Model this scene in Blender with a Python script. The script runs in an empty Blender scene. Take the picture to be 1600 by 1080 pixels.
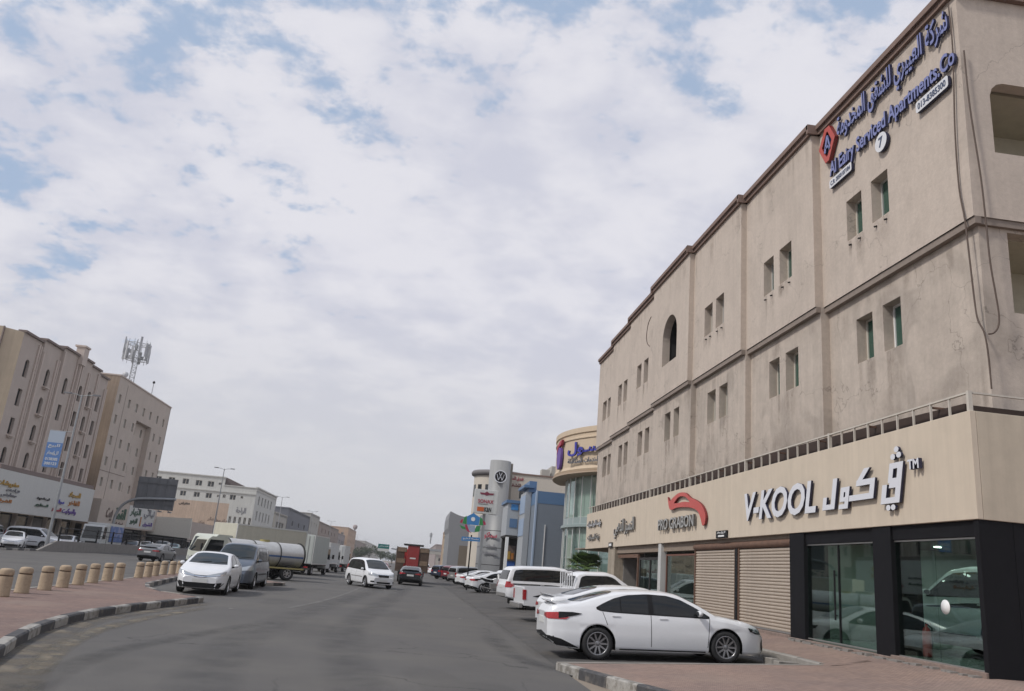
import bpy, bmesh, math, random, unicodedata
from math import radians, sin, cos, pi, sqrt, atan2
from mathutils import Vector, Matrix
from mathutils.bvhtree import BVHTree

random.seed(7)
scn = bpy.context.scene
col = scn.collection

# ------------------------------------------------------------------ camera
H = 1.7
cam_d = bpy.data.cameras.new('camera')
cam = bpy.data.objects.new('camera', cam_d)
col.objects.link(cam)
scn.camera = cam
ROLL, PITCH, YAW = radians(5.0), radians(15.8535), radians(5.7174)
fw = Vector((sin(YAW) * cos(PITCH), cos(YAW) * cos(PITCH), sin(PITCH)))
rt0 = Vector((cos(YAW), -sin(YAW), 0))
up0 = rt0.cross(fw)
rt = cos(ROLL) * rt0 + sin(ROLL) * up0
upv = -sin(ROLL) * rt0 + cos(ROLL) * up0
cam.matrix_world = Matrix(((rt.x, upv.x, -fw.x, 0), (rt.y, upv.y, -fw.y, 0), (rt.z, upv.z, -fw.z, H), (0, 0, 0, 1)))
cam_d.sensor_width = 36
cam_d.lens = 36 * 1238 / 1600
cam_d.clip_start = 0.1
cam_d.clip_end = 9000

# ------------------------------------------------------------------ light
SUN_AZ = Vector((-0.93, -0.36, 0)).normalized()      # horizontal direction towards the sun
SUN_EL = radians(46)
sun_d = bpy.data.lights.new('sun', 'SUN')
sun_d.energy = 2.4
sun_d.angle = radians(7)
sun_d.color = (1.0, 0.95, 0.88)
sun = bpy.data.objects.new('sun', sun_d)
col.objects.link(sun)
to_sun = Vector((SUN_AZ.x * cos(SUN_EL), SUN_AZ.y * cos(SUN_EL), sin(SUN_EL)))
sun.rotation_euler = to_sun.to_track_quat('Z', 'Y').to_euler()
sun.location = to_sun * 100

w = bpy.data.worlds.new('World')
scn.world = w
w.use_nodes = True
nt = w.node_tree
nt.nodes.clear()
def N(tree, t, **kw):
    n = tree.nodes.new(t)
    for k, v in kw.items():
        setattr(n, k, v)
    return n
out = N(nt, 'ShaderNodeOutputWorld')
bg = N(nt, 'ShaderNodeBackground')
bg.inputs['Strength'].default_value = 0.1
sky = N(nt, 'ShaderNodeTexSky', sky_type='NISHITA', sun_disc=False)
sky.sun_elevation = SUN_EL
sky.sun_rotation = atan2(to_sun.x, to_sun.y)
sky.air_density = 1.0
sky.dust_density = 2.0
sky.ozone_density = 1.0
tc = N(nt, 'ShaderNodeTexCoord')
sep = N(nt, 'ShaderNodeSeparateXYZ')
nt.links.new(tc.outputs['Generated'], sep.inputs[0])
def M(op, a, b=None, c=None, clamp=False, tree=None):
    tree = tree or nt
    n = tree.nodes.new('ShaderNodeMath'); n.operation = op; n.use_clamp = clamp
    for i, v in enumerate((a, b, c)):
        if v is None: continue
        if isinstance(v, (int, float)): n.inputs[i].default_value = v
        else: tree.links.new(v, n.inputs[i])
    return n.outputs[0]
zc = M('MAXIMUM', sep.outputs['Z'], 0.0)
den = M('ADD', zc, 0.30)
cmb = N(nt, 'ShaderNodeCombineXYZ')
nt.links.new(M('DIVIDE', sep.outputs['X'], den), cmb.inputs[0])
nt.links.new(M('DIVIDE', sep.outputs['Y'], den), cmb.inputs[1])
def noise(scale, detail, rough, vec, off=(0, 0, 0), sc=(1, 1, 1), dist=0.0, tree=None):
    tree = tree or nt
    mp = tree.nodes.new('ShaderNodeMapping'); mp.inputs['Location'].default_value = off; mp.inputs['Scale'].default_value = sc
    tree.links.new(vec, mp.inputs['Vector'])
    n = tree.nodes.new('ShaderNodeTexNoise'); n.inputs['Scale'].default_value = scale
    n.inputs['Detail'].default_value = detail; n.inputs['Roughness'].default_value = rough; n.inputs['Distortion'].default_value = dist
    tree.links.new(mp.outputs[0], n.inputs['Vector'])
    return n.outputs['Fac']
def ramp(v, a, b, tree=None, lo=0.0, hi=1.0, kind='SMOOTHSTEP'):
    tree = tree or nt
    n = tree.nodes.new('ShaderNodeMapRange'); n.interpolation_type = kind
    n.inputs['From Min'].default_value = a; n.inputs['From Max'].default_value = b
    n.inputs['To Min'].default_value = lo; n.inputs['To Max'].default_value = hi
    tree.links.new(v, n.inputs['Value'])
    return n.outputs[0]
def mixc(f, a, b, tree=None, bt='MIX'):
    tree = tree or nt
    n = tree.nodes.new('ShaderNodeMix'); n.data_type = 'RGBA'; n.blend_type = bt
    if isinstance(f, (int, float)): n.inputs['Factor'].default_value = f
    else: tree.links.new(f, n.inputs['Factor'])
    for k, v in (('A', a), ('B', b)):
        s = [i for i in n.inputs if i.name == k and i.type == 'RGBA'][0]
        if isinstance(v, tuple): s.default_value = (*v, 1)
        else: tree.links.new(v, s)
    return [o for o in n.outputs if o.type == 'RGBA'][0]
vec = cmb.outputs[0]
big = noise(1.1, 3, 0.5, vec, off=(3.1, 1.7, 0), sc=(1.0, 1.0, 1), dist=0.2)
mid = noise(8.5, 5, 0.55, vec, off=(0.4, 2.2, 0), sc=(0.85, 1.0, 1), dist=0.15)
fine = noise(24.0, 5, 0.6, vec, off=(1.4, 0.2, 0), sc=(0.9, 1.0, 1), dist=0.2)
dens = M('ADD', M('ADD', M('MULTIPLY', big, 0.36), M('MULTIPLY', mid, 0.62)), M('MULTIPLY', fine, 0.34))
hz = ramp(sep.outputs['Z'], 0.05, 0.70, lo=0.26, hi=0.01, kind='LINEAR')
# the clear patch of the photograph lies high and to the left
lft = ramp(M('ADD', M('MULTIPLY', sep.outputs['X'], -0.8), M('MULTIPLY', sep.outputs['Z'], 0.75)), 0.22, 0.85, lo=0.005, hi=-0.085, kind='LINEAR')
dens2 = M('ADD', M('ADD', dens, hz), lft)
mask = ramp(dens2, 0.575, 0.71, lo=0.08, hi=0.98)
shade = ramp(M('ADD', M('MULTIPLY', noise(2.4, 4, 0.55, vec, off=(5, 3, 0)), 0.5), M('MULTIPLY', mid, 0.5)), 0.40, 0.60)
cloudc = mixc(shade, (6.15, 6.25, 7.15), (7.6, 7.55, 8.1))
low = ramp(sep.outputs['Z'], 0.0, 0.35, lo=1.0, hi=0.0)
cloudc = mixc(low, cloudc, (6.3, 6.35, 6.65))
blue = mixc(0.8, sky.outputs[0], (4.0, 5.2, 7.1))
skyc = mixc(mask, blue, cloudc)
nt.links.new(skyc, bg.inputs['Color'])
nt.links.new(bg.outputs[0], out.inputs[0])

scn.view_settings.view_transform = 'Standard'
scn.view_settings.look = 'None'
scn.view_settings.gamma = 1
scn.view_settings.exposure = 0.03
scn.view_settings.use_curve_mapping = False
scn.render.engine = 'CYCLES'
try:
    scn.cycles.use_denoising = True
    scn.cycles.max_bounces = 6
    scn.cycles.transparent_max_bounces = 8
    scn.cycles.caustics_reflective = False
    scn.cycles.caustics_refractive = False
    scn.cycles.sample_clamp_indirect = 6
except Exception:
    pass

# ------------------------------------------------------------------ materials
MATS = {}
def mat(name, color, rough=0.6, metal=0.0, var=0.0, vscale=3.0, bump=0.0, bscale=20.0, spec=0.5, coat=0.0,
        streak=0.0, emit=None, alpha=None, color2=None, c2lo=0.45, c2hi=0.65, sc=(1, 1, 1), trans=0.0, patches=0.0):
    if name in MATS: return MATS[name]
    m = bpy.data.materials.new(name); m.use_nodes = True
    t = m.node_tree; b = t.nodes['Principled BSDF']
    b.inputs['Roughness'].default_value = rough; b.inputs['Metallic'].default_value = metal
    b.inputs['Specular IOR Level'].default_value = spec
    b.inputs['Coat Weight'].default_value = coat; b.inputs['Coat Roughness'].default_value = 0.05
    m.diffuse_color = (*color, 1)
    c = None
    geo = t.nodes.new('ShaderNodeTexCoord').outputs['Object']
    if var > 0 or streak > 0 or color2 or patches > 0:
        base = tuple(color)
        c = base
        if color2:
            f = ramp(noise(vscale, 5, 0.6, geo, sc=sc, tree=t), c2lo, c2hi, tree=t)
            c = mixc(f, base, color2, tree=t)
        if var > 0:
            f = noise(vscale * 1.7, 6, 0.65, geo, off=(3, 1, 2), sc=sc, tree=t)
            k = ramp(f, 0.25, 0.75, tree=t, lo=1 - var, hi=1 + var, kind='LINEAR')
            vm = t.nodes.new('ShaderNodeVectorMath'); vm.operation = 'SCALE'
            if isinstance(c, tuple): vm.inputs[0].default_value = c
            else: t.links.new(c, vm.inputs[0])
            t.links.new(k, vm.inputs['Scale']); c = vm.outputs[0]
        if patches > 0:
            f = ramp(noise(0.5, 3, 0.5, geo, off=(9, 4, 2), sc=(1, 1, 0.8), dist=0.6, tree=t), 0.52, 0.60, tree=t, lo=1, hi=1 - patches)
            vm = t.nodes.new('ShaderNodeVectorMath'); vm.operation = 'SCALE'
            if isinstance(c, tuple): vm.inputs[0].default_value = c
            else: t.links.new(c, vm.inputs[0])
            t.links.new(f, vm.inputs['Scale']); c = vm.outputs[0]
        if streak > 0:
            f = noise(1.0, 5, 0.6, geo, sc=(5.5, 5.5, 0.22), dist=0.1, tree=t)
            k = ramp(f, 0.3, 0.72, tree=t, lo=1 + streak * 0.4, hi=1 - streak, kind='LINEAR')
            vm = t.nodes.new('ShaderNodeVectorMath'); vm.operation = 'SCALE'
            if isinstance(c, tuple): vm.inputs[0].default_value = c
            else: t.links.new(c, vm.inputs[0])
            t.links.new(k, vm.inputs['Scale']); c = vm.outputs[0]
        t.links.new(c, b.inputs['Base Color'])
    else:
        b.inputs['Base Color'].default_value = (*color, 1)
    if bump > 0:
        bn = t.nodes.new('ShaderNodeBump'); bn.inputs['Strength'].default_value = bump; bn.inputs['Distance'].default_value = 0.02
        t.links.new(noise(bscale, 4, 0.6, geo, tree=t), bn.inputs['Height'])
        t.links.new(bn.outputs[0], b.inputs['Normal'])
    if emit:
        b.inputs['Emission Color'].default_value = (*emit[0], 1); b.inputs['Emission Strength'].default_value = emit[1]
    if trans > 0:
        b.inputs['Transmission Weight'].default_value = trans
        b.inputs['IOR'].default_value = 1.1
    MATS[name] = m
    return m

def glass_mat(name, tint, refl=1.5, rough=0.02):
    m = bpy.data.materials.new(name); m.use_nodes = True
    t = m.node_tree; t.nodes.clear()
    o = t.nodes.new('ShaderNodeOutputMaterial'); mx = t.nodes.new('ShaderNodeMixShader')
    tr = t.nodes.new('ShaderNodeBsdfTransparent'); tr.inputs[0].default_value = (*tint, 1)
    gl = t.nodes.new('ShaderNodeBsdfGlossy'); gl.inputs['Roughness'].default_value = rough; gl.inputs['Color'].default_value = (0.9, 1, 0.97, 1)
    lw = t.nodes.new('ShaderNodeLayerWeight'); lw.inputs['Blend'].default_value = 0.5
    fr = M('ADD', M('MULTIPLY', M('POWER', lw.outputs['Facing'], 3.0, tree=t), 0.45, tree=t), refl, tree=t)
    t.links.new(fr, mx.inputs[0]); t.links.new(tr.outputs[0], mx.inputs[1]); t.links.new(gl.outputs[0], mx.inputs[2])
    t.links.new(mx.outputs[0], o.inputs[0])
    return m

# ------------------------------------------------------------------ mesh helpers
SIB = {}
SPLIT = {'panel_beam', 'drain_spout', 'antenna_ring', 'glazing_channel', 'wiper', 'lock_bar', 'cladding_clip', 'railing_bracket', 'mudguard', 'shutter_frame', 'tail_lamp', 'side_decal', 'roof_edge_piece', 'sign_lamp', 'bumper', 'bracket', 'tank_band', 'blue_stripe', 'canopy_rod', 'shop_counter', 'door_frame', 'plinth', 'rail', 'dark_strip', 'showroom_wall', 'shop_interior_wall', 'drain_pipe', 'pilaster', 'fork', 'rear_gate', 'recess_side', 'wall_joint', 'rear_wall', 'parapet_cap', 'parapet', 'moulding'}
class MB:
    def __init__(s): s.v = []; s.f = []; s.m = []; s.sm = []
    def add(s, vs, fs, mi=0, smooth=False):
        o = len(s.v); s.v += [tuple(p) for p in vs]
        s.f += [tuple(i + o for i in f) for f in fs]; s.m += [mi] * len(fs); s.sm += [smooth] * len(fs)
        return s
    def box(s, x0, x1, y0, y1, z0, z1, mi=0, rz=0, c=None):
        vs = [(x, y, z) for z in (z0, z1) for y in (y0, y1) for x in (x0, x1)]
        if rz:
            cx, cy = c if c else ((x0 + x1) / 2, (y0 + y1) / 2)
            vs = [(cx + (x - cx) * cos(rz) - (y - cy) * sin(rz), cy + (x - cx) * sin(rz) + (y - cy) * cos(rz), z) for x, y, z in vs]
        return s.add(vs, [(0, 2, 3, 1), (4, 5, 7, 6), (0, 1, 5, 4), (2, 6, 7, 3), (0, 4, 6, 2), (1, 3, 7, 5)], mi)
    def tube(s, p0, p1, r0, r1=None, n=10, mi=0, caps=True, smooth=True):
        r1 = r0 if r1 is None else r1
        p0, p1 = Vector(p0), Vector(p1); d = (p1 - p0)
        if d.length < 1e-6: return s
        q = d.to_track_quat('Z', 'Y')
        vs = []
        for p, r in ((p0, r0), (p1, r1)):
            for i in range(n):
                a = 2 * pi * i / n; vs.append(p + q @ Vector((r * cos(a), r * sin(a), 0)))
        s.add(vs, [(i, (i + 1) % n, n + (i + 1) % n, n + i) for i in range(n)], mi, smooth)
        if caps:
            s.add(vs[:n], [tuple(range(n))[::-1]], mi); s.add(vs[n:], [tuple(range(n))], mi)
        return s
    def path(s, pts, r, n=8, mi=0):
        pts = [Vector(p) for p in pts]; rings = []
        for i, p in enumerate(pts):
            d = (pts[min(i + 1, len(pts) - 1)] - pts[max(i - 1, 0)]).normalized()
            q = d.to_track_quat('Z', 'Y')
            rr = r[i] if isinstance(r, (list, tuple)) else r
            rings.append([p + q @ Vector((rr * cos(2 * pi * k / n), rr * sin(2 * pi * k / n), 0)) for k in range(n)])
        # align ring starts
        for i in range(1, len(rings)):
            a = rings[i - 1]; b = rings[i]
            best = min(range(n), key=lambda k: sum((a[j] - b[(j + k) % n]).length_squared for j in range(n)))
            rings[i] = [b[(j + best) % n] for j in range(n)]
        vs = [v for r_ in rings for v in r_]
        fs = [(i * n + k, i * n + (k + 1) % n, (i + 1) * n + (k + 1) % n, (i + 1) * n + k) for i in range(len(rings) - 1) for k in range(n)]
        s.add(vs, fs, mi, True); s.add(rings[0], [tuple(range(n))[::-1]], mi); s.add(rings[-1], [tuple(range(n))], mi)
        return s
    def lathe(s, prof, n=24, mi=0, c=(0, 0, 0), axis='Z', smooth=True, a0=0, a1=2 * pi):
        full = abs(a1 - a0 - 2 * pi) < 1e-6
        k = n if full else n + 1
        vs = []
        for r, z in prof:
            for i in range(k):
                a = a0 + (a1 - a0) * i / n
                if axis == 'Z': p = (c[0] + r * cos(a), c[1] + r * sin(a), c[2] + z)
                elif axis == 'Y': p = (c[0] + r * cos(a), c[1] + z, c[2] + r * sin(a))
                else: p = (c[0] + z, c[1] + r * cos(a), c[2] + r * sin(a))
                vs.append(p)
        fs = []
        for j in range(len(prof) - 1):
            for i in range(n):
                i2 = (i + 1) % k
                fs.append((j * k + i, j * k + i2, (j + 1) * k + i2, (j + 1) * k + i))
        return s.add(vs, fs, mi, smooth)
    def prism(s, poly, o, u, v, d, mi=0, mside=None):
        """poly in (u,v) at origin o, extruded by vector d"""
        o, u, v, d = Vector(o), Vector(u), Vector(v), Vector(d)
        a = [o + u * p[0] + v * p[1] for p in poly]; b = [p + d for p in a]; n = len(a)
        s.add(a + b, [(i, (i + 1) % n, n + (i + 1) % n, n + i) for i in range(n)], mi if mside is None else mside)
        # triangulate caps (poly may be concave)
        from mathutils.geometry import tessellate_polygon
        tr = tessellate_polygon([[Vector((p[0], p[1], 0)) for p in poly]])
        s.add(a, [t[::-1] for t in tr], mi if mside is None else mside); s.add(b, [tuple(t) for t in tr], mi)
        return s
    def mesh(s, name, mats):
        me = bpy.data.meshes.new(name); me.from_pydata(s.v, [], s.f)
        for m_ in (mats if isinstance(mats, (list, tuple)) else [mats]): me.materials.append(m_)
        me.polygons.foreach_set('material_index', s.m); me.polygons.foreach_set('use_smooth', s.sm)
        me.update()
        return me
    def pieces(s):
        pr = list(range(len(s.v)))
        def find(a):
            while pr[a] != a: pr[a] = pr[pr[a]]; a = pr[a]
            return a
        pos = {}
        for i, v in enumerate(s.v):
            k = (round(v[0], 4), round(v[1], 4), round(v[2], 4))
            if k in pos: pr[find(i)] = find(pos[k])
            else: pos[k] = i
        for f in s.f:
            for i in f[1:]: pr[find(i)] = find(f[0])
        g = {}
        for fi, f in enumerate(s.f): g.setdefault(find(f[0]), []).append(fi)
        res = []
        for fl in g.values():
            m_ = MB(); mp = {}
            for fi in fl:
                q = []
                for i in s.f[fi]:
                    if i not in mp: mp[i] = len(m_.v); m_.v.append(s.v[i])
                    q.append(mp[i])
                m_.f.append(tuple(q)); m_.m.append(s.m[fi]); m_.sm.append(s.sm[fi])
            res.append(m_)
        return res
    def build(s, name, mats, parent=None, loc=(0, 0, 0), bevel=0, segs=2):
        if name in SPLIT:
            ps = s.pieces(); os_ = [p._build(name, mats, parent, loc, bevel, segs) for p in ps]
            SIB[os_[0].name] = os_[1:]
            return os_[0]
        return s._build(name, mats, parent, loc, bevel, segs)
    def _build(s, name, mats, parent=None, loc=(0, 0, 0), bevel=0, segs=2):
        o = bpy.data.objects.new(name, s.mesh(name, mats)); col.objects.link(o); o.location = loc
        if parent: o.parent = parent
        if bevel:
            b = o.modifiers.new('bevel', 'BEVEL'); b.width = bevel; b.segments = segs; b.limit_method = 'ANGLE'; b.angle_limit = radians(40)
        return o

def tag(o, label=None, cat=None, group=None, kind=None):
    if label: o['label'] = label
    if cat: o['category'] = cat
    if group: o['group'] = group
    if kind: o['kind'] = kind
    return o
def thing(name, label, cat, loc=(0, 0, 0), rz=0, group=None, rot=None):
    o = bpy.data.objects.new(name, None); col.objects.link(o); o.location = loc
    o.rotation_euler = rot if rot else (0, 0, rz); o.empty_display_size = 0.3
    return tag(o, label, cat, group)
KIDS = {}
def copy_tree(o, loc, rz, label, group=None, rot=None):
    def rec(src, par):
        c = src.copy(); col.objects.link(c); c.parent = par
        for ch in CH(src): rec(ch, c)
        return c
    c = rec(o, None); c.location = loc; c.rotation_euler = rot if rot else (0, 0, rz); c['label'] = label
    if group: c['group'] = group
    return c
def CH(o): return [x for x in list(bpy.data.objects) if x.parent == o]
def inst(name, me, parent, loc=(0, 0, 0), rot=(0, 0, 0), scale=(1, 1, 1)):
    o = bpy.data.objects.new(name, me); col.objects.link(o); o.parent = parent
    o.location = loc; o.rotation_euler = rot; o.scale = scale
    return o

class Wall:
    """a wall plane: origin o, horizontal axis u, vertical v; normal n = u x v"""
    def __init__(s, o, u, v=(0, 0, 1)):
        s.o = Vector(o); s.u = Vector(u).normalized(); s.v = Vector(v).normalized(); s.n = s.u.cross(s.v)
    def p(s, a, b, d=0): return s.o + s.u * a + s.v * b + s.n * d
    def box(s, mb, a0, a1, b0, b1, d0, d1, mi=0):
        vs = [s.p(a, b, d) for d in (d0, d1) for b in (b0, b1) for a in (a0, a1)]
        mb.add(vs, [(0, 2, 3, 1), (4, 5, 7, 6), (0, 1, 5, 4), (2, 6, 7, 3), (0, 4, 6, 2), (1, 3, 7, 5)], mi)
        return mb
    def mat4(s, a=0, b=0, d=0):
        p = s.p(a, b, d)
        return Matrix(((s.u.x, s.v.x, s.n.x, p.x), (s.u.y, s.v.y, s.n.y, p.y), (s.u.z, s.v.z, s.n.z, p.z), (0, 0, 0, 1)))
    def holes(s, name, outer, holes, depth, mats, parent):
        """wall face with openings and reveals going back by depth"""
        bm = bmesh.new()
        def loop(pts):
            vs = [bm.verts.new(s.p(*q)) for q in pts]
            return [bm.edges.new((vs[i], vs[(i + 1) % len(vs)])) for i in range(len(vs))], vs
        es, ov = loop(outer); al = list(es); hl = []
        for h in holes:
            e, vv = loop(h); al += e; hl.append(vv)
        bmesh.ops.triangle_fill(bm, use_beauty=True, use_dissolve=False, edges=al, normal=s.n)
        for vv in hl:
            back = [bm.verts.new(v.co - s.n * depth) for v in vv]
            for i in range(len(vv)):
                j = (i + 1) % len(vv)
                f = bm.faces.new((vv[i], vv[j], back[j], back[i])); f.material_index = 0
        me = bpy.data.meshes.new(name); bm.to_mesh(me); bm.free()
        for m_ in (mats if isinstance(mats, (list, tuple)) else [mats]): me.materials.append(m_)
        o = bpy.data.objects.new(name, me); col.objects.link(o)
        if parent: o.parent = parent
        return o

def par(o, root):
    """parent an object built in world coordinates to a root empty, keeping its place"""
    o.parent = root
    for sb in SIB.get(o.name, ()): par(sb, root)
    o.matrix_parent_inverse = Matrix.Translation(root.location).inverted() if not any(root.rotation_euler) else (Matrix.Translation(root.location) @ root.rotation_euler.to_matrix().to_4x4()).inverted()
    return o

# ------------------------------------------------------------------ lettering
SH = {}
def shape_arabic(txt):
    """contextual forms, returned in visual order"""
    nm = {'ا': 'ALEF', 'ب': 'BEH', 'ت': 'TEH', 'ة': 'TEH MARBUTA', 'ج': 'JEEM', 'ح': 'HAH', 'خ': 'KHAH', 'د': 'DAL', 'ذ': 'THAL', 'ر': 'REH', 'ز': 'ZAIN',
          'س': 'SEEN', 'ش': 'SHEEN', 'ص': 'SAD', 'ض': 'DAD', 'ط': 'TAH', 'ظ': 'ZAH', 'ع': 'AIN', 'غ': 'GHAIN', 'ف': 'FEH', 'ق': 'QAF', 'ك': 'KAF', 'ل': 'LAM',
          'م': 'MEEM', 'ن': 'NOON', 'ه': 'HEH', 'و': 'WAW', 'ي': 'YEH', 'ى': 'ALEF MAKSURA'}
    nonleft = set('اةدذرزوى')
    out_ = []
    isl_ = lambda ch: ch in nm or ch == 'ـ'
    for i, c in enumerate(txt):
        if c not in nm: out_.append(c); continue
        pj = i > 0 and isl_(txt[i - 1]) and txt[i - 1] not in nonleft
        nj = i + 1 < len(txt) and isl_(txt[i + 1]) and c not in nonleft
        form = 'MEDIAL' if pj and nj else 'FINAL' if pj else 'INITIAL' if nj else 'ISOLATED'
        try: out_.append(unicodedata.lookup('ARABIC LETTER %s %s FORM' % (nm[c], form)))
        except KeyError: out_.append(c)
    return ''.join(reversed(out_))
LCACHE = {}
def text_islands(txt, bold=0.02, depth=0.1, shear=0.0, spacing=1.0):
    key = (txt, bold, depth, shear, spacing)
    if key in LCACHE: return LCACHE[key]
    cu = bpy.data.curves.new('lettering', 'FONT'); cu.body = txt; cu.size = 1.0; cu.extrude = depth / 2; cu.offset = bold; cu.shear = shear
    cu.space_character = spacing; cu.resolution_u = 3
    ob = bpy.data.objects.new('lettering', cu); col.objects.link(ob)
    bpy.context.view_layer.update()
    me = bpy.data.meshes.new_from_object(ob.evaluated_get(bpy.context.evaluated_depsgraph_get()))
    bpy.data.objects.remove(ob)
    vs = [v.co.copy() for v in me.vertices]; fs = [tuple(p.vertices) for p in me.polygons]; nz = [p.normal.z for p in me.polygons]
    # group by loose part, then merge parts whose x ranges overlap
    pr = list(range(len(vs)))
    def find(a):
        while pr[a] != a: pr[a] = pr[pr[a]]; a = pr[a]
        return a
    for f in fs:
        r0 = find(f[0])
        for i in f[1:]: pr[find(i)] = r0
    # curve meshes have unmerged caps: weld by rounded position
    pos = {}
    for i, v in enumerate(vs):
        k = (round(v.x, 4), round(v.y, 4), round(v.z, 4))
        if k in pos: pr[find(i)] = find(pos[k])
        else: pos[k] = i
    grp = {}
    for fi, f in enumerate(fs): grp.setdefault(find(f[0]), []).append(fi)
    isl = []
    for g in grp.values():
        xs = [vs[i].x for fi in g for i in fs[fi]]
        isl.append([min(xs), max(xs), g])
    isl.sort(key=lambda t_: t_[0])
    mer = []
    for a in isl:
        if mer:
            b = mer[-1]; ov = min(a[1], b[1]) - max(a[0], b[0])
            if ov > 0.45 * min(a[1] - a[0], b[1] - b[0]):
                b[0] = min(a[0], b[0]); b[1] = max(a[1], b[1]); b[2] += a[2]; continue
        mer.append(list(a))
    if not vs: LCACHE[key] = ([], 0, 0, 0, 0); return LCACHE[key]
    res = (( [(m_[2]) for m_ in mer], vs, fs, nz ), min(v.x for v in vs), max(v.x for v in vs), min(v.y for v in vs), max(v.y for v in vs))
    LCACHE[key] = res
    return res
def lettering(txt, wall, a0, a1, b0, b1, d, mats, root, arabic=False, bold=0.02, depth=0.08, shear=0.0, name='letter', single=False):
    """fit a text between a0..a1 and b0..b1 on a wall plane; every letter is a part"""
    if arabic: txt = shape_arabic(txt)
    r = text_islands(txt, bold, 1.0, shear)
    if not r[0]: return []
    (gl, vs, fs, nz), x0, x1, y0, y1 = r
    sx = (a1 - a0) / (x1 - x0); sy = (b1 - b0) / (y1 - y0)
    res = []
    if single: gl = [[i for g in gl for i in g]]
    for g in gl:
        mb = MB(); mp = {}
        vv = []; ff = []; mm = []
        for fi in g:
            f = fs[fi]; q = []
            for i in f:
                if i not in mp:
                    mp[i] = len(vv); v = vs[i]
                    vv.append(wall.p(a0 + (v.x - x0) * sx, b0 + (v.y - y0) * sy, d + (v.z + 0.5) * depth))
                q.append(mp[i])
            ff.append(tuple(q)); mm.append(0 if nz[fi] > 0.7 else 1)
        mb.v = vv; mb.f = ff; mb.m = mm; mb.sm = [False] * len(ff)
        o = mb.build(name, mats if isinstance(mats, (list, tuple)) else [mats, mats]); par(o, root); res.append(o)
    return res
HAZE = 0.0003
# ------------------------------------------------------------------ palette
m_facade = mat('facade_render', (0.515, 0.44, 0.378), 0.9, var=0.07, vscale=0.9, bump=0.25, bscale=14, streak=0.06, patches=0.06)
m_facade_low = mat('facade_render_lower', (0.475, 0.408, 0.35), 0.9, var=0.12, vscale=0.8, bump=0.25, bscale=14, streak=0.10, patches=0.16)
m_cornice = mat('brown_cornice', (0.20, 0.135, 0.11), 0.8, var=0.15, bump=0.2)
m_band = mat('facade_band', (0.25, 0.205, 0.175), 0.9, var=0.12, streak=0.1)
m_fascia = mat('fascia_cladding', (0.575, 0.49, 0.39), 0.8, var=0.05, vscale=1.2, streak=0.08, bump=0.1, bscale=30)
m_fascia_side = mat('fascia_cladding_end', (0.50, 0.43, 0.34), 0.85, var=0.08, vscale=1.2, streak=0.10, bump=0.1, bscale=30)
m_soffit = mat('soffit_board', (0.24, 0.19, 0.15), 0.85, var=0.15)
m_black_clad = mat('black_cladding', (0.010, 0.010, 0.012), 0.7, var=0.1, spec=0.15)
m_dark = mat('dark_interior', (0.03, 0.028, 0.027), 0.8)
m_steel = mat('grey_steel', (0.35, 0.34, 0.33), 0.45, metal=0.6, var=0.1)
m_rail = mat('painted_rail', (0.52, 0.48, 0.42), 0.6, var=0.1)
m_galv = mat('galvanised_pole', (0.33, 0.34, 0.35), 0.5, metal=0.5, var=0.12, vscale=2)
m_alu = mat('aluminium_frame', (0.62, 0.62, 0.60), 0.4, metal=0.3)
m_white = mat('white_paint', (0.78, 0.78, 0.77), 0.5)
m_wframe = mat('cream_window_frame', (0.55, 0.52, 0.46), 0.6)
m_greenglass = mat('green_window_glass', (0.035, 0.085, 0.065), 0.06, spec=0.8)
m_darkglass = mat('dark_window_glass', (0.025, 0.028, 0.032), 0.08, spec=0.7)
m_greyglass = mat('grey_window_glass', (0.05, 0.055, 0.06), 0.1, spec=0.8)
m_shutter = mat('shutter_metal', (0.50, 0.425, 0.35), 0.55, metal=0.25, var=0.12, vscale=1.5, streak=0.10)
m_rust = mat('rusty_steel', (0.14, 0.08, 0.055), 0.8, var=0.3)
m_cable = mat('brown_cable', (0.10, 0.07, 0.055), 0.7)
m_asphalt = mat('asphalt', (0.106, 0.101, 0.097), 0.88, var=0.08, vscale=0.3, bump=0.35, bscale=60, color2=(0.124, 0.117, 0.108), c2lo=0.38, c2hi=0.66, spec=0.35)
m_bay = mat('parking_asphalt', (0.090, 0.086, 0.083), 0.9, var=0.22, vscale=0.6, bump=0.3, bscale=50, color2=(0.115, 0.106, 0.098), spec=0.3)
m_dirt = mat('bare_ground', (0.26, 0.215, 0.17), 0.95, var=0.2, vscale=0.3)
m_dust = mat('road_dust', (0.185, 0.158, 0.122), 0.95, var=0.15, vscale=1.5, color2=(0.118, 0.111, 0.104), c2lo=0.45, c2hi=0.6)
m_line = mat('worn_line_paint', (0.165, 0.155, 0.142), 0.85, var=0.3, vscale=3, color2=(0.115, 0.11, 0.105), c2lo=0.48, c2hi=0.62)
m_kw = mat('kerb_white_paint', (0.33, 0.315, 0.29), 0.85, var=0.25, vscale=5, bump=0.4, color2=(0.19, 0.175, 0.155), c2lo=0.46, c2hi=0.62)
m_kb = mat('kerb_black_paint', (0.062, 0.061, 0.064), 0.8, var=0.3, vscale=5, bump=0.4, color2=(0.15, 0.135, 0.12), c2lo=0.50, c2hi=0.72)
m_kg = mat('kerb_bare_concrete', (0.27, 0.25, 0.225), 0.9, var=0.2, vscale=3, bump=0.3)
m_conc = mat('concrete', (0.23, 0.215, 0.20), 0.9, var=0.15, vscale=1.5, bump=0.2, streak=0.1)
m_bollard = mat('bollard_concrete', (0.37, 0.285, 0.20), 0.9, var=0.25, vscale=5, bump=0.35, bscale=40)
m_rubber = mat('tyre_rubber', (0.018, 0.018, 0.019), 0.75)
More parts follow.
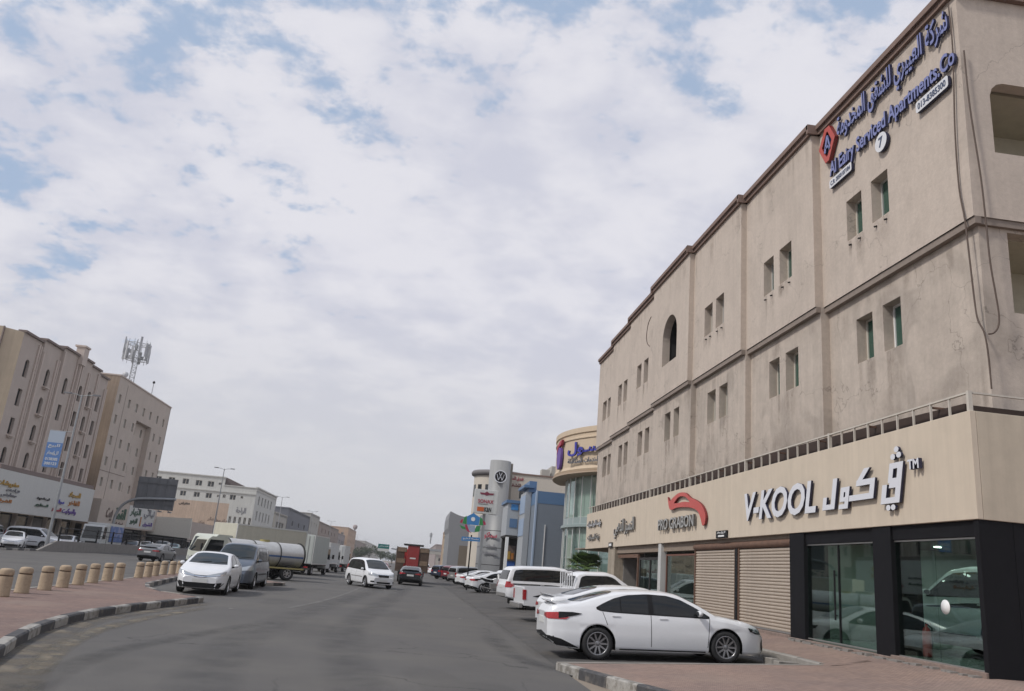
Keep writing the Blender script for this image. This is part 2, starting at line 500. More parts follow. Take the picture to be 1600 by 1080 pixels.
m_rim = mat('alloy_rim', (0.55, 0.55, 0.56), 0.3, metal=0.85)
m_rim2 = mat('dark_alloy_rim', (0.30, 0.30, 0.31), 0.3, metal=0.8)
m_rimdark = mat('rim_dark', (0.03, 0.03, 0.032), 0.5)
m_cglass = mat('car_glass', (0.012, 0.014, 0.015), 0.04, spec=0.45)
m_cglass2 = mat('windscreen_glass', (0.024, 0.030, 0.032), 0.05, spec=0.5)
m_trim = mat('black_trim', (0.010, 0.010, 0.011), 0.55, spec=0.25)
m_chrome = mat('chrome', (0.7, 0.7, 0.72), 0.12, metal=1.0)
m_tail = mat('tail_lamp_red', (0.36, 0.012, 0.015), 0.15, spec=0.8)
m_head = mat('head_lamp_lens', (0.42, 0.44, 0.46), 0.12, spec=0.9, metal=0.3)
m_plate = mat('number_plate', (0.62, 0.62, 0.60), 0.5)
m_red = mat('red_paint', (0.42, 0.03, 0.025), 0.4)
m_blue = mat('blue_paint', (0.035, 0.11, 0.36), 0.45)

def asphalt_mat(m):
    """grain, hairline cracks and darker repair patches on the worn asphalt"""
    t = m.node_tree; b = t.nodes['Principled BSDF']; g = t.nodes.new('ShaderNodeTexCoord').outputs['Object']
    src = b.inputs['Base Color'].links[0].from_socket
    sp = ramp(noise(55, 3, 0.7, g, tree=t), 0.35, 0.68, tree=t, lo=0.74, hi=1.28, kind='LINEAR')
    mp = t.nodes.new('ShaderNodeMapping'); t.links.new(g, mp.inputs['Vector'])
    nz = t.nodes.new('ShaderNodeTexNoise'); nz.inputs['Scale'].default_value = 1.1; nz.inputs['Detail'].default_value = 5; t.links.new(g, nz.inputs['Vector'])
    vm = t.nodes.new('ShaderNodeVectorMath'); vm.operation = 'MULTIPLY_ADD'; t.links.new(nz.outputs['Color'], vm.inputs[0]); vm.inputs[1].default_value = (1.6, 1.6, 0); t.links.new(mp.outputs[0], vm.inputs[2])
    vo = t.nodes.new('ShaderNodeTexVoronoi'); vo.feature = 'DISTANCE_TO_EDGE'; vo.inputs['Scale'].default_value = 0.28; t.links.new(vm.outputs[0], vo.inputs['Vector'])
    ck = ramp(vo.outputs['Distance'], 0.0, 0.006, tree=t, lo=0.45, hi=1.0)
    km = ramp(noise(0.16, 3, 0.5, g, off=(7, 2, 0), tree=t), 0.50, 0.56, tree=t)
    ck = M('ADD', M('MULTIPLY', ck, km, tree=t), M('SUBTRACT', 1.0, km, tree=t), tree=t)
    pt_ = ramp(noise(0.42, 2, 0.4, g, off=(1, 9, 0), sc=(1, 0.35, 1), tree=t), 0.60, 0.64, tree=t, lo=1.0, hi=0.90)
    k = M('MULTIPLY', M('MULTIPLY', sp, ck, tree=t), pt_, tree=t)
    sc_ = t.nodes.new('ShaderNodeVectorMath'); sc_.operation = 'SCALE'; t.links.new(src, sc_.inputs[0]); t.links.new(k, sc_.inputs['Scale'])
    t.links.new(sc_.outputs[0], b.inputs['Base Color'])
asphalt_mat(m_asphalt); asphalt_mat(m_bay)
def crack_mat(m, scale=0.22, wid=0.004, lo=0.72):
    t = m.node_tree; b = t.nodes['Principled BSDF']; g = t.nodes.new('ShaderNodeTexCoord').outputs['Object']
    src = b.inputs['Base Color'].links[0].from_socket
    nz = t.nodes.new('ShaderNodeTexNoise'); nz.inputs['Scale'].default_value = 0.9; nz.inputs['Detail'].default_value = 6; t.links.new(g, nz.inputs['Vector'])
    vm = t.nodes.new('ShaderNodeVectorMath'); vm.operation = 'MULTIPLY_ADD'; t.links.new(nz.outputs['Color'], vm.inputs[0]); vm.inputs[1].default_value = (2.2, 2.2, 2.2); t.links.new(g, vm.inputs[2])
    vo = t.nodes.new('ShaderNodeTexVoronoi'); vo.feature = 'DISTANCE_TO_EDGE'; vo.inputs['Scale'].default_value = scale; t.links.new(vm.outputs[0], vo.inputs['Vector'])
    ck = ramp(vo.outputs['Distance'], 0.0, wid, tree=t, lo=lo, hi=1.0)
    gr = ramp(noise(9, 5, 0.7, g, tree=t), 0.3, 0.7, tree=t, lo=0.93, hi=1.07, kind='LINEAR')
    sc_ = t.nodes.new('ShaderNodeVectorMath'); sc_.operation = 'SCALE'; t.links.new(src, sc_.inputs[0]); t.links.new(M('MULTIPLY', ck, gr, tree=t), sc_.inputs['Scale'])
    t.links.new(sc_.outputs[0], b.inputs['Base Color'])
crack_mat(m_facade); crack_mat(m_facade_low, 0.3, 0.005, 0.65)
def paver_mat(name, c1, c2, mortar, scale, ang):
    m = bpy.data.materials.new(name); m.use_nodes = True
    t = m.node_tree; b = t.nodes['Principled BSDF']; b.inputs['Roughness'].default_value = 0.9
    g = t.nodes.new('ShaderNodeTexCoord'); mp = t.nodes.new('ShaderNodeMapping'); mp.inputs['Rotation'].default_value = (0, 0, ang)
    t.links.new(g.outputs['Object'], mp.inputs['Vector'])
    br = t.nodes.new('ShaderNodeTexBrick'); br.inputs['Scale'].default_value = scale
    br.inputs['Mortar Size'].default_value = 0.025; br.inputs['Color1'].default_value = (*c1, 1); br.inputs['Color2'].default_value = (*c2, 1)
    br.inputs['Mortar'].default_value = (*mortar, 1); br.inputs['Bias'].default_value = 0.0
    t.links.new(mp.outputs[0], br.inputs['Vector'])
    k = ramp(noise(0.7, 6, 0.65, g.outputs['Object'], tree=t), 0.3, 0.7, tree=t)
    dirt = mixc(k, (0.85, 0.85, 0.86), (1.12, 1.08, 1.02), tree=t)
    c = mixc(1.0, br.outputs['Color'], dirt, tree=t, bt='MULTIPLY')
    f2 = ramp(noise(0.35, 4, 0.6, g.outputs['Object'], off=(4, 4, 0), tree=t), 0.5, 0.7, tree=t, lo=0, hi=0.5)
    c = mixc(f2, c, (0.27, 0.205, 0.165), tree=t)
    t.links.new(c, b.inputs['Base Color'])
    bn = t.nodes.new('ShaderNodeBump'); bn.inputs['Strength'].default_value = 0.5; bn.inputs['Distance'].default_value = 0.008
    t.links.new(br.outputs['Fac'], bn.inputs['Height']); bn.invert = True
    t.links.new(bn.outputs[0], b.inputs['Normal'])
    return m
m_paver = paver_mat('red_pavers', (0.265, 0.18, 0.155), (0.195, 0.128, 0.11), (0.11, 0.085, 0.075), 5.0, 0.1)
m_paver_r = paver_mat('pink_pavers', (0.32, 0.23, 0.195), (0.245, 0.172, 0.146), (0.14, 0.105, 0.09), 5.0, 0.05)

# ------------------------------------------------------------------ ground, road, pavements
def sheet(name, pts, z, m, kind='structure'):
    bm = bmesh.new()
    vs = [bm.verts.new((p[0], p[1], p[2] if len(p) > 2 else z)) for p in pts]
    es = [bm.edges.new((vs[i], vs[(i + 1) % len(vs)])) for i in range(len(vs))]
    bmesh.ops.triangle_fill(bm, use_beauty=True, edges=es, normal=(0, 0, 1))
    me = bpy.data.meshes.new(name); bm.to_mesh(me); bm.free(); me.materials.append(m)
    for p in me.polygons: p.use_smooth = False
    o = bpy.data.objects.new(name, me); col.objects.link(o)
    return tag(o, kind=kind)
sheet('ground', [(-3000, -60), (3000, -60), (3000, 5000), (-3000, 5000)], -0.03, m_dirt)
sheet('road', [(-31.0, -40), (3.05, -40), (3.05, 700), (-31.0, 700)], 0.0, m_asphalt)
# the left island between the two carriageways
LK = [(-2.3, 2.0), (-3.6, 6.2), (-4.6, 9.6), (-5.28, 12.09), (-5.7, 13.5), (-6.13, 15.31), (-6.42, 17.14), (-6.55, 19.11), (-6.53, 20.81), (-6.42, 22.6), (-6.25, 24.6), (-6.12, 26.4)]
BAYL = [(-6.5, 26.75), (-7.6, 27.6), (-8.7, 29.6), (-9.5, 32.2), (-10.1, 36.5), (-11.0, 43), (-12.6, 55), (-14.5, 75), (-15.0, 260)]
BACK = [(-15.7, 260), (-15.3, 75), (-13.4, 55), (-12.0, 43.5), (-11.5, 38), (-10.9, 31.2), (-10.4, 25), (-10.0, 20), (-9.2, 12), (-8.2, 2)]
ktop = 0.15
sheet('pavement', [(p[0] - 0.15 if i < len(LK) else p[0], p[1]) for i, p in enumerate(LK + BAYL)] + BACK, ktop, m_paver)
def kerb_run(root, pts, length, z1, width, mats, side=1, zfun=None, z0=-0.02):
    """kerbstones laid one by one along a line"""
    seg = []; d = 0
    P = [Vector((p[0], p[1], 0)) for p in pts]
    L = [0]
    for i in range(1, len(P)): L.append(L[-1] + (P[i] - P[i - 1]).length)
    def at(s_):
        for i in range(1, len(P)):
            if s_ <= L[i]: return P[i - 1].lerp(P[i], (s_ - L[i - 1]) / max(L[i] - L[i - 1], 1e-6))
        return P[-1]
    k = 0; s_ = 0
    while s_ < L[-1] - 0.2:
        e = min(s_ + length, L[-1]); a, b = at(s_ + 0.006), at(e - 0.006)
        t_ = (b - a).normalized(); nrm = Vector((-t_.y, t_.x, 0)) * side * width
        za = (zfun(a) if zfun else 0); zb = (zfun(b) if zfun else 0)
        j = random.uniform(-0.004, 0.006)
        mb = MB(); ch = 0.025
        sec = lambda p, zz: [p + Vector((0, 0, z0 + zz)), p + Vector((0, 0, z1 - ch + zz + j)), p + nrm * (ch / width) + Vector((0, 0, z1 + zz + j)), p + nrm + Vector((0, 0, z1 + zz + j)), p + nrm + Vector((0, 0, z0 + zz))]
        A, B = sec(a, za), sec(b, zb)
        mb.add(A + B, [(0, 1, 6, 5), (1, 2, 7, 6), (2, 3, 8, 7), (3, 4, 9, 8), (4, 0, 5, 9), (4, 3, 2, 1, 0), (5, 6, 7, 8, 9)])
        o = mb.build('kerbstone', mats[k % len(mats)], root)
        s_ = e; k += 1
lk = bpy.data.objects.new('kerb', None); col.objects.link(lk); tag(lk, kind='structure')
kerb_run(lk, LK, 0.98, ktop + 0.012, 0.17, [m_kb, m_kw], side=1)
lk2 = bpy.data.objects.new('kerb', None); col.objects.link(lk2); tag(lk2, kind='structure')
kerb_run(lk2, [(-6.12, 26.41)] + BAYL[:6], 1.0, ktop + 0.012, 0.16, [m_kb, m_kg, m_kb, m_kg], side=1)
lk3 = bpy.data.objects.new('kerb', None); col.objects.link(lk3); tag(lk3, kind='structure')
kerb_run(lk3, BACK[::-1][:-1], 1.0, ktop + 0.01, 0.16, [m_kg], side=-1)
# small paved spit beyond the parked van
sheet('pavement', [(-10.6, 41.6), (-7.2, 41.3), (-6.3, 43.2), (-6.35, 44.6), (-8.2, 45.6), (-10.9, 45.6)], 0.14, m_paver)
lk4 = bpy.data.objects.new('kerb', None); col.objects.link(lk4); tag(lk4, kind='structure')
kerb_run(lk4, [(-10.6, 41.6), (-7.2, 41.3), (-6.3, 43.2), (-6.35, 44.6), (-8.2, 45.6)], 0.95, 0.152, 0.16, [m_kg, m_kb], side=1)
# worn yellow line and dust along the left kerb
def strip(name, pts, w_, z, m, wfun=None, soft=False):
    P = [Vector((*p, 0)) for p in pts]; a = []; b = []
    for i, p in enumerate(P):
        t_ = (P[min(i + 1, len(P) - 1)] - P[max(i - 1, 0)]).normalized(); n_ = Vector((-t_.y, t_.x, 0))
        ww = wfun(i) if wfun else w_
        a.append((p + n_ * ww / 2).to_tuple()[:2] + (z,)); b.append((p - n_ * ww / 2).to_tuple()[:2] + (z,))
    mb = MB(); n = len(P)
    if not soft:
        mb.add(a + b, [(i, i + 1, n + i + 1, n + i) for i in range(n - 1)])
        return tag(mb.build(name, m), kind='structure')
    R_n = 5; vs = []
    for j in range(R_n):
        for i in range(n): vs.append(tuple(Vector(a[i]).lerp(Vector(b[i]), j / (R_n - 1))))
    mb.add(vs, [(j * n + i, j * n + i + 1, (j + 1) * n + i + 1, (j + 1) * n + i) for j in range(R_n - 1) for i in range(n - 1)])
    o = mb.build(name, m); at_ = o.data.attributes.new('fade', 'FLOAT', 'POINT')
    for j in range(R_n):
        for i in range(n):
            e = min(1.0, i / 4, (n - 1 - i) / 4)
            at_.data[j * n + i].value = (0, 0.75, 1, 0.75, 0)[j] * e
    return tag(o, kind='structure')
def fade_mat(m, amount=1.0):
    if m.name + '_soft' in MATS: return MATS[m.name + '_soft']
    c = m.copy(); c.name = m.name + '_soft'; t = c.node_tree; b = t.nodes['Principled BSDF']
    at_ = t.nodes.new('ShaderNodeAttribute'); at_.attribute_name = 'fade'
    g = t.nodes.new('ShaderNodeTexCoord').outputs['Object']
    k = ramp(noise(1.6, 6, 0.65, g, off=(2, 8, 1), tree=t), 0.35, 0.65, tree=t, lo=0.25, hi=1.0)
    t.links.new(M('MULTIPLY', M('MULTIPLY', at_.outputs['Fac'], k, tree=t), amount, tree=t), b.inputs['Alpha'])
    MATS[c.name] = c
    return c
m_yline = mat('faded_yellow_line', (0.20, 0.168, 0.122), 0.9, var=0.2, vscale=2.5, color2=(0.122, 0.115, 0.103), c2lo=0.42, c2hi=0.62)
def smoothline(pts, n=6):
    out_ = []
    for i in range(len(pts) - 1):
        p0 = pts[max(i - 1, 0)]; p1 = pts[i]; p2 = pts[i + 1]; p3 = pts[min(i + 2, len(pts) - 1)]
        for k in range(n):
            t_ = k / n
            out_.append(tuple(0.5 * ((2 * p1[j]) + (-p0[j] + p2[j]) * t_ + (2 * p0[j] - 5 * p1[j] + 4 * p2[j] - p3[j]) * t_ ** 2 + (-p0[j] + 3 * p1[j] - 3 * p2[j] + p3[j]) * t_ ** 3) for j in range(len(p1))))
    out_.append(tuple(pts[-1])); return out_
YL = smoothline([(-1.6, 3.4), (-3.0, 7.0), (-4.03, 9.92), (-4.75, 12.2), (-5.25, 14.2), (-5.62, 16.6), (-5.72, 19.4), (-5.62, 22.0), (-5.5, 24.5)])
strip('road_marking', YL, 0.42, 0.006, fade_mat(m_yline), soft=True)
strip('road_dust', smoothline([(-2.0, 2.4), (-3.5, 6.6), (-4.45, 9.8), (-5.12, 12.2), (-5.55, 13.8), (-6.0, 15.6), (-6.28, 17.2), (-6.4, 19.1), (-6.38, 20.8), (-6.27, 22.6), (-6.1, 24.6), (-5.97, 26.3)]), 0.75, 0.004, fade_mat(m_dust), soft=True)
strip('road_marking', [(3.0, 15.2), (3.05, 22), (3.05, 40), (2.95, 80), (2.9, 200)], 0.34, 0.006, fade_mat(m_line, 0.9), soft=True)
strip('road_marking', smoothline([(-3.6, 27), (-3.2, 32), (-2.9, 40), (-2.75, 52)]), 0.16, 0.008, mat('faint_line', (0.15, 0.143, 0.135), 0.9, var=0.2, vscale=2, color2=(0.11, 0.105, 0.10), c2lo=0.45, c2hi=0.6))
# tyre-dark lanes in the road surface
m_lane = mat('polished_lane', (0.077, 0.076, 0.079), 0.7, var=0.16, vscale=0.5, spec=0.4, color2=(0.100, 0.097, 0.096), c2lo=0.4, c2hi=0.65)
strip('road_patch', smoothline([(0.2, 1), (-1.3, 6), (-2.4, 11), (-3.0, 16), (-3.1, 22), (-2.7, 30), (-2.0, 44), (-1.4, 70)]), 1.1, 0.004, fade_mat(m_lane, 0.32), soft=True)
strip('road_patch', smoothline([(2.0, 1), (0.6, 7), (-0.5, 12), (-1.2, 18), (-1.3, 24), (-1.0, 32), (-0.4, 46), (0.3, 70)]), 1.1, 0.004, fade_mat(m_lane, 0.32), soft=True)
m_tar = mat('dark_tyre_mark', (0.055, 0.054, 0.056), 0.8, var=0.2)
strip('tyre_mark', smoothline([(-3.6, 8.5), (-4.1, 10.5), (-4.35, 12.5), (-4.3, 14.6), (-3.9, 17.5), (-3.3, 21)]), 0.55, 0.008, fade_mat(m_tar, 0.32), soft=True)
strip('tyre_mark', smoothline([(3.6, 14.9), (2.6, 16.6), (2.3, 19.5), (2.4, 24)]), 0.7, 0.008, fade_mat(m_tar, 0.32), soft=True)
strip('oil_stain', smoothline([(4.2, 17.3), (5.4, 17.4), (7.0, 17.5)]), 0.9, 0.32, fade_mat(m_tar, 0.6), soft=True) if False else None
strip('road_marking', [(-29.9, -20), (-29.9, 72), (-29.9, 78)], 0.14, 0.006, m_line)

# right: parking bay that rises gently to the shops
BAY = lambda x: max(0.0, 0.045 * (x - 3.05))
def grid_sheet(name, xs, ys, zf, m):
    vs = [(x, y, zf(x, y)) for y in ys for x in xs]; nx = len(xs)
    mb = MB(); mb.add(vs, [(j * nx + i, j * nx + i + 1, (j + 1) * nx + i + 1, (j + 1) * nx + i) for j in range(len(ys) - 1) for i in range(nx - 1)])
    return tag(mb.build(name, m), kind='structure')
grid_sheet('parking_bay', [3.05, 4.5, 6, 8.4], [15.0, 24, 40, 70, 140, 400], lambda x, y: BAY(x) + 0.001, m_bay)
def paveR(x): return 0.13 + (x - 3.0) * 0.058 if x < 8.6 else 0.455 + (x - 8.6) * 0.19
grid_sheet('pavement', [8.35, 8.9, 9.3, 9.75, 10.4], [15.8, 20, 30, 46, 56], lambda x, y: min(paveR(x), 0.66), m_paver_r)
NEAR = [(3.05, 15.75), (3.9, 12.8), (5.2, 9.0), (6.6, 5.5), (8.2, 2.0), (11.5, 2.0), (24, 2.0), (24, 13.0)]
def nearp():
    xs = [2.9 + 0.35 * i for i in range(22)] + [11, 12.5, 15, 20, 26]
    bm = bmesh.new()
    poly = [(3.03, 15.75), (3.25, 15.0), (3.9, 12.8), (5.0, 9.4), (6.4, 6.0), (8.2, 2.5), (26, 2.5), (26, 15.8), (10.6, 15.8), (9.75, 15.8), (8.35, 15.8), (8.35, 15.79)]
    poly = [(3.03, 15.75), (3.25, 15.0), (3.9, 12.8), (5.0, 9.4), (6.4, 6.0), (8.2, 2.5), (26, 2.5), (26, 16.0), (8.35, 16.0)]
    vs = [bm.verts.new((x, y, 0)) for x, y in poly]; bm.faces.new(vs)
    for x in xs:
        g = bm.verts[:] + bm.edges[:] + bm.faces[:]
        bmesh.ops.bisect_plane(bm, geom=g, plane_co=(x, 0, 0), plane_no=(1, 0, 0))
    for v in bm.verts: v.co.z = min(paveR(v.co.x), 0.66)
    me = bpy.data.meshes.new('pavement'); bm.to_mesh(me); bm.free(); me.materials.append(m_paver_r)
    o = bpy.data.objects.new('pavement', me); col.objects.link(o); tag(o, kind='structure')
nearp()
rk = bpy.data.objects.new('kerb', None); col.objects.link(rk); tag(rk, kind='structure')
kerb_run(rk, [(2.92, 15.7), (3.12, 14.95), (3.78, 12.72), (4.88, 9.33), (6.3, 5.95), (8.1, 2.45)], 0.95, 0.015, 0.16, [m_kw, m_kb], side=1, zfun=lambda p: paveR(p.x), z0=-0.3)
kerb_run(rk, [(2.93, 15.72), (5.6, 15.86), (8.3, 16.0)], 0.95, 0.012, 0.14, [m_kg], side=-1, zfun=lambda p: paveR(p.x), z0=-0.3)
rk2 = bpy.data.objects.new('kerb', None); col.objects.link(rk2); tag(rk2, kind='structure')
kerb_run(rk2, [(8.32, 16.1), (8.32, 20), (8.32, 56)], 0.95, 0.015, 0.15, [m_kg], side=-1, zfun=lambda p: paveR(8.4), z0=-0.3)
# loose kerb pieces lying at the nose of the nearest car
for x, y, a, l_ in ((8.05, 16.95, 0.25, 0.55), (8.0, 17.6, 1.5, 0.5)):
    mb = MB(); mb.box(-l_ / 2, l_ / 2, -0.09, 0.09, 0, 0.15)
    o = mb.build('kerb_block', m_kg, None, (x, y, 0.22), bevel=0.015); o.rotation_euler = (0, 0.03, a)
    tag(o, 'loose pale kerb block %s the nose of the nearest white saloon' % ('in front of' if a < 1 else 'lying crosswise beyond'), 'kerb block')
# ------------------------------------------------------------------ right: apartment building over shops
AB = thing('apartment_building', 'long beige three storey building with stepped facade above a row of shops', 'building', (10.8, 13.9, 0))
def P_(o): return par(o, AB)
SEC = [(13.93, 20.2, 10.8), (20.2, 25.02, 10.55), (25.02, 29.88, 10.35), (29.88, 35.0, 10.14), (35.0, 39.96, 10.35), (39.96, 44.5, 10.55), (44.5, 49.1, 10.8)]
ZM, ZR, ZL = 9.63, 15.12, 3.3
WIN = [[(16.85, 17.6), (18.06, 18.82)], [(21.6, 22.43), (22.85, 23.6)], [(26.6, 27.4), (27.75, 28.6)], [(31.3, 32.0), (32.45, 33.25)], [(36.3, 37.05), (37.5, 38.3)], [(40.95, 41.7), (42.1, 42.9)], [(45.7, 46.4), (46.7, 47.7)]]
def frame_window(wl, a0, a1, b0, b1, dep, mf, mg, root_par, mull=True, fw_=0.05, nm='window'):
    f = MB()
    d0, d1 = -dep, -dep + 0.06
    wl.box(f, a0, a1, b0, b0 + fw_, d0, d1); wl.box(f, a0, a1, b1 - fw_, b1, d0, d1)
    wl.box(f, a0, a0 + fw_, b0 + fw_, b1 - fw_, d0, d1); wl.box(f, a1 - fw_, a1, b0 + fw_, b1 - fw_, d0, d1)
    if mull:
        c = (a0 + a1) / 2; wl.box(f, c - fw_ / 2, c + fw_ / 2, b0 + fw_, b1 - fw_, d0, d1)
    o = f.build(nm, mf); root_par(o)
    g = MB(); e = 0.004
    cs = ((a0 + fw_, (a0 + a1) / 2 - fw_ / 2), ((a0 + a1) / 2 + fw_ / 2, a1 - fw_)) if mull else ((a0 + fw_, a1 - fw_),)
    for p0, p1 in cs: wl.box(g, p0 + e, p1 - e, b0 + fw_ + e, b1 - fw_ - e, d0 + 0.015, d0 + 0.03)
    go = g.build('pane', mg); go.parent = o
    return o
for i, (y0, y1, x) in enumerate(SEC):
    # upper storey
    wl = Wall((x, 0, 0), (0, -1, 0))
    zt = ZR
    holes = []
    if i == 3:
        c, r = -32.38, 1.0
        h = [(c - r, 11.0), (c + r, 11.0), (c + r, 12.2)] + [(c + r * cos(a), 12.2 + 0.95 * sin(a)) for a in [pi * k / 14 for k in range(1, 14)]] + [(c - r, 12.2)]
        holes.append(h)
    else:
        for a, b in WIN[i]: holes.append([(-b, 11.08), (-a, 11.08), (-a, 12.27), (-b, 12.27)])
    P_(wl.holes('wall', [(-y1, ZM), (-y0, ZM), (-y0, zt), (-y1, zt)], holes, 0.34, m_facade, None))
    if i != 3:
        for k, (a, b) in enumerate(WIN[i]):
            frame_window(wl, -b, -a, 11.08, 12.27, 0.33, m_wframe if (i + k) % 2 else m_alu, m_greenglass if i < 2 else m_darkglass, P_)
            if i < 3:
                mb = MB()
                for q in range(2): mb.tube(wl.p(-a - 0.12 - q * 0.45, 10.93, -0.01), wl.p(-a - 0.12 - q * 0.45, 10.90, 0.07), 0.025, n=6)
                P_(mb.build('drain_spout', m_dark))
    else:
        mb = MB(); wl.box(mb, -33.5, -31.3, 10.9, 13.3, -1.6, -1.5); P_(mb.build('recess_wall', m_dark))
        mb = MB(); wl.box(mb, -33.5, -31.3, 10.9, 10.97, -1.6, -0.34); wl.box(mb, -33.52, -33.42, 10.9, 13.3, -1.5, -0.34); wl.box(mb, -31.34, -31.26, 10.9, 13.3, -1.5, -0.34); wl.box(mb, -33.5, -31.3, 13.2, 13.3, -1.5, -0.34)
        P_(mb.build('balcony_recess', m_dark))
    # soffit and moulding between storeys
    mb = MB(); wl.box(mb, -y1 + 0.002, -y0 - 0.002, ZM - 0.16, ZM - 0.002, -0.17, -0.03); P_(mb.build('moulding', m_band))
    # roof cornice in two steps
    mb = MB(); wl.box(mb, -y1, -y0 + (0.10 if i == 0 else 0.04), zt, zt + 0.14, -0.5, 0.09, 0); wl.box(mb, -y1, -y0 + (0.16 if i == 0 else 0.08), zt + 0.143, zt + 0.30, -0.5, 0.17, 0)
    P_(mb.build('cornice', m_cornice))
    # lower storey
    wq = Wall((x + 0.17, 0, 0), (0, -1, 0))
    holes = [[(-b, 7.65), (-a, 7.65), (-a, 8.86), (-b, 8.86)] for a, b in WIN[i]]
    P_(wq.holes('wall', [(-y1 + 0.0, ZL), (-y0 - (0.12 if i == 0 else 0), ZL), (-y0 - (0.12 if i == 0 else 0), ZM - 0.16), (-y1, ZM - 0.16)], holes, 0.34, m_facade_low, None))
    for k, (a, b) in enumerate(WIN[i]):
        frame_window(wq, -b, -a, 7.65, 8.86, 0.33, m_white if i == 0 and k == 0 else m_wframe, m_greenglass if i < 4 else m_darkglass, P_)
# drip stains under sills and mouldings, faded at the edges
m_stn = mat('drip_stain', (0.20, 0.155, 0.12), 0.95, var=0.2)
def stains(items, amount):
    vs = []; fs = []; al = []
    for wl_, a0, a1, b0, b1, d, st in items:
        o_ = len(vs)
        for j, bb in enumerate((b1, b1 - (b1 - b0) * 0.3, b0 + (b1 - b0) * 0.3, b0)):
            for i in range(5):
                vs.append(tuple(wl_.p(a0 + (a1 - a0) * i / 4, bb, d))); al.append((0, 0.8, 1, 0.8, 0)[i] * (0.9, 1, 0.55, 0)[j] * st)
        for j in range(3):
            for i in range(4): fs.append((o_ + j * 5 + i, o_ + j * 5 + i + 1, o_ + (j + 1) * 5 + i + 1, o_ + (j + 1) * 5 + i))
    mb = MB(); mb.add(vs, fs); o = mb.build('stain', fade_mat(m_stn, amount)); at_ = o.data.attributes.new('fade', 'FLOAT', 'POINT')
    at_.data.foreach_set('value', al); tag(P_(o), kind='stuff')
SI = []
for i, (y0, y1, x) in enumerate(SEC):
    wu = Wall((x, 0, 0), (0, -1, 0)); wq = Wall((x + 0.17, 0, 0), (0, -1, 0))
    for a, b in WIN[i]:
        for q in range(3):
            c = random.uniform(-b, -a); w_ = random.uniform(0.08, 0.25)
            if i != 3: SI.append((wu, c - w_, c + w_, 11.05 - random.uniform(0.4, 1.3), 11.06, 0.004, random.uniform(.4, 1)))
            SI.append((wq, c - w_, c + w_, 7.62 - random.uniform(0.5, 1.6), 7.64, 0.004, random.uniform(.4, 1)))
    y = y0 + 0.3
    while y < y1 - 0.2:
        w_ = random.uniform(0.05, 0.3)
        SI.append((wu, -y - w_, -y + w_, ZR - random.uniform(0.3, 1.6), ZR - 0.01, 0.005, random.uniform(.1, .7)))
        SI.append((wq, -y - w_, -y + w_, ZM - 0.17 - random.uniform(0.3, 1.4), ZM - 0.17, 0.005, random.uniform(.1, .7)))
        if random.random() < 0.6: SI.append((wq, -y - w_ * 2, -y + w_ * 2, 6.6 + random.uniform(-.4, .2), 5.0, 0.006, random.uniform(.3, .9)))
        y += random.uniform(0.25, 0.7)
stains(SI, 0.34)
# returns between the stepped bays
for i in range(1, 7):
    y = SEC[i][0]; xa, xb = SEC[i - 1][2], SEC[i][2]
    x0, x1 = min(xa, xb), max(xa, xb)
    s_ = -1 if xb < xa else 1
    mb = MB()
    mb.add([(x0, y, ZM), (x1 + 0.02, y, ZM), (x1 + 0.02, y, ZR), (x0, y, ZR)], [(0, 1, 2, 3)])
    P_(mb.build('wall_return', m_facade))
    mb = MB(); mb.add([(x0 + 0.17, y, ZL), (x1 + 0.19, y, ZL), (x1 + 0.19, y, ZM), (x0 + 0.17, y, ZM)], [(0, 1, 2, 3)])
    P_(mb.build('wall_return', m_facade_low))
    mb = MB(); mb.box(x0 - 0.17, x1, y - 0.1 if s_ < 0 else y - 0.002, y + 0.002 if s_ < 0 else y + 0.1, ZR, ZR + 0.301); P_(mb.build('cornice', m_cornice))
# end wall with balconies
we = Wall((0, 13.93, 0), (1, 0, 0))
op = [(11.42, 11.2), (15.6, 11.2), (15.6, 12.95), (11.75, 12.95), (11.6, 12.9), (11.48, 12.78), (11.42, 12.6)]
P_(we.holes('end_wall', [(10.8, ZM), (26, ZM), (26, ZR), (10.8, ZR)], [op], 0.3, m_facade, None))
we2 = Wall((0, 14.05, 0), (1, 0, 0))
op2 = [(11.62, 7.62), (16, 7.62), (16, 9.40), (11.62, 9.40)]
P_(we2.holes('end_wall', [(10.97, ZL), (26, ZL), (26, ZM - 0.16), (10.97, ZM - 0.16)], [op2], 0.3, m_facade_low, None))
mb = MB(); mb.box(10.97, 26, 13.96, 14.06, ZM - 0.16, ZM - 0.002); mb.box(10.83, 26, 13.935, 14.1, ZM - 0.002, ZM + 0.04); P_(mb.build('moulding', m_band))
mb = MB(); mb.box(10.7, 26, 13.80, 14.4, ZR + 0.002, ZR + 0.30); P_(mb.build('cornice', m_cornice))
m_balc = mat('balcony_plaster', (0.50, 0.46, 0.37), 0.9, var=0.1)
for z0, z1, xx in ((11.1, 13.05, 11.3), (7.5, 9.46, 11.5)):
    mb = MB(); mb.box(xx, 16.5, 15.9, 16.0, z0, z1); mb.box(xx - 0.1, xx, 14.36, 16.0, z0, z1); mb.box(xx, 16.5, 14.36, 15.9, z0, z0 + 0.08); mb.box(xx, 16.5, 14.36, 15.9, z1 - 0.08, z1)
    P_(mb.build('balcony_recess', m_balc))
mb = MB(); mb.tube((12.15, 15.2, 11.2), (12.15, 15.2, 12.3), 0.02); mb.lathe([(0, 0.12), (0.08, 0.1), (0.1, 0), (0, -0.02)], 10, c=(12.15, 15.2, 12.3)); P_(mb.build('balcony_lamp', m_dark))
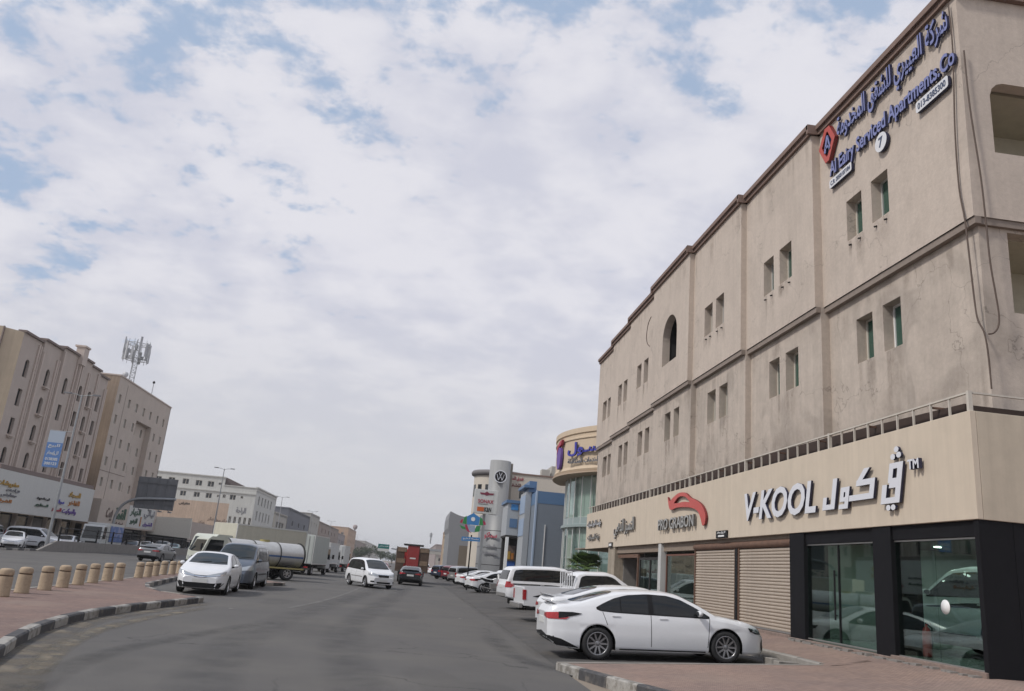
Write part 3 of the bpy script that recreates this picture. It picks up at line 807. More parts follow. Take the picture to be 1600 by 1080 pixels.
# roof and rear
mb = MB(); mb.box(11.2, 26, 14.4, 49.0, ZR - 0.6, ZR - 0.4); mb.box(25.9, 26, 14.2, 49.05, 3.3, ZR - 0.6); mb.box(11.2, 26, 48.95, 49.1, 3.3, ZR + 0.1)
P_(mb.build('roof', m_facade))

# ---- shop storey
XF, ZB, ZF0, ZF1, YC, YE = 9.72, 0.66, 3.26, 5.2, 13.05, 45.5
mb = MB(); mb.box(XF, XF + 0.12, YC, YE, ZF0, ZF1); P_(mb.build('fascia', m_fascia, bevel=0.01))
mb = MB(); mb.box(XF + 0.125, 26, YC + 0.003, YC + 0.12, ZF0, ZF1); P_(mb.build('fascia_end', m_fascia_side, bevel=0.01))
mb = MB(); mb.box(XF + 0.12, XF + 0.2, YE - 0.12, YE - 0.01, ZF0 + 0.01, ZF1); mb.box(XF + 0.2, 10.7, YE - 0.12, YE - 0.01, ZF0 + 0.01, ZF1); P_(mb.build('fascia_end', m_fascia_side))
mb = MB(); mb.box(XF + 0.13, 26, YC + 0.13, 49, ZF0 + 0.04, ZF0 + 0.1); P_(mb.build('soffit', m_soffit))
m_dkbrown = mat('dark_brown_sheet', (0.045, 0.028, 0.022), 0.85, var=0.2)
# dark strip added to fill the gap behind the railing; rusty brackets
mb = MB(); mb.prism([(YC + 0.5, 5.0), (YE - 0.2, 5.0), (YE - 0.2, 5.66), (30, 5.66), (22, 5.63), (17, 5.55), (YC + 0.5, 5.45)], (10.0, 0, 0), (0, 1, 0), (0, 0, 1), (0.04, 0, 0)); P_(mb.build('dark_strip', m_dkbrown))
mb = MB(); mb.box(10.05, 26, 13.5, 13.54, 5.0, 5.42); P_(mb.build('dark_strip', m_dkbrown))
post = MB(); post.box(-0.02, 0.02, -0.014, 0.014, 0, 0.36); pm = post.mesh('railing_post', m_rail)
postw = MB(); postw.box(-0.04, 0.04, -0.03, 0.03, 0, 0.38); pmw = postw.mesh('railing_post', m_rail)
y = YC + 0.06; k = 0
while y < YE:
    o = inst('railing_post', pmw if k % 9 == 0 else pm, None, (XF + 0.06, y, ZF1)); P_(o)
    if k % 4 == 2:
        mb = MB(); mb.box(XF + 0.09, 10.3 if y > 29.9 else 10.6, y + 0.03, y + 0.07, ZF1 + 0.27, ZF1 + 0.31); P_(mb.build('railing_bracket', m_rust))
    y += 0.56; k += 1
mb = MB(); mb.box(XF + 0.035, XF + 0.085, YC + 0.06, YE - 0.05, ZF1 + 0.332, ZF1 + 0.365); P_(mb.build('railing_rail', m_rail))
for k in range(12):
    P_(inst('railing_post', pm, None, (XF + 1.2 * k + 1.3, YC + 0.06, ZF1)))
mb = MB(); mb.box(XF + 0.11, 26, YC + 0.04, YC + 0.085, ZF1 + 0.332, ZF1 + 0.365); P_(mb.build('railing_rail', m_rail))
# piers
PX = XF + 0.03
def pier(y0, y1, m, nm='pier', x1=10.4, z0=0.45):
    mb = MB(); mb.box(PX, x1, y0, y1, z0, ZF0 + 0.04); return P_(mb.build(nm, m, bevel=0.008))
pier(13.08, 13.2, m_black_clad)
pier(15.75, 16.42, m_black_clad); pier(19.52, 20.3, m_black_clad)
m_pier2 = mat('stained_pier', (0.34, 0.29, 0.23), 0.9, var=0.25, vscale=2, streak=0.25)
pier(38.8, 40.1, m_pier2)
mb = MB(); mb.box(10.405, 26, 13.08, 13.2, 0.3, ZF0 + 0.04); P_(mb.build('cladding_panel', m_black_clad))
# screws and a small socket on the black cladding
mb = MB()
for x, z in ((10.75, 2.12), (10.9, 2.1)): mb.box(x, x + 0.05, 13.05, 13.079, z, z + 0.06)
P_(mb.build('cladding_clip', m_white))
mb = MB(); mb.box(PX + 0.05, 10.4, 13.21, 20.35, 2.98, ZF0 + 0.03); P_(mb.build('lintel', m_black_clad))
ar_d = bpy.data.lights.new('showroom_light', 'AREA'); ar_d.energy = 60; ar_d.size = 5; ar_d.color = (0.88, 1.0, 0.93); ar_ = bpy.data.objects.new('showroom_light', ar_d); col.objects.link(ar_); ar_.location = (13.2, 16.7, 3.1)
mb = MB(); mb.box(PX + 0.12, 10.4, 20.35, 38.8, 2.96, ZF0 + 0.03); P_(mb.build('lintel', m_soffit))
mb = MB(); mb.box(XF - 0.02, 10.5, 13.1, 15.85, 0.3, 0.74); mb.box(XF + 0.0, 10.5, 15.855, 20.35, 0.3, 0.70); mb.box(XF + 0.02, 10.5, 20.36, 40.1, 0.3, 0.74); P_(mb.build('plinth', mat('plinth_tile', (0.22, 0.165, 0.14), 0.85, var=0.3, vscale=5, bump=0.4), bevel=0.012))
# broken edging below the shop window
mb = MB()
for k in range(26):
    yy = 13.2 + k * 0.27 + random.uniform(-.05, .05); l_ = random.uniform(0.1, 0.24)
    mb.box(XF - 0.13 - random.uniform(0, .05), XF - 0.015, yy, yy + l_, 0.60, 0.655 + random.uniform(0, 0.04), rz=random.uniform(-.15, .15))
tag(P_(mb.build('broken_edging', m_conc)), kind='stuff')
m_sglass = glass_mat('shop_glass', (0.66, 0.76, 0.72), 0.075)
def glazing(y0, y1, n, z0=0.76, z1=2.94, seam=True):
    wg = (y1 - y0) / n
    for k in range(n):
        mb = MB(); mb.box(PX + 0.10, PX + 0.115, y0 + k * wg + 0.005, y0 + (k + 1) * wg - 0.005, z0, z1)
        P_(mb.build('glass_pane', m_sglass))
    mb = MB(); mb.box(PX + 0.08, PX + 0.14, y0, y1, z0 - 0.03, z0 - 0.002); mb.box(PX + 0.08, PX + 0.14, y0, y1, z1 + 0.002, z1 + 0.03); P_(mb.build('glazing_channel', m_steel))
glazing(13.21, 15.75, 2); glazing(16.42, 19.52, 2)
mb = MB()
mb.tube((PX + 0.04, 18.12, 1.25), (PX + 0.04, 18.12, 2.35), 0.022); mb.tube((PX + 0.04, 18.12, 1.35), (PX + 0.1, 18.12, 1.35), 0.012); mb.tube((PX + 0.04, 18.12, 2.25), (PX + 0.1, 18.12, 2.25), 0.012)
P_(mb.build('door_handle', m_trim))
mb = MB(); mb.box(PX + 0.085, PX + 0.13, 18.0, 18.04, 0.77, 2.93); P_(mb.build('door_edge', m_trim))
mb = MB(); mb.lathe([(0, 0), (0.13, 0), (0.13, 0.004), (0, 0.004)], 20, c=(PX + 0.09, 14.25, 1.74), axis='X'); P_(mb.build('glass_sticker', m_white))
# showroom interior
m_showwall = mat('showroom_wall', (0.45, 0.52, 0.47), 0.8, var=0.1)
m_showfloor = mat('showroom_floor', (0.26, 0.28, 0.27), 0.25, var=0.1)
mb = MB(); mb.box(9.95, 18, 13.3, 20.28, 0.70, 0.76); P_(mb.build('showroom_floor', m_showfloor))
mb = MB(); mb.box(10.0, 18, 20.2, 20.3, 0.76, 3.2); P_(mb.build('showroom_wall', m_showwall))
mb = MB(); mb.box(17.9, 18, 13.3, 20.2, 0.76, 3.2); mb.box(10.42, 18, 13.21, 13.3, 0.76, 3.2); P_(mb.build('showroom_wall', m_dark))
mb = MB(); mb.box(10.42, 17.9, 13.3, 20.2, 3.15, 3.2); P_(mb.build('showroom_ceiling', m_dark))
mb = MB(); mb.box(11.7, 12.15, 19.0, 19.5, 0.76, 3.15); P_(mb.build('showroom_column', m_showwall))
m_spot = mat('spot_lamp', (0.9, 0.95, 0.9), 0.4, emit=((0.9, 1.0, 0.92), 18.0))
spot = MB(); spot.lathe([(0, 0), (0.085, 0), (0.085, 0.01), (0, 0.01)], 12); spm = spot.mesh('ceiling_spot', m_spot)
for k, (x, y) in enumerate([(11, 14.2), (11, 16), (11, 17.8), (12.6, 14.8), (12.6, 16.6), (12.6, 18.4), (14.3, 15.5), (14.3, 17.5), (10.8, 19.2), (15.8, 18.6)]):
    P_(inst('ceiling_spot', spm, None, (x, y, 3.12)))
ext = thing('fire_extinguisher', 'red fire extinguisher standing inside the shop window', 'fire extinguisher', (10.35, 15.62, 0.76))
mb = MB(); mb.lathe([(0, 0), (0.08, 0.01), (0.085, 0.05), (0.085, 0.46), (0.06, 0.54), (0.025, 0.58), (0.025, 0.62), (0, 0.62)], 14); mb.build('cylinder_body', m_red, ext)
mb = MB(); mb.box(-0.02, 0.1, -0.015, 0.015, 0.62, 0.66); mb.path([(0.03, 0, 0.62), (0.12, 0, 0.55), (0.12, 0, 0.3), (0.1, 0, 0.12)], 0.012, 6); mb.build('valve_handle', m_trim, ext)
# shutters
def shutter(y0, y1):
    f = MB(); f.box(PX + 0.1, PX + 0.2, y0, y0 + 0.07, 0.75, 2.95); f.box(PX + 0.1, PX + 0.2, y1 - 0.07, y1, 0.75, 2.95); fr = P_(f.build('shutter_frame', m_rust))
    n = 24; ph = (2.93 - 0.78) / n
    sl = MB(); hw = (y1 - y0) / 2 - 0.075
    prof = [(0.0, 0), (-0.028, ph * 0.2), (-0.032, ph * 0.5), (-0.028, ph * 0.75), (0.0, ph * 0.86), (0.0, ph * 0.98)]
    vs = [(x, yy, z) for yy in (-hw, hw) for x, z in prof]; m_ = len(prof)
    sl.add(vs, [(i, i + 1, m_ + i + 1, m_ + i) for i in range(m_ - 1)]); me = sl.mesh('slat', m_shutter)
    for k in range(n):
        o = inst('slat', me, None, (PX + 0.16 + random.uniform(-0.002, 0.002), (y0 + y1) / 2, 0.78 + k * ph)); o.parent = fr
    b = MB(); b.box(PX + 0.1, PX + 0.19, y0 + 0.08, y1 - 0.08, 0.75, 0.79); bo = b.build('bottom_rail', m_steel); bo.parent = fr
shutter(20.35, 23.95); shutter(24.15, 27.8)
mb = MB(); mb.box(PX + 0.22, PX + 0.25, 20.3, 27.9, 0.7, 3.2); P_(mb.build('shutter_backing', m_rust))
mb = MB(); mb.box(PX + 0.08, PX + 0.22, 23.96, 24.14, 0.74, 2.95); P_(mb.build('pier', m_trim))
mb = MB(); mb.tube((PX + 0.15, 20.4, 3.05), (PX + 0.15, 27.8, 3.05), 0.11); P_(mb.build('shutter_roll', m_rust))
# further shop windows
frame_window(Wall((PX + 0.2, 0, 0), (0, -1, 0)), -31.3, -27.9, 0.76, 2.85, 0.05, mat('brown_frame', (0.16, 0.07, 0.05), 0.6), m_sglass, P_, mull=False, fw_=0.06)
pier(31.4, 31.75, m_alu, x1=10.0, z0=0.7)
frame_window(Wall((PX + 0.2, 0, 0), (0, -1, 0)), -35.1, -31.9, 0.76, 2.75, 0.05, m_dark, m_sglass, P_, mull=True, fw_=0.1)
mb = MB(); mb.box(PX + 0.15, PX + 0.25, 35.2, 35.3, 0.7, 2.9); mb.box(PX + 0.15, PX + 0.25, 35.31, 38.7, 2.75, 2.9); P_(mb.build('door_frame', m_rust))
m_shopin = mat('shop_wall_grey', (0.20, 0.19, 0.18), 0.85, var=0.15)
mb = MB(); mb.box(13.5, 13.6, 27.9, 38.8, 0.7, 3.2); mb.box(10.2, 13.5, 31.5, 31.6, 0.7, 3.2); mb.box(10.2, 13.5, 35.2, 35.3, 0.7, 3.2); mb.box(10.2, 13.5, 38.7, 38.8, 0.7, 3.2); mb.box(10.2, 13.5, 27.9, 28.0, 0.7, 3.2); P_(mb.build('shop_interior_wall', m_shopin))
mb = MB(); mb.box(10.0, 13.5, 28, 38.7, 0.68, 0.75); P_(mb.build('shop_floor', m_conc))
mb = MB(); mb.box(11.2, 11.9, 35.8, 37.2, 0.75, 2.6); P_(mb.build('inner_door', mat('inner_door_brown', (0.12, 0.05, 0.035), 0.6)))
mb = MB(); mb.box(11.5, 12.5, 29, 30.8, 0.75, 1.7); mb.box(11.5, 12.3, 32.4, 34.6, 0.75, 1.55); P_(mb.build('shop_counter', m_greyglass))
# cables at the corner
def cable(name, pts, label, r=0.018, root=None):
    mb = MB(); mb.path(smoothline(pts, 5), r, 6); o = mb.build(name, m_cable)
    if root: return P_(o)
    return tag(o, label, 'cable')
cable('cable', [(10.72, 13.98 + 0.1, 15.0), (10.72, 14.05, 13.9), (10.73, 14.12, 12.9), (10.73, 14.2, 11.7), (10.74, 14.22, 10.4), (10.74, 14.12, 9.6), (10.75, 14.08, 8.6), (10.76, 14.05, 7.75), (10.76, 14.0, 7.35), (10.8, 13.9, 7.05), (10.83, 13.88, 6.6), (10.84, 13.88, 5.9)], 'thin brown cable hanging down the facade beside the building corner')
cable('cable', [(10.84, 13.86, 13.6), (10.86, 13.85, 12.2), (10.97, 13.85, 10.6), (11.0, 13.85, 9.7), (11.02, 13.85, 8.6), (11.08, 13.85, 7.9), (11.12, 13.86, 7.45), (11.08, 13.86, 7.2), (10.98, 13.87, 7.06), (10.86, 13.86, 7.02)], 'brown cable looping down the balcony side of the building corner')
cable('cable', [(10.12, 35.3, 14.0), (10.1, 35.7, 13.75), (10.08, 35.85, 13.2), (10.1, 35.75, 12.8), (10.12, 35.4, 12.55)], 'short dark cable loop sticking out beside the arched opening', 0.02)
# tilted hanger rods under the canopy
mb = MB()
for k in range(6):
    yy = 13.9 + k * 1.5; mb.tube((XF + 0.15, yy, ZF0 - 0.01), (10.1, yy + 0.35, ZF0 - 0.13), 0.014, n=5); mb.tube((10.1, yy + 0.35, ZF0 - 0.13), (10.1, yy + 0.35, ZF0 + 0.02), 0.012, n=5)
P_(mb.build('canopy_rod', m_dark))
mb = MB(); mb.lathe([(0, 0), (0.07, 0), (0.09, -0.05), (0.05, -0.11), (0, -0.12)], 12, c=(XF + 0.22, 13.25, ZF0 + 0.04)); P_(mb.build('canopy_lamp', m_white))

# ---- signs on the building
W1 = Wall((XF - 0.005, 0, 0), (0, -1, 0))
m_lw = mat('sign_letter_white', (0.66, 0.67, 0.71), 0.4); m_ln = mat('sign_letter_navy', (0.02, 0.022, 0.055), 0.5)
vk = thing('shop_sign', 'large white V-KOOL letters with navy sides on the beige fascia', 'sign', (9.7, 21, 3.7))
lettering('V-KOOL', W1, -22.92, -18.6, 3.69, 4.50, 0.04, [m_lw, m_ln], vk, bold=0.028, depth=0.055, shear=0.22)
va = thing('shop_sign', 'large white Arabic letters with navy sides and a TM mark, right of the V-KOOL letters', 'sign', (9.7, 17, 3.7))
def stroke_letters(wall, a0, b0, s_, shapes, d, dep, mats, root, nm='letter', sy=None):
    sy = sy or s_
    for sh in shapes:
        mb = MB()
        for poly in sh:
            mb.prism([(p[0] * s_ + a0, p[1] * sy + b0) for p in poly], wall.p(0, 0, d), wall.u, wall.v, wall.n * dep, 0, 1)
        par(mb.build(nm, mats), root)
def R_(x0, x1, y0, y1, sk=0.18): return [(x0 + y0 * sk, y0), (x1 + y0 * sk, y0), (x1 + y1 * sk, y1), (x0 + y1 * sk, y1)]
def disc(cx, cy, r, n=10): return [(cx + r * cos(2 * pi * k / n), cy + r * sin(2 * pi * k / n)) for k in range(n)]
ara = [
    [R_(0.40, 0.60, 0.17, 1.0), R_(0.0, 0.60, 0.0, 0.17), R_(0.0, 0.18, 0.17, 0.42)],
    [R_(0.82, 1.22, 0.50, 0.66), R_(0.82, 0.98, 0.34, 0.5), R_(1.05, 1.22, 0.12, 0.5), R_(0.82, 1.05, 0.20, 0.34), R_(0.80, 1.22, -0.03, 0.12)],
    [R_(1.24, 2.28, 0.18, 0.36), R_(2.09, 2.28, 0.36, 0.80), R_(1.50, 2.09, 0.62, 0.80), [(1.68, 0.80), (1.90, 0.80), (2.22, 1.14), (1.98, 1.14)]],
    [R_(2.60, 3.30, -0.04, 0.13), R_(3.11, 3.30, 0.13, 1.12), R_(2.60, 2.78, 0.13, 0.52), R_(2.86, 3.11, 0.40, 0.55), R_(2.80, 3.11, 0.95, 1.12), R_(2.80, 2.96, 0.68, 0.95), R_(2.80, 3.11, 0.55, 0.68)],
    [disc(2.88, -0.16, 0.085)], [disc(3.06, -0.16, 0.085)], [disc(3.13, 1.30, 0.09)], [disc(3.35, 1.33, 0.09)], [disc(3.27, 1.50, 0.09)],
]
stroke_letters(W1, -18.30, 3.72, 0.95, ara, 0.04, 0.055, [m_lw, m_ln], va, sy=0.70)
lettering('TM', W1, -14.80, -14.44, 4.30, 4.50, 0.04, [m_lw, m_ln], va, bold=0.03, depth=0.08)
pc = thing('shop_sign', 'silver PRO GRABON letters under a red car swoosh on the fascia', 'sign', (9.7, 29, 3.8))
m_sil = mat('sign_letter_silver', (0.50, 0.50, 0.48), 0.35, metal=0.5); m_sils = mat('sign_letter_side', (0.12, 0.11, 0.10), 0.5)
lettering('PRO GRABON', W1, -31.38, -27.25, 3.74, 4.16, 0.04, [m_sil, m_sils], pc, bold=0.012, depth=0.09)
m_swoosh = mat('swoosh_red', (0.50, 0.075, 0.06), 0.4, var=0.08); m_swd = mat('swoosh_side', (0.18, 0.02, 0.02), 0.5)
top_ = smoothline([(-30.32, 4.98), (-30.05, 4.80), (-29.6, 4.92), (-29.0, 5.02), (-28.3, 4.98), (-27.7, 4.76), (-27.1, 4.62), (-26.5, 4.40), (-26.15, 4.05), (-26.2, 3.78)], 4)
bot_ = smoothline([(-26.2, 3.78), (-26.42, 3.72), (-26.6, 3.95), (-26.9, 4.22), (-27.5, 4.38), (-28.3, 4.46), (-29.2, 4.50), (-29.9, 4.46), (-30.15, 4.62), (-30.32, 4.98)], 4)
inner_t = smoothline([(-29.55, 4.68), (-29.1, 4.86), (-28.6, 4.88), (-28.1, 4.78), (-27.75, 4.60)], 4)
inner_b = smoothline([(-27.75, 4.60), (-28.4, 4.66), (-29.0, 4.66), (-29.55, 4.68)], 4)
mb = MB()
hw = Wall((XF - 0.005, 0, 0), (0, -1, 0))
bm = bmesh.new()
def lp(pts, d):
    v = [bm.verts.new(hw.p(a, b, d)) for a, b in pts]; return v, [bm.edges.new((v[i], v[(i + 1) % len(v)])) for i in range(len(v))]
o1, e1 = lp(top_ + bot_[1:-1], 0.10); o2, e2 = lp(inner_t + inner_b[1:-1], 0.10)
bmesh.ops.triangle_fill(bm, use_beauty=True, edges=e1 + e2, normal=hw.n)
for lo in (o1, o2):
    bk = [bm.verts.new(v.co - hw.n * 0.08) for v in lo]
    for i in range(len(lo)):
        f = bm.faces.new((lo[i], lo[(i + 1) % len(lo)], bk[(i + 1) % len(lo)], bk[i])); f.material_index = 1
me = bpy.data.meshes.new('swoosh'); bm.to_mesh(me); bm.free(); me.materials.append(m_swoosh); me.materials.append(m_swd)
o = bpy.data.objects.new('swoosh', me); col.objects.link(o); par(o, pc)
a1_ = thing('shop_sign', 'silver Arabic lettering on the fascia, left of the red swoosh', 'sign', (9.7, 37, 4))
lettering('التميز الذهبي', W1, -38.7, -35.1, 3.62, 4.5, 0.03, [m_sil, m_sils], a1_, arabic=True, bold=0.01, depth=0.07)
a2_ = thing('shop_sign', 'two rows of pale Arabic lettering at the far end of the fascia', 'sign', (9.7, 43, 4))
lettering('مؤسسة النور للسيارات', W1, -44.9, -41.6, 4.30, 4.75, 0.03, [m_lw, m_sils], a2_, arabic=True, bold=0.01, depth=0.06)
lettering('زينة السيارات', W1, -44.7, -41.9, 3.66, 4.02, 0.03, [m_sil, m_sils], a2_, arabic=True, bold=0.01, depth=0.06)
def plate(wall, a0, a1, b0, b1, d, m, label, txt=None, tm=None, extra=None, r=0.0):
    t = thing('name_plate', label, 'sign', wall.p((a0 + a1) / 2, b0, d))
    mb = MB()
    if r:
        pts = []
        for cx, cy, s0 in ((a1 - r, b1 - r, 0), (a0 + r, b1 - r, 90), (a0 + r, b0 + r, 180), (a1 - r, b0 + r, 270)):
            pts += [(cx + r * cos(radians(s0 + q)), cy + r * sin(radians(s0 + q))) for q in (0, 30, 60, 90)]
        mb.prism(pts, wall.p(0, 0, d), wall.u, wall.v, wall.n * 0.08, 0, 1)
    else: wall.box(mb, a0, a1, b0, b1, d, d + 0.05)
    par(mb.build('panel', [m, m_ln]), t)
    return t
t = plate(W1, -25.30, -24.40, 3.27, 3.50, 0.0, m_trim, 'small black plate with white marks on the lower edge of the fascia')
lettering('للإيجار', W1, -25.22, -24.5, 3.40, 3.48, 0.052, [m_white, m_white], t, arabic=True, depth=0.004, single=True)
mb = MB(); W1.box(mb, -25.1, -24.6, 3.31, 3.36, 0.052, 0.056); par(mb.build('white_bar', m_white), t)
t = plate(W1, -39.8, -39.1, 3.25, 3.48, 0.0, m_dark, 'small dark plate with white rim at the far lower edge of the fascia')
mb = MB(); W1.box(mb, -39.7, -39.2, 3.31, 3.42, 0.052, 0.056); par(mb.build('white_panel', m_white), t)
# apartment company sign high on the first bay
W2 = Wall((10.8 - 0.003, 0, 0), (0, -1, 0))
m_lb = mat('sign_letter_blue', (0.19, 0.21, 0.42), 0.4, var=0.12, vscale=8); m_lbs = mat('sign_letter_blue_side', (0.018, 0.022, 0.07), 0.5)
ap = thing('company_sign', 'blue Arabic and English serviced apartments lettering high on the near bay', 'sign', (10.75, 17, 13.5))
lettering('شركة العييري للشقق المخدومة', W2, -19.0, -14.12, 14.02, 14.98, 0.04, [m_lb, m_lbs], ap, arabic=True, bold=0.018, depth=0.07)
lettering('Al Eairy Serviced Apartments.Co', W2, -19.45, -13.98, 13.22, 13.80, 0.04, [m_lb, m_lbs], ap, bold=0.022, depth=0.07)
lg = thing('company_logo', 'red diamond outline emblem with a blue A shape, left of the blue lettering', 'logo', (10.75, 19.5, 14.0))
m_lr = mat('logo_red', (0.45, 0.07, 0.05), 0.45)
dia = [(-19.98, 14.48), (-19.62, 15.0), (-19.36, 14.98), (-19.05, 14.46), (-19.42, 13.88), (-19.62, 13.88)]
din = [(-19.80, 14.46), (-19.52, 14.84), (-19.46, 14.84), (-19.24, 14.45), (-19.48, 14.06), (-19.56, 14.06)]
bm = bmesh.new(); hw = W2
o1, e1 = lp(dia, 0.14); o2, e2 = lp(din, 0.14)
bmesh.ops.triangle_fill(bm, use_beauty=True, edges=e1 + e2, normal=hw.n)
for lo in (o1, o2):
    bk = [bm.verts.new(v.co - hw.n * 0.12) for v in lo]
    for i in range(len(lo)):
        f = bm.faces.new((lo[i], lo[(i + 1) % len(lo)], bk[(i + 1) % len(lo)], bk[i])); f.material_index = 1
me = bpy.data.meshes.new('diamond_ring'); bm.to_mesh(me); bm.free(); me.materials.append(m_lr); me.materials.append(m_swd)
o = bpy.data.objects.new('diamond_ring', me); col.objects.link(o); par(o, lg)
mb = MB()
for poly in ([(-19.70, 14.20), (-19.60, 14.20), (-19.46, 14.68), (-19.54, 14.74)], [(-19.50, 14.74), (-19.44, 14.70), (-19.30, 14.20), (-19.40, 14.18)], [(-19.6, 14.32), (-19.4, 14.32), (-19.4, 14.40), (-19.6, 14.40)]):
    mb.prism(poly, W2.p(0, 0, 0.02), W2.u, W2.v, W2.n * 0.12, 0, 1)
par(mb.build('emblem', [m_lb, m_lbs]), lg)
m_pl = mat('plate_white', (0.68, 0.68, 0.70), 0.4)
m_ink = mat('plate_ink', (0.05, 0.07, 0.13), 0.5)
t = plate(W2, -15.42, -14.24, 12.93, 13.22, 0.03, m_pl, 'white rounded phone number plate 013-8385300 under the blue lettering', r=0.06)
lettering('013-8385300', W2, -15.34, -14.32, 12.99, 13.16, 0.112, [m_ink, m_ink], t, depth=0.006, bold=0.02, single=True)
t = plate(W2, -19.48, -18.30, 12.98, 13.24, 0.03, m_pl, 'white rounded registration plate left of the round number seven', r=0.05)
lettering('C.R: 2050107184', W2, -19.41, -18.37, 13.04, 13.18, 0.112, [m_ink, m_ink], t, depth=0.006, bold=0.02, single=True)
t = thing('number_disc', 'round white disc with a dark blue number 7', 'sign', (10.75, 16.9, 13.1))
mb = MB(); mb.prism(disc(-16.88, 13.02, 0.26, 28), W2.p(0, 0, 0.03), W2.u, W2.v, W2.n * 0.09, 0, 1); par(mb.build('disc', [m_pl, m_ln]), t)
lettering('7', W2, -16.97, -16.79, 12.88, 13.16, 0.122, [m_ink, m_ink], t, depth=0.006, bold=0.02, single=True)
# ------------------------------------------------------------------ vehicles
def interp(pts, x):
    if x <= pts[0][0]: return pts[0][1]
    for (a, b), (c, d) in zip(pts, pts[1:]):
        if x <= c: return b + (d - b) * (x - a) / (c - a)
    return pts[-1][1]
def smooth_fn(pts, r):
    def f(x):
        return sum(interp(pts, x + r * k / 3) * w_ for k, w_ in ((-3, 1), (-2, 2), (-1, 3), (0, 4), (1, 3), (2, 2), (3, 1))) / 16
    return f
def wheel_meshes(R, wd, rim_r, style, key):
    t = MB()   # tyre with rounded shoulders, axis along Y, outer face at y = 0 going inwards
    t.lathe([(rim_r, 0.012), (rim_r + 0.02, -0.004), (R - 0.035, 0.0), (R - 0.012, 0.018), (R, 0.045), (R, wd - 0.045), (R - 0.012, wd - 0.018), (R - 0.04, wd), (rim_r, wd - 0.01)], 36, axis='Y')
    r = MB()
    r.lathe([(rim_r + 0.004, 0.006), (rim_r - 0.012, 0.0), (rim_r - 0.022, 0.012), (rim_r - 0.03, 0.06), (rim_r - 0.03, wd * 0.8)], 32, axis='Y')
    r.lathe([(0.0, 0.022), (0.045, 0.02), (0.062, 0.032), (0.065, 0.06)], 16, axis='Y')
    d = MB(); d.lathe([(0, 0.085), (rim_r - 0.03, 0.085)], 24, axis='Y')
    for k in range(5):     # wheel nut marks; near-black backing disc paints the shade behind the spokes
        a = 2 * pi * k / 5; d.tube((0.035 * cos(a), 0.02, 0.035 * sin(a)), (0.035 * cos(a), 0.014, 0.035 * sin(a)), 0.008, n=6)
    ns = {'five': 5, 'split': 5, 'six': 6, 'ten': 10}[style]
    for k in range(ns):
        a = 2 * pi * k / ns + 0.3
        for off, tw in (((-1, .5), (1, .5)) if style == 'split' else ((0, 1),)):
            w0 = 0.034 if style == 'split' else (0.05 if style in ('five', 'six') else 0.022)
            a_in = a + off * 0.22; a_out = a + off * 0.34
            if style != 'split': a_in = a_out = a
            p0 = Vector((0.045 * cos(a_in), 0.024, 0.045 * sin(a_in))); p1 = Vector(((rim_r - 0.015) * cos(a_out), 0.012, (rim_r - 0.015) * sin(a_out)))
            dr = (p1 - p0).normalized(); n_ = Vector((-dr.z, 0, dr.x))
            vs = []
            for p, ww in ((p0, w0 * 1.15), (p1, w0 * 0.85)):
                for sy, s_ in ((0, -1), (0, 1), (0.04, 1), (0.04, -1)): vs.append(p + n_ * ww / 2 * s_ * (1 if sy == 0 else 1.3) + Vector((0, sy, 0)))
            r.add(vs, [(0, 1, 5, 4), (1, 2, 6, 5), (3, 0, 4, 7), (2, 3, 7, 6)])
    return t.mesh('wheel', m_rubber), r.mesh('rim', m_rim2 if style == 'split' else m_rim), d.mesh('backing_disc', m_rimdark)
WC = {}
def add_wheels(root, xs, half, R, wd=0.22, rim_r=0.225, style='five', z=0, rear_double=False):
    k = (R, wd, rim_r, style)
    if k not in WC: WC[k] = wheel_meshes(R, wd, rim_r, style, k)
    t, r, d = WC[k]
    for x in xs:
        for s_ in (1, -1):
            o = inst('wheel', t, root, (x, s_ * half, R + z), (0, 0, 0 if s_ < 0 else pi))
            inst('rim', r, o); inst('backing_disc', d, o)
def body_paint(name, c, rough=0.28, metal=0.0):
    return mat(name, c, rough, metal=metal, coat=0.6, var=0.03, vscale=1.2)

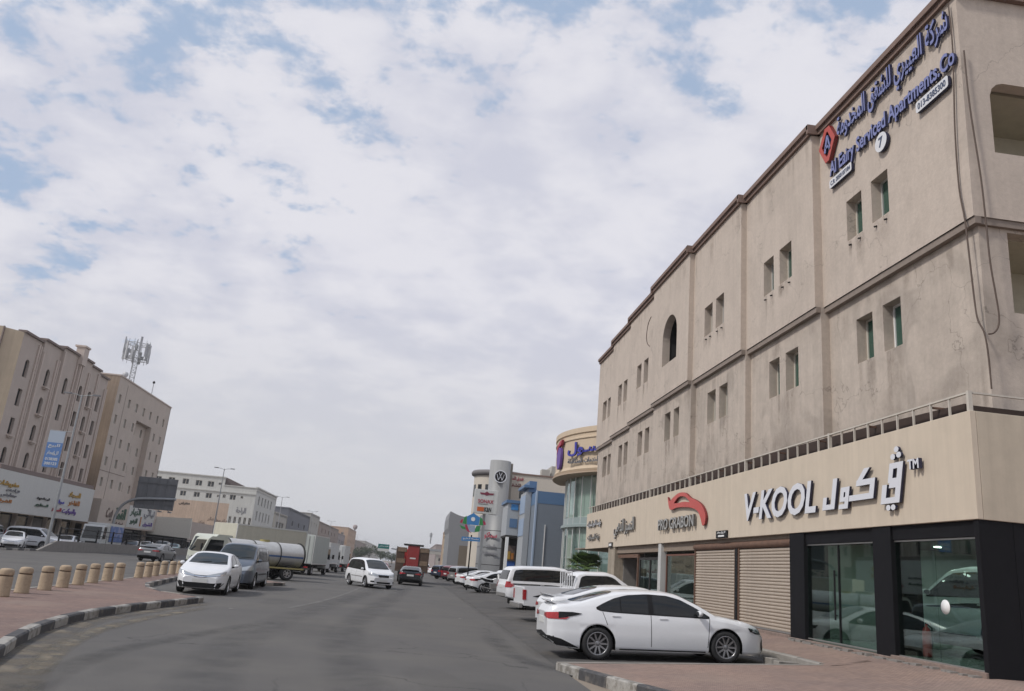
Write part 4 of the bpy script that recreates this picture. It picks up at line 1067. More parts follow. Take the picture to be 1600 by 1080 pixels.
def make_body(P):
    """loft of cross sections; returns MB with material 0 = paint, 1 = underside"""
    xr, xf = P['xr'], P['xf']; top = smooth_fn(P['top'], P.get('ts', 0.06)); belt = smooth_fn(P['belt'], 0.1)
    wfun = smooth_fn(P['plan'], 0.06); sill = smooth_fn(P['sill'], 0.05)
    R = P['arch']; ax = P['axles']; zw = P['R']
    xs = set()
    n = 64
    for i in range(n + 1): xs.add(round(xr + (xf - xr) * i / n, 4))
    for e in (0.0, 0.004, 0.012, 0.025, 0.045, 0.075, 0.11):
        xs.add(round(xr + e, 4)); xs.add(round(xf - e, 4))
    for a in ax:
        for k in range(25):
            xs.add(round(a + R * cos(pi * k / 24), 4))
        xs.add(round(a + R + 0.002, 4)); xs.add(round(a - R - 0.002, 4))
    xs = sorted(xs)
    nl, ng, nr = 9, 6, 9
    rings = []
    tum = P.get('tum', 0.32)
    for x in xs:
        wd = wfun(x); zt = top(x); zb = sill(x)
        for a in ax:
            if abs(x - a) < R: zb = max(zb, zw + sqrt(max(R * R - (x - a) ** 2, 0)) * P.get('archk', 1.0))
        zbe = min(belt(x), zt - 0.035)
        zb = min(zb, zbe - 0.05)
        pts = [(0.0, zb + 0.0), (wd * 0.55, zb)]
        def side(z):
            # gently barrelled flank with a tuck at the sill
            k = 0
            if z < 0.55: k = 0.055 * ((0.55 - z) / 0.35) ** 2
            if z > 0.72: k += 0.075 * ((z - 0.72) / 0.35) ** 1.5
            kk = P.get('crease', 0.0)
            return wd * (1 - k) - kk * max(0, 1 - abs(z - 0.66) / 0.05) * 0.01
        for i in range(nl + 1):
            z = zb + (zbe - zb) * i / nl
            pts.append((side(z), z))
        wb = side(zbe)
        if zt - zbe > 0.12:
            zr = zt - max(0.05, (zt - zbe) * 0.20)
        else:
            zr = zbe + (zt - zbe) * 0.35
        wr = wb - tum * (zr - zbe) - 0.012
        for i in range(1, ng + 1):
            t_ = i / ng; z = zbe + (zr - zbe) * t_
            bow = 0.03 * sin(pi * t_) * min(1, (zt - zbe) / 0.4)
            pts.append((wb - 0.012 * min(1, t_ * 4) - tum * (z - zbe) + bow, z))
        for i in range(1, nr + 1):
            a_ = pi / 2 * i / nr
            pts.append((wr * max(cos(a_), 0) ** 0.62, zr + (zt - zr) * sin(a_) ** 0.9))
        pts[-1] = (0.0, zt)
        rings.append((x, pts))
    mb = MB(); np_ = len(rings[0][1]); vs = []; 
    full = 2 * np_ - 2
    for x, pts in rings:
        for y, z in pts: vs.append((x, y, z))
        for y, z in pts[-2:0:-1]: vs.append((x, -y, z))
    mb.v = vs
    for i in range(len(rings) - 1):
        for j in range(full):
            k = (j + 1) % full
            mb.f.append((i * full + j, (i + 1) * full + j, (i + 1) * full + k, i * full + k))
            under = j < 2 or j >= full - 2
            mb.m.append(1 if under else 0); mb.sm.append(not under)
    mb.f.append(tuple(range(full))); mb.m.append(0); mb.sm.append(False)
    o_ = (len(rings) - 1) * full
    mb.f.append(tuple(range(o_ + full - 1, o_ - 1, -1))); mb.m.append(0); mb.sm.append(False)
    return mb
DIRS = {'R': (Vector((0, 1, 0)), lambda a, b: Vector((a, -4, b))), 'L': (Vector((0, -1, 0)), lambda a, b: Vector((a, 4, b))),
        'F': (Vector((-1, 0, 0)), lambda a, b: Vector((6, a, b))), 'B': (Vector((1, 0, 0)), lambda a, b: Vector((-6, a, b))), 'T': (Vector((0, 0, -1)), lambda a, b: Vector((a, b, 5)))}
def patch(bvh, d, lo, hi, off=0.004, nu=16, nv=6, lim=0.22):
    """panel following the body surface between a lower and an upper outline"""
    dr, org = DIRS[d]; mb = MB()
    def res(p, n):
        L = [0]
        for i in range(1, len(p)): L.append(L[-1] + math.dist(p[i], p[i - 1]))
        o_ = []
        for k in range(n + 1):
            s_ = L[-1] * k / n; i = 1
            while i < len(L) - 1 and L[i] < s_: i += 1
            t_ = (s_ - L[i - 1]) / max(L[i] - L[i - 1], 1e-9)
            o_.append((p[i - 1][0] + (p[i][0] - p[i - 1][0]) * t_, p[i - 1][1] + (p[i][1] - p[i - 1][1]) * t_))
        return o_
    A, B = res(lo, nu), res(hi, nu); idx = {}; vs = []
    for j in range(nv + 1):
        for i in range(nu + 1):
            a = A[i][0] + (B[i][0] - A[i][0]) * j / nv; b = A[i][1] + (B[i][1] - A[i][1]) * j / nv
            h = bvh.ray_cast(org(a, b), dr)
            if h[0] is not None:
                nn = h[1] if h[1].dot(dr) < 0 else -h[1]
                idx[i, j] = len(vs); vs.append(h[0] + nn * off)
    fs = []
    for j in range(nv):
        for i in range(nu):
            q = [(i, j), (i + 1, j), (i + 1, j + 1), (i, j + 1)]
            if all(k in idx for k in q):
                pr_ = [vs[idx[k]].dot(dr) for k in q]
                if max(pr_) - min(pr_) < lim: fs.append(tuple(idx[k] for k in q))
    mb.add(vs, fs, 0, True)
    return mb
def curve(p, n=5): return smoothline(p, n)

def build_car(P, paint, root, detail=2):
    mb = make_body(P)
    o = mb.build('body', [paint, m_trim], root)
    bvh = BVHTree.FromPolygons([Vector(v) for v in mb.v], mb.f)
    def pt(nm, d, lo, hi, m, off=0.004, nu=16, nv=6, parent=None):
        q = patch(bvh, d, lo, hi, off, nu, nv)
        if not q.f: return None
        return q.build(nm, m, parent or root)
    # side glass with dark surround
    for d in ('R', 'L'):
        wl_, wh = P['glass_lo'], P['glass_hi']
        if P.get('surround', True):
            e = 0.025
            lo = [(x - (e if i == 0 else -e if i == len(wl_) - 1 else 0), z - e * 0.8) for i, (x, z) in enumerate(wl_)]
            cx = sum(x for x, _ in wh) / len(wh)
            hi = [(x - (e * 1.2 if i == 0 else -e * 1.2 if i == len(wh) - 1 else 0), z + e * 0.7) for i, (x, z) in enumerate(wh)]
            pt('window_trim', d, lo, hi, P.get('trimmat', m_trim), 0.003, 34, 6)
        for a, b in P['panes']:
            lo = [(x, z) for x, z in curve(wl_, 6) if a <= x <= b]; hi = [(x, z) for x, z in curve(wh, 6) if a <= x <= b]
            fl = lambda x: interp(sorted(curve(wl_, 6)), x); fh = lambda x: interp(sorted(curve(wh, 6)), x)
            xs = [a + (b - a) * k / 14 for k in range(15)]
            pt('side_window', d, [(x, fl(x)) for x in xs], [(x, max(fh(x), fl(x) + 0.002)) for x in xs], m_cglass, 0.007, 14, 5)
        for h in P.get('handles', []):
            sgn = -1 if d == 'R' else 1
            hh = bvh.ray_cast(DIRS[d][1](h[0], h[1]), DIRS[d][0])
            if hh[0]:
                q = MB(); q.box(h[0] - 0.09, h[0] + 0.09, hh[0].y - 0.02 if sgn < 0 else hh[0].y + 0.005, hh[0].y - 0.005 if sgn < 0 else hh[0].y + 0.02, h[1] - 0.012, h[1] + 0.014); q.build('door_handle', P.get('handlemat', paint), root, bevel=0.004)
        if detail > 1:
            for sx, z0, z1, lean in P.get('seams', []):
                pt('door_seam', d, [(sx, z0), (sx + lean, z1)], [(sx + 0.012, z0), (sx + lean + 0.012, z1)], m_trim, 0.0025, 10, 1)
            for zs, xa, xb, dz in P.get('creases', []):
                pt('crease_line', d, [(xa, zs), (xb, zs + dz)], [(xa, zs + 0.014), (xb, zs + dz + 0.014)], m_steel, 0.002, 24, 1)
        # wing mirror
        mx, mz = P['mirror']; sgn = -1 if d == 'R' else 1
        hh = bvh.ray_cast(DIRS[d][1](mx, mz), DIRS[d][0])
        yb = hh[0].y if hh[0] else sgn * 0.8
        q = MB()
        q.lathe([(0, -0.09), (0.05, -0.085), (0.08, -0.05), (0.09, 0.0), (0.085, 0.05), (0.0, 0.055)], 14, axis='X')
        q.v = [(-v[0] * 0.7 + mx, v[1] * 1.05 + yb + sgn * 0.12, v[2] * 0.72 + mz + 0.035) for v in q.v]
        mo = q.build('mirror', paint, root)
        q = MB(); q.tube((mx, yb - sgn * 0.02, mz - 0.01), (mx, yb + sgn * 0.12, mz + 0.01), 0.028, n=8); q.build('mirror_arm', m_trim, mo)
        q = MB(); q.lathe([(0, 0), (0.07, 0)], 12, axis='X'); q.v = [(mx - 0.04, v[1] * 1.05 + yb + sgn * 0.12, v[2] * 0.72 + mz + 0.035) for v in q.v]; q.build('mirror_glass', m_greyglass, mo)
    if 'wind' in P:
        lo, hi = P['wind']; pt('windscreen', 'F', curve(lo), curve(hi), m_cglass2, 0.006, 20, 10)
        if detail > 1:
            q = MB()
            for yy in (-0.35, 0.2):
                a = bvh.ray_cast(Vector((6, yy, lo[0][1] + 0.03)), Vector((-1, 0, 0))); b = bvh.ray_cast(Vector((6, yy + 0.45, lo[0][1] + 0.07)), Vector((-1, 0, 0)))
                if a[0] and b[0]: q.tube(a[0] + Vector((0.02, 0, 0)), b[0] + Vector((0.02, 0, 0.01)), 0.008, n=5)
            if q.f: q.build('wiper', m_trim, root)
    if 'rearw' in P:
        lo, hi = P['rearw']; pt('rear_window', 'B', curve(lo), curve(hi), P.get('rearmat', m_cglass), 0.006, 20, 10)
    for nm, d, lo, hi, m, off in P.get('extra', []):
        pt(nm, d, lo, hi, m, off, 18, 6)
        if d in ('R', 'L'): pt(nm, 'L' if d == 'R' else 'R', lo, hi, m, off, 18, 6)
        if d in ('F', 'B') and not any(abs(a + b) < 1e-6 for a, b in ((lo[0][0], lo[-1][0]),)):
            pt(nm, d, [(-a, b) for a, b in lo], [(-a, b) for a, b in hi], m, off, 18, 6)
    # plates
    for d, z in P.get('plates', []):
        sx = 1 if d == 'F' else -1
        hh = bvh.ray_cast(Vector((6 * sx, 0, z)), Vector((-sx, 0, 0)))
        if hh[0]:
            q = MB(); x = hh[0].x; q.box(min(x, x + sx * 0.015), max(x, x + sx * 0.015), -0.26, 0.26, z - 0.065, z + 0.065)
            po = q.build('number_plate', m_plate, root)
    add_wheels(root, P['axles'], P['track'], P['R'], P.get('tw', 0.215), P['rim'], P.get('style', 'five'))
    q = MB(); q.box(P['xr'] + 0.5, P['xf'] - 0.45, -P['track'] + 0.25, P['track'] - 0.25, 0.2, 0.42); q.build('underbody', m_trim, root)
    for f in P.get('fns', []): f(root, bvh)
    return bvh

def mirror_pts(p): return [(-a, b) for a, b in p]
# ---- mid size saloon (the hero)
SAL = dict(xr=-2.49, xf=2.39, R=0.335, rim=0.232, arch=0.385, axles=(-1.42, 1.405), track=0.905, style='split', ts=0.09, tum=0.42, crease=1,
    top=[(-2.49, 0.86), (-2.44, 1.085), (-2.28, 1.115), (-1.98, 1.125), (-1.72, 1.19), (-1.2, 1.345), (-0.85, 1.415), (-0.4, 1.445), (0.1, 1.44), (0.42, 1.395), (0.8, 1.22), (1.22, 0.985), (1.5, 0.945), (1.95, 0.865), (2.2, 0.775), (2.33, 0.66), (2.39, 0.56)],
    belt=[(-2.49, 0.80), (-2.2, 1.0), (-1.2, 0.985), (0.2, 0.945), (1.1, 0.905), (1.7, 0.80), (2.2, 0.64), (2.39, 0.50)],
    sill=[(-2.49, 0.42), (-2.3, 0.27), (-1.9, 0.22), (0, 0.19), (1.9, 0.20), (2.25, 0.20), (2.39, 0.26)],
    plan=[(-2.49, 0.70), (-2.4, 0.79), (-2.15, 0.865), (-1.5, 0.915), (0, 0.92), (1.4, 0.915), (1.95, 0.86), (2.22, 0.74), (2.36, 0.56), (2.39, 0.50)],
    glass_lo=[(-1.42, 1.045), (-1.36, 1.01), (-1.0, 0.985), (0.0, 0.955), (0.98, 0.925), (1.03, 0.925)],
    glass_hi=[(-1.42, 1.05), (-1.3, 1.13), (-1.05, 1.24), (-0.75, 1.315), (-0.3, 1.35), (0.15, 1.33), (0.45, 1.255), (0.75, 1.11), (1.03, 0.93)],
    panes=[(-1.38, -0.92), (-0.90, -0.30), (-0.19, 0.99)], mirror=(0.80, 0.975), handles=[(-1.02, 0.90), (0.02, 0.875)],
    seams=[(-0.26, 0.30, 0.95, 0.0), (0.99, 0.32, 0.90, 0.06), (-1.22, 0.72, 0.98, -0.1)], creases=[],
    wind=([(-0.70, 1.00), (-0.35, 0.985), (0.35, 0.985), (0.70, 1.00)], [(-0.60, 1.34), (-0.3, 1.385), (0.3, 1.385), (0.60, 1.34)]),
    rearw=([(-0.62, 1.17), (-0.3, 1.155), (0.3, 1.155), (0.62, 1.17)], [(-0.56, 1.34), (-0.3, 1.385), (0.3, 1.385), (0.56, 1.34)]), rearmat=m_cglass2,
    plates=[('F', 0.42), ('B', 0.75)],
    extra=[('tail_lamp', 'R', [(-2.47, 0.80), (-2.3, 0.80), (-2.14, 0.83)], [(-2.44, 0.93), (-2.3, 0.94), (-2.14, 0.94)], m_tail, 0.010),
           ('tail_lamp', 'B', [(0.38, 0.84), (0.6, 0.82), (0.86, 0.80)], [(0.38, 0.90), (0.6, 0.92), (0.86, 0.94)], m_tail, 0.012),
           ('smoked_lamp_tip', 'R', [(-2.26, 0.815), (-1.9, 0.885), (-1.76, 0.92)], [(-2.26, 0.95), (-1.95, 0.95), (-1.76, 0.925)], m_trim, 0.014),
           ('head_lamp', 'R', [(1.98, 0.665), (2.12, 0.615), (2.34, 0.60)], [(1.92, 0.745), (2.12, 0.70), (2.34, 0.655)], m_cglass, 0.008),
           ('head_lamp', 'F', [(0.36, 0.60), (0.6, 0.60), (0.84, 0.66)], [(0.36, 0.66), (0.6, 0.70), (0.84, 0.74)], m_head, 0.008),
           ('grille', 'F', [(-0.55, 0.24), (0, 0.23), (0.55, 0.24)], [(-0.42, 0.52), (0, 0.54), (0.42, 0.52)], m_trim, 0.008),
           ('front_bumper_trim', 'R', [(2.30, 0.26), (2.37, 0.28)], [(2.28, 0.42), (2.34, 0.52)], m_trim, 0.010),
           ('rear_bumper_trim', 'R', [(-2.48, 0.40), (-2.3, 0.28), (-1.83, 0.235)], [(-2.48, 0.47), (-2.2, 0.41), (-1.86, 0.26)], m_trim, 0.006),
           ('rear_bumper_trim', 'B', [(-0.80, 0.36), (0, 0.36), (0.80, 0.36)], [(-0.80, 0.46), (0, 0.52), (0.80, 0.46)], m_trim, 0.006),
           ('sill_strip', 'R', [(-0.95, 0.225), (0.95, 0.215)], [(-0.95, 0.25), (0.95, 0.24)], m_trim, 0.006)])
def spoiler(root, bvh):
    mb = MB(); n = 14; vs = []
    for k in range(n + 1):
        y = -0.66 + 1.32 * k / n; e = (y / 0.66) ** 2
        x = -2.40 + 0.10 * e; z = 1.145 - 0.035 * e
        vs += [(x - 0.09, y, z + 0.03), (x + 0.10, y, z + 0.012), (x + 0.10, y, z - 0.045), (x - 0.06, y, z + 0.012)]
    fs = [(4 * k + a, 4 * k + (a + 1) % 4, 4 * (k + 1) + (a + 1) % 4, 4 * (k + 1) + a) for k in range(n) for a in range(4)]
    mb.add(vs, fs + [(3, 2, 1, 0), (4 * n, 4 * n + 1, 4 * n + 2, 4 * n + 3)], 0, False); mb.build('boot_spoiler', root['_paint'], root) if False else mb.build('boot_spoiler', CUR[0], root)
CUR = [None]
SAL['fns'] = [spoiler]
# ---- compact saloon seen from the front
COMP = dict(SAL); COMP.update(xr=-2.33, xf=2.29, R=0.32, rim=0.205, arch=0.365, axles=(-1.36, 1.345), track=0.875, style='five', fns=[], handles=[(-0.95, 0.93), (0.05, 0.90)],
    top=[(-2.33, 0.9), (-2.26, 1.06), (-2.05, 1.09), (-1.85, 1.12), (-1.1, 1.38), (-0.6, 1.455), (-0.1, 1.475), (0.3, 1.44), (0.75, 1.26), (1.22, 1.03), (1.5, 0.98), (1.95, 0.88), (2.15, 0.80), (2.24, 0.68), (2.29, 0.56)],
    belt=[(-2.33, 0.82), (-2.1, 0.98), (-1.2, 0.98), (0.2, 0.95), (1.1, 0.925), (1.7, 0.83), (2.15, 0.68), (2.29, 0.5)],
    plan=[(-2.33, 0.70), (-2.2, 0.80), (-1.9, 0.86), (-1.3, 0.885), (1.3, 0.885), (1.85, 0.84), (2.12, 0.74), (2.25, 0.60), (2.29, 0.55)],
    sill=[(-2.33, 0.4), (-1.9, 0.22), (0, 0.19), (1.9, 0.19), (2.29, 0.22)],
    glass_hi=[(-1.42, 1.05), (-1.25, 1.16), (-1.0, 1.28), (-0.7, 1.35), (-0.2, 1.385), (0.2, 1.35), (0.5, 1.26), (0.8, 1.10), (1.03, 0.955)],
    glass_lo=[(-1.42, 1.04), (-1.0, 1.0), (0.0, 0.975), (0.98, 0.95), (1.03, 0.95)],
    wind=([(-0.68, 1.05), (-0.35, 1.04), (0.35, 1.04), (0.68, 1.05)], [(-0.56, 1.36), (-0.3, 1.41), (0.3, 1.41), (0.56, 1.36)]),
    rearw=([(-0.60, 1.15), (-0.3, 1.14), (0.3, 1.14), (0.60, 1.15)], [(-0.52, 1.33), (-0.3, 1.37), (0.3, 1.37), (0.52, 1.33)]),
    plates=[('F', 0.47), ('B', 0.72)],
    extra=[('head_lamp', 'F', [(0.20, 0.62), (0.5, 0.635), (0.80, 0.74)], [(0.20, 0.66), (0.5, 0.735), (0.80, 0.82)], m_head, 0.010),
           ('head_lamp', 'R', [(1.95, 0.74), (2.2, 0.66)], [(1.85, 0.82), (2.15, 0.76)], m_head, 0.008),
           ('grille_bar', 'F', [(-0.22, 0.60), (0, 0.585), (0.22, 0.60)], [(-0.22, 0.655), (0, 0.65), (0.22, 0.655)], m_trim, 0.012),
           ('badge_bar', 'F', [(-0.75, 0.70), (-0.4, 0.625), (0, 0.59), (0.4, 0.62), (0.75, 0.69)], [(-0.75, 0.715), (-0.4, 0.65), (0, 0.625), (0.4, 0.64), (0.75, 0.715)], m_chrome, 0.016),
           ('lower_grille', 'F', [(-0.66, 0.235), (0, 0.23), (0.66, 0.235)], [(-0.82, 0.46), (-0.5, 0.40), (0.5, 0.40), (0.82, 0.46)], m_trim, 0.010),
           ('lower_lip', 'F', [(-0.78, 0.20), (0, 0.19), (0.78, 0.20)], [(-0.70, 0.232), (0, 0.227), (0.70, 0.232)], m_chrome, 0.014),
           ('tail_lamp', 'R', [(-2.31, 0.80), (-2.0, 0.86)], [(-2.28, 0.95), (-2.0, 0.95)], m_tail, 0.008),
           ('tail_lamp', 'B', [(0.45, 0.82), (0.8, 0.80)], [(0.45, 0.93), (0.8, 0.95)], m_tail, 0.010),
           ('rear_bumper_trim', 'B', [(-0.7, 0.36), (0.7, 0.36)], [(-0.7, 0.44), (0.7, 0.44)], m_trim, 0.006)])
# ---- people carrier
MPV = dict(xr=-2.30, xf=2.28, R=0.335, rim=0.21, arch=0.385, axles=(-1.36, 1.39), track=0.86, style='five', ts=0.07, tum=0.26,
    top=[(-2.30, 0.95), (-2.25, 1.15), (-2.1, 1.6), (-1.95, 1.715), (-1.2, 1.765), (0.0, 1.75), (0.45, 1.69), (0.8, 1.5), (1.38, 1.13), (1.6, 1.07), (2.0, 0.97), (2.16, 0.86), (2.25, 0.7), (2.28, 0.6)],
    belt=[(-2.30, 0.9), (-2.1, 1.06), (-1.0, 1.03), (0.6, 0.99), (1.3, 0.97), (1.9, 0.86), (2.28, 0.55)],
    sill=[(-2.30, 0.4), (-2.0, 0.28), (0, 0.24), (2.0, 0.24), (2.28, 0.26)],
    plan=[(-2.30, 0.76), (-2.15, 0.83), (-1.8, 0.87), (1.4, 0.88), (1.9, 0.84), (2.15, 0.73), (2.28, 0.6)],
    glass_lo=[(-2.0, 1.10), (-1.0, 1.07), (0.5, 1.03), (1.15, 1.015), (1.2, 1.015)], glass_hi=[(-2.0, 1.14), (-1.86, 1.5), (-1.6, 1.60), (-0.6, 1.62), (0.1, 1.60), (0.5, 1.52), (0.85, 1.3), (1.2, 1.03)],
    panes=[(-1.95, -1.15), (-1.08, -0.25), (-0.18, 1.17)], mirror=(0.98, 1.06), handles=[(-0.85, 0.92), (0.12, 0.90)], seams=[(-0.22, 0.35, 1.0, 0), (-1.1, 0.7, 1.0, 0), (1.1, 0.35, 0.95, 0)],
    wind=([(-0.70, 1.15), (-0.35, 1.13), (0.35, 1.13), (0.70, 1.15)], [(-0.60, 1.60), (-0.3, 1.655), (0.3, 1.655), (0.60, 1.60)]),
    rearw=([(-0.62, 1.15), (0.62, 1.15)], [(-0.56, 1.55), (0.56, 1.55)]), plates=[('F', 0.46), ('B', 0.85)],
    extra=[('head_lamp', 'F', [(0.40, 0.70), (0.78, 0.76)], [(0.36, 0.83), (0.80, 0.93)], m_head, 0.010), ('head_lamp', 'R', [(1.85, 0.76), (2.15, 0.72)], [(1.75, 0.90), (2.1, 0.84)], m_head, 0.008),
           ('grille', 'F', [(-0.34, 0.66), (0.34, 0.66)], [(-0.36, 0.80), (0.36, 0.80)], m_trim, 0.012), ('grille_bar', 'F', [(-0.35, 0.80), (0.35, 0.80)], [(-0.36, 0.83), (0.36, 0.83)], m_chrome, 0.014),
           ('lower_grille', 'F', [(-0.42, 0.30), (0.42, 0.30)], [(-0.46, 0.40), (0.46, 0.40)], m_trim, 0.010), ('fog_lamp', 'F', [(0.60, 0.36), (0.76, 0.36)], [(0.60, 0.45), (0.76, 0.45)], m_trim, 0.010),
           ('side_moulding', 'R', [(-0.95, 0.62), (0.95, 0.60)], [(-0.95, 0.66), (0.95, 0.64)], m_steel, 0.008),
           ('tail_lamp', 'R', [(-2.29, 0.95), (-2.1, 0.95)], [(-2.2, 1.35), (-2.08, 1.35)], m_tail, 0.008), ('tail_lamp', 'B', [(0.62, 0.95), (0.8, 0.95)], [(0.62, 1.3), (0.76, 1.3)], m_tail, 0.01)])
# ---- minibus van
VAN = dict(MPV); VAN.update(xr=-2.58, xf=2.54, axles=(-1.70, 1.50), track=0.93, R=0.345, arch=0.39, rim=0.21, tum=0.20,
    top=[(-2.58, 1.0), (-2.55, 1.3), (-2.4, 1.78), (-2.25, 1.88), (-1.5, 1.94), (0.4, 1.93), (0.8, 1.87), (1.2, 1.62), (1.72, 1.22), (2.1, 1.08), (2.35, 0.95), (2.5, 0.75), (2.54, 0.6)],
    belt=[(-2.58, 0.98), (-2.3, 1.16), (0.9, 1.12), (1.6, 1.06), (2.1, 0.92), (2.54, 0.55)],
    plan=[(-2.58, 0.84), (-2.4, 0.92), (-1.8, 0.955), (1.6, 0.955), (2.1, 0.90), (2.4, 0.77), (2.54, 0.62)],
    glass_lo=[(-2.3, 1.19), (-1.0, 1.18), (0.8, 1.15), (1.5, 1.10), (1.55, 1.10)], glass_hi=[(-2.3, 1.25), (-2.2, 1.62), (-2.0, 1.70), (-0.6, 1.73), (0.55, 1.72), (0.85, 1.65), (1.2, 1.40), (1.55, 1.12)],
    panes=[(-2.25, -1.35), (-1.28, -0.35), (-0.28, 0.55), (0.62, 1.5)], mirror=(1.32, 1.17), handles=[(0.15, 1.02), (0.85, 1.0)], seams=[(0.58, 0.4, 1.1, 0), (-0.32, 0.4, 1.1, 0), (1.45, 0.4, 1.05, 0)],
    wind=([(-0.76, 1.25), (-0.35, 1.22), (0.35, 1.22), (0.76, 1.25)], [(-0.68, 1.75), (-0.35, 1.82), (0.35, 1.82), (0.68, 1.75)]),
    rearw=([(-0.7, 1.25), (0.7, 1.25)], [(-0.62, 1.7), (0.62, 1.7)]), plates=[('F', 0.5), ('B', 0.8)],
    extra=[('head_lamp', 'F', [(0.45, 0.74), (0.84, 0.80)], [(0.42, 0.88), (0.86, 1.0)], m_head, 0.010), ('head_lamp', 'R', [(2.1, 0.80), (2.38, 0.76)], [(2.0, 0.96), (2.35, 0.9)], m_head, 0.008),
           ('grille', 'F', [(-0.38, 0.68), (0.38, 0.68)], [(-0.40, 0.84), (0.40, 0.84)], m_trim, 0.012), ('lower_grille', 'F', [(-0.5, 0.32), (0.5, 0.32)], [(-0.5, 0.44), (0.5, 0.44)], m_trim, 0.010),
           ('side_moulding', 'R', [(-1.2, 0.58), (1.0, 0.58)], [(-1.2, 0.64), (1.0, 0.64)], m_trim, 0.008),
           ('tail_lamp', 'R', [(-2.57, 1.0), (-2.4, 1.0)], [(-2.5, 1.5), (-2.38, 1.5)], m_tail, 0.008)])
# ---- large off-roader
SUV = dict(MPV); SUV.update(xr=-2.62, xf=2.33, axles=(-1.43, 1.42), track=0.96, R=0.40, arch=0.46, rim=0.24, tum=0.20, style='five', tw=0.26,
    top=[(-2.62, 0.95), (-2.58, 1.2), (-2.42, 1.72), (-2.3, 1.84), (-1.8, 1.89), (-0.2, 1.90), (0.25, 1.84), (0.6, 1.6), (1.02, 1.28), (1.3, 1.24), (1.9, 1.19), (2.15, 1.1), (2.27, 0.9), (2.33, 0.7)],
    belt=[(-2.62, 0.92), (-2.4, 1.20), (-1.0, 1.19), (0.8, 1.16), (1.6, 1.08), (2.1, 0.95), (2.33, 0.65)],
    sill=[(-2.62, 0.55), (-2.3, 0.46), (0, 0.42), (2.0, 0.42), (2.33, 0.45)],
    plan=[(-2.62, 0.86), (-2.45, 0.93), (-1.8, 0.985), (1.5, 0.985), (2.0, 0.94), (2.25, 0.83), (2.33, 0.75)],
    glass_lo=[(-2.28, 1.26), (-1.0, 1.245), (0.7, 1.21), (0.86, 1.205)], glass_hi=[(-2.28, 1.30), (-2.22, 1.62), (-2.0, 1.71), (-0.6, 1.73), (0.05, 1.70), (0.35, 1.58), (0.6, 1.40), (0.86, 1.22)],
    panes=[(-2.24, -1.28), (-1.26, -0.42), (-0.38, 0.83)], mirror=(0.72, 1.25), handles=[(-0.95, 1.08), (0.0, 1.07)], seams=[(-0.40, 0.5, 1.2, 0), (0.85, 0.5, 1.15, 0), (-1.25, 0.8, 1.2, 0)],
    wind=([(-0.78, 1.31), (-0.3, 1.29), (0.3, 1.29), (0.78, 1.31)], [(-0.70, 1.72), (-0.3, 1.78), (0.3, 1.78), (0.70, 1.72)]),
    rearw=([(-0.74, 1.28), (0.74, 1.28)], [(-0.68, 1.68), (0.68, 1.68)]), plates=[('F', 0.65), ('B', 0.98)],
    extra=[('head_lamp', 'F', [(0.50, 0.92), (0.86, 0.92)], [(0.50, 1.07), (0.86, 1.10)], m_head, 0.012), ('grille', 'F', [(-0.46, 0.86), (0.46, 0.86)], [(-0.46, 1.08), (0.46, 1.08)], m_steel, 0.014),
           ('lower_grille', 'F', [(-0.5, 0.52), (0.5, 0.52)], [(-0.5, 0.66), (0.5, 0.66)], m_trim, 0.010),
           ('tail_lamp', 'R', [(-2.62, 0.98), (-2.42, 0.98)], [(-2.56, 1.20), (-2.40, 1.20)], m_tail, 0.014), ('tail_lamp', 'B', [(0.70, 0.95), (0.92, 0.95)], [(0.70, 1.20), (0.90, 1.20)], m_tail, 0.014),
           ('side_stripe', 'R', [(-2.3, 1.06), (-0.5, 1.00), (0.8, 0.97)], [(-2.3, 1.13), (-0.5, 1.10), (0.8, 0.985)], m_greyglass, 0.006),
           ('rear_step', 'B', [(-0.8, 0.56), (0.8, 0.56)], [(-0.8, 0.70), (0.8, 0.70)], m_steel, 0.03), ('sill_step', 'R', [(-0.9, 0.43), (0.9, 0.43)], [(-0.9, 0.47), (0.9, 0.47)], m_trim, 0.05)])
# ---- smaller crossover
XOV = dict(SUV); XOV.update(R=0.36, arch=0.42, rim=0.225, style='five', track=0.89, xr=-2.25, xf=2.2, axles=(-1.3, 1.33),
    top=[(a * 0.90, b * 0.89) for a, b in SUV['top']], belt=[(a * 0.90, b * 0.89) for a, b in SUV['belt']], plan=[(a * 0.90, b * 0.93) for a, b in SUV['plan']],
    sill=[(-2.3, 0.45), (-2, 0.32), (0, 0.28), (2.0, 0.28), (2.2, 0.35)], glass_lo=[(a * 0.9, b * 0.89) for a, b in SUV['glass_lo']], glass_hi=[(a * 0.9, b * 0.89) for a, b in SUV['glass_hi']],
    panes=[(a * 0.9, b * 0.9) for a, b in SUV['panes']], mirror=(0.65, 1.11), handles=[(-0.85, 0.96), (0, 0.95)], seams=[],
    wind=tuple([(a * 0.93, b * 0.89) for a, b in q] for q in SUV['wind']), rearw=tuple([(a * 0.93, b * 0.89) for a, b in q] for q in SUV['rearw']), plates=[('B', 0.8), ('F', 0.5)],
    extra=[('tail_lamp', 'R', [(-2.24, 0.90), (-2.02, 0.92)], [(-2.18, 1.16), (-2.0, 1.06)], m_tail, 0.01), ('tail_lamp', 'B', [(0.5, 0.92), (0.86, 0.9)], [(0.56, 1.06), (0.84, 1.15)], m_tail, 0.012),
           ('lower_trim', 'B', [(-0.7, 0.40), (0.7, 0.40)], [(-0.7, 0.56), (0.7, 0.56)], m_trim, 0.008), ('head_lamp', 'F', [(0.46, 0.78), (0.8, 0.82)], [(0.46, 0.92), (0.8, 0.97)], m_head, 0.01), ('grille', 'F', [(-0.4, 0.6), (0.4, 0.6)], [(-0.42, 0.9), (0.42, 0.9)], m_trim, 0.01)])
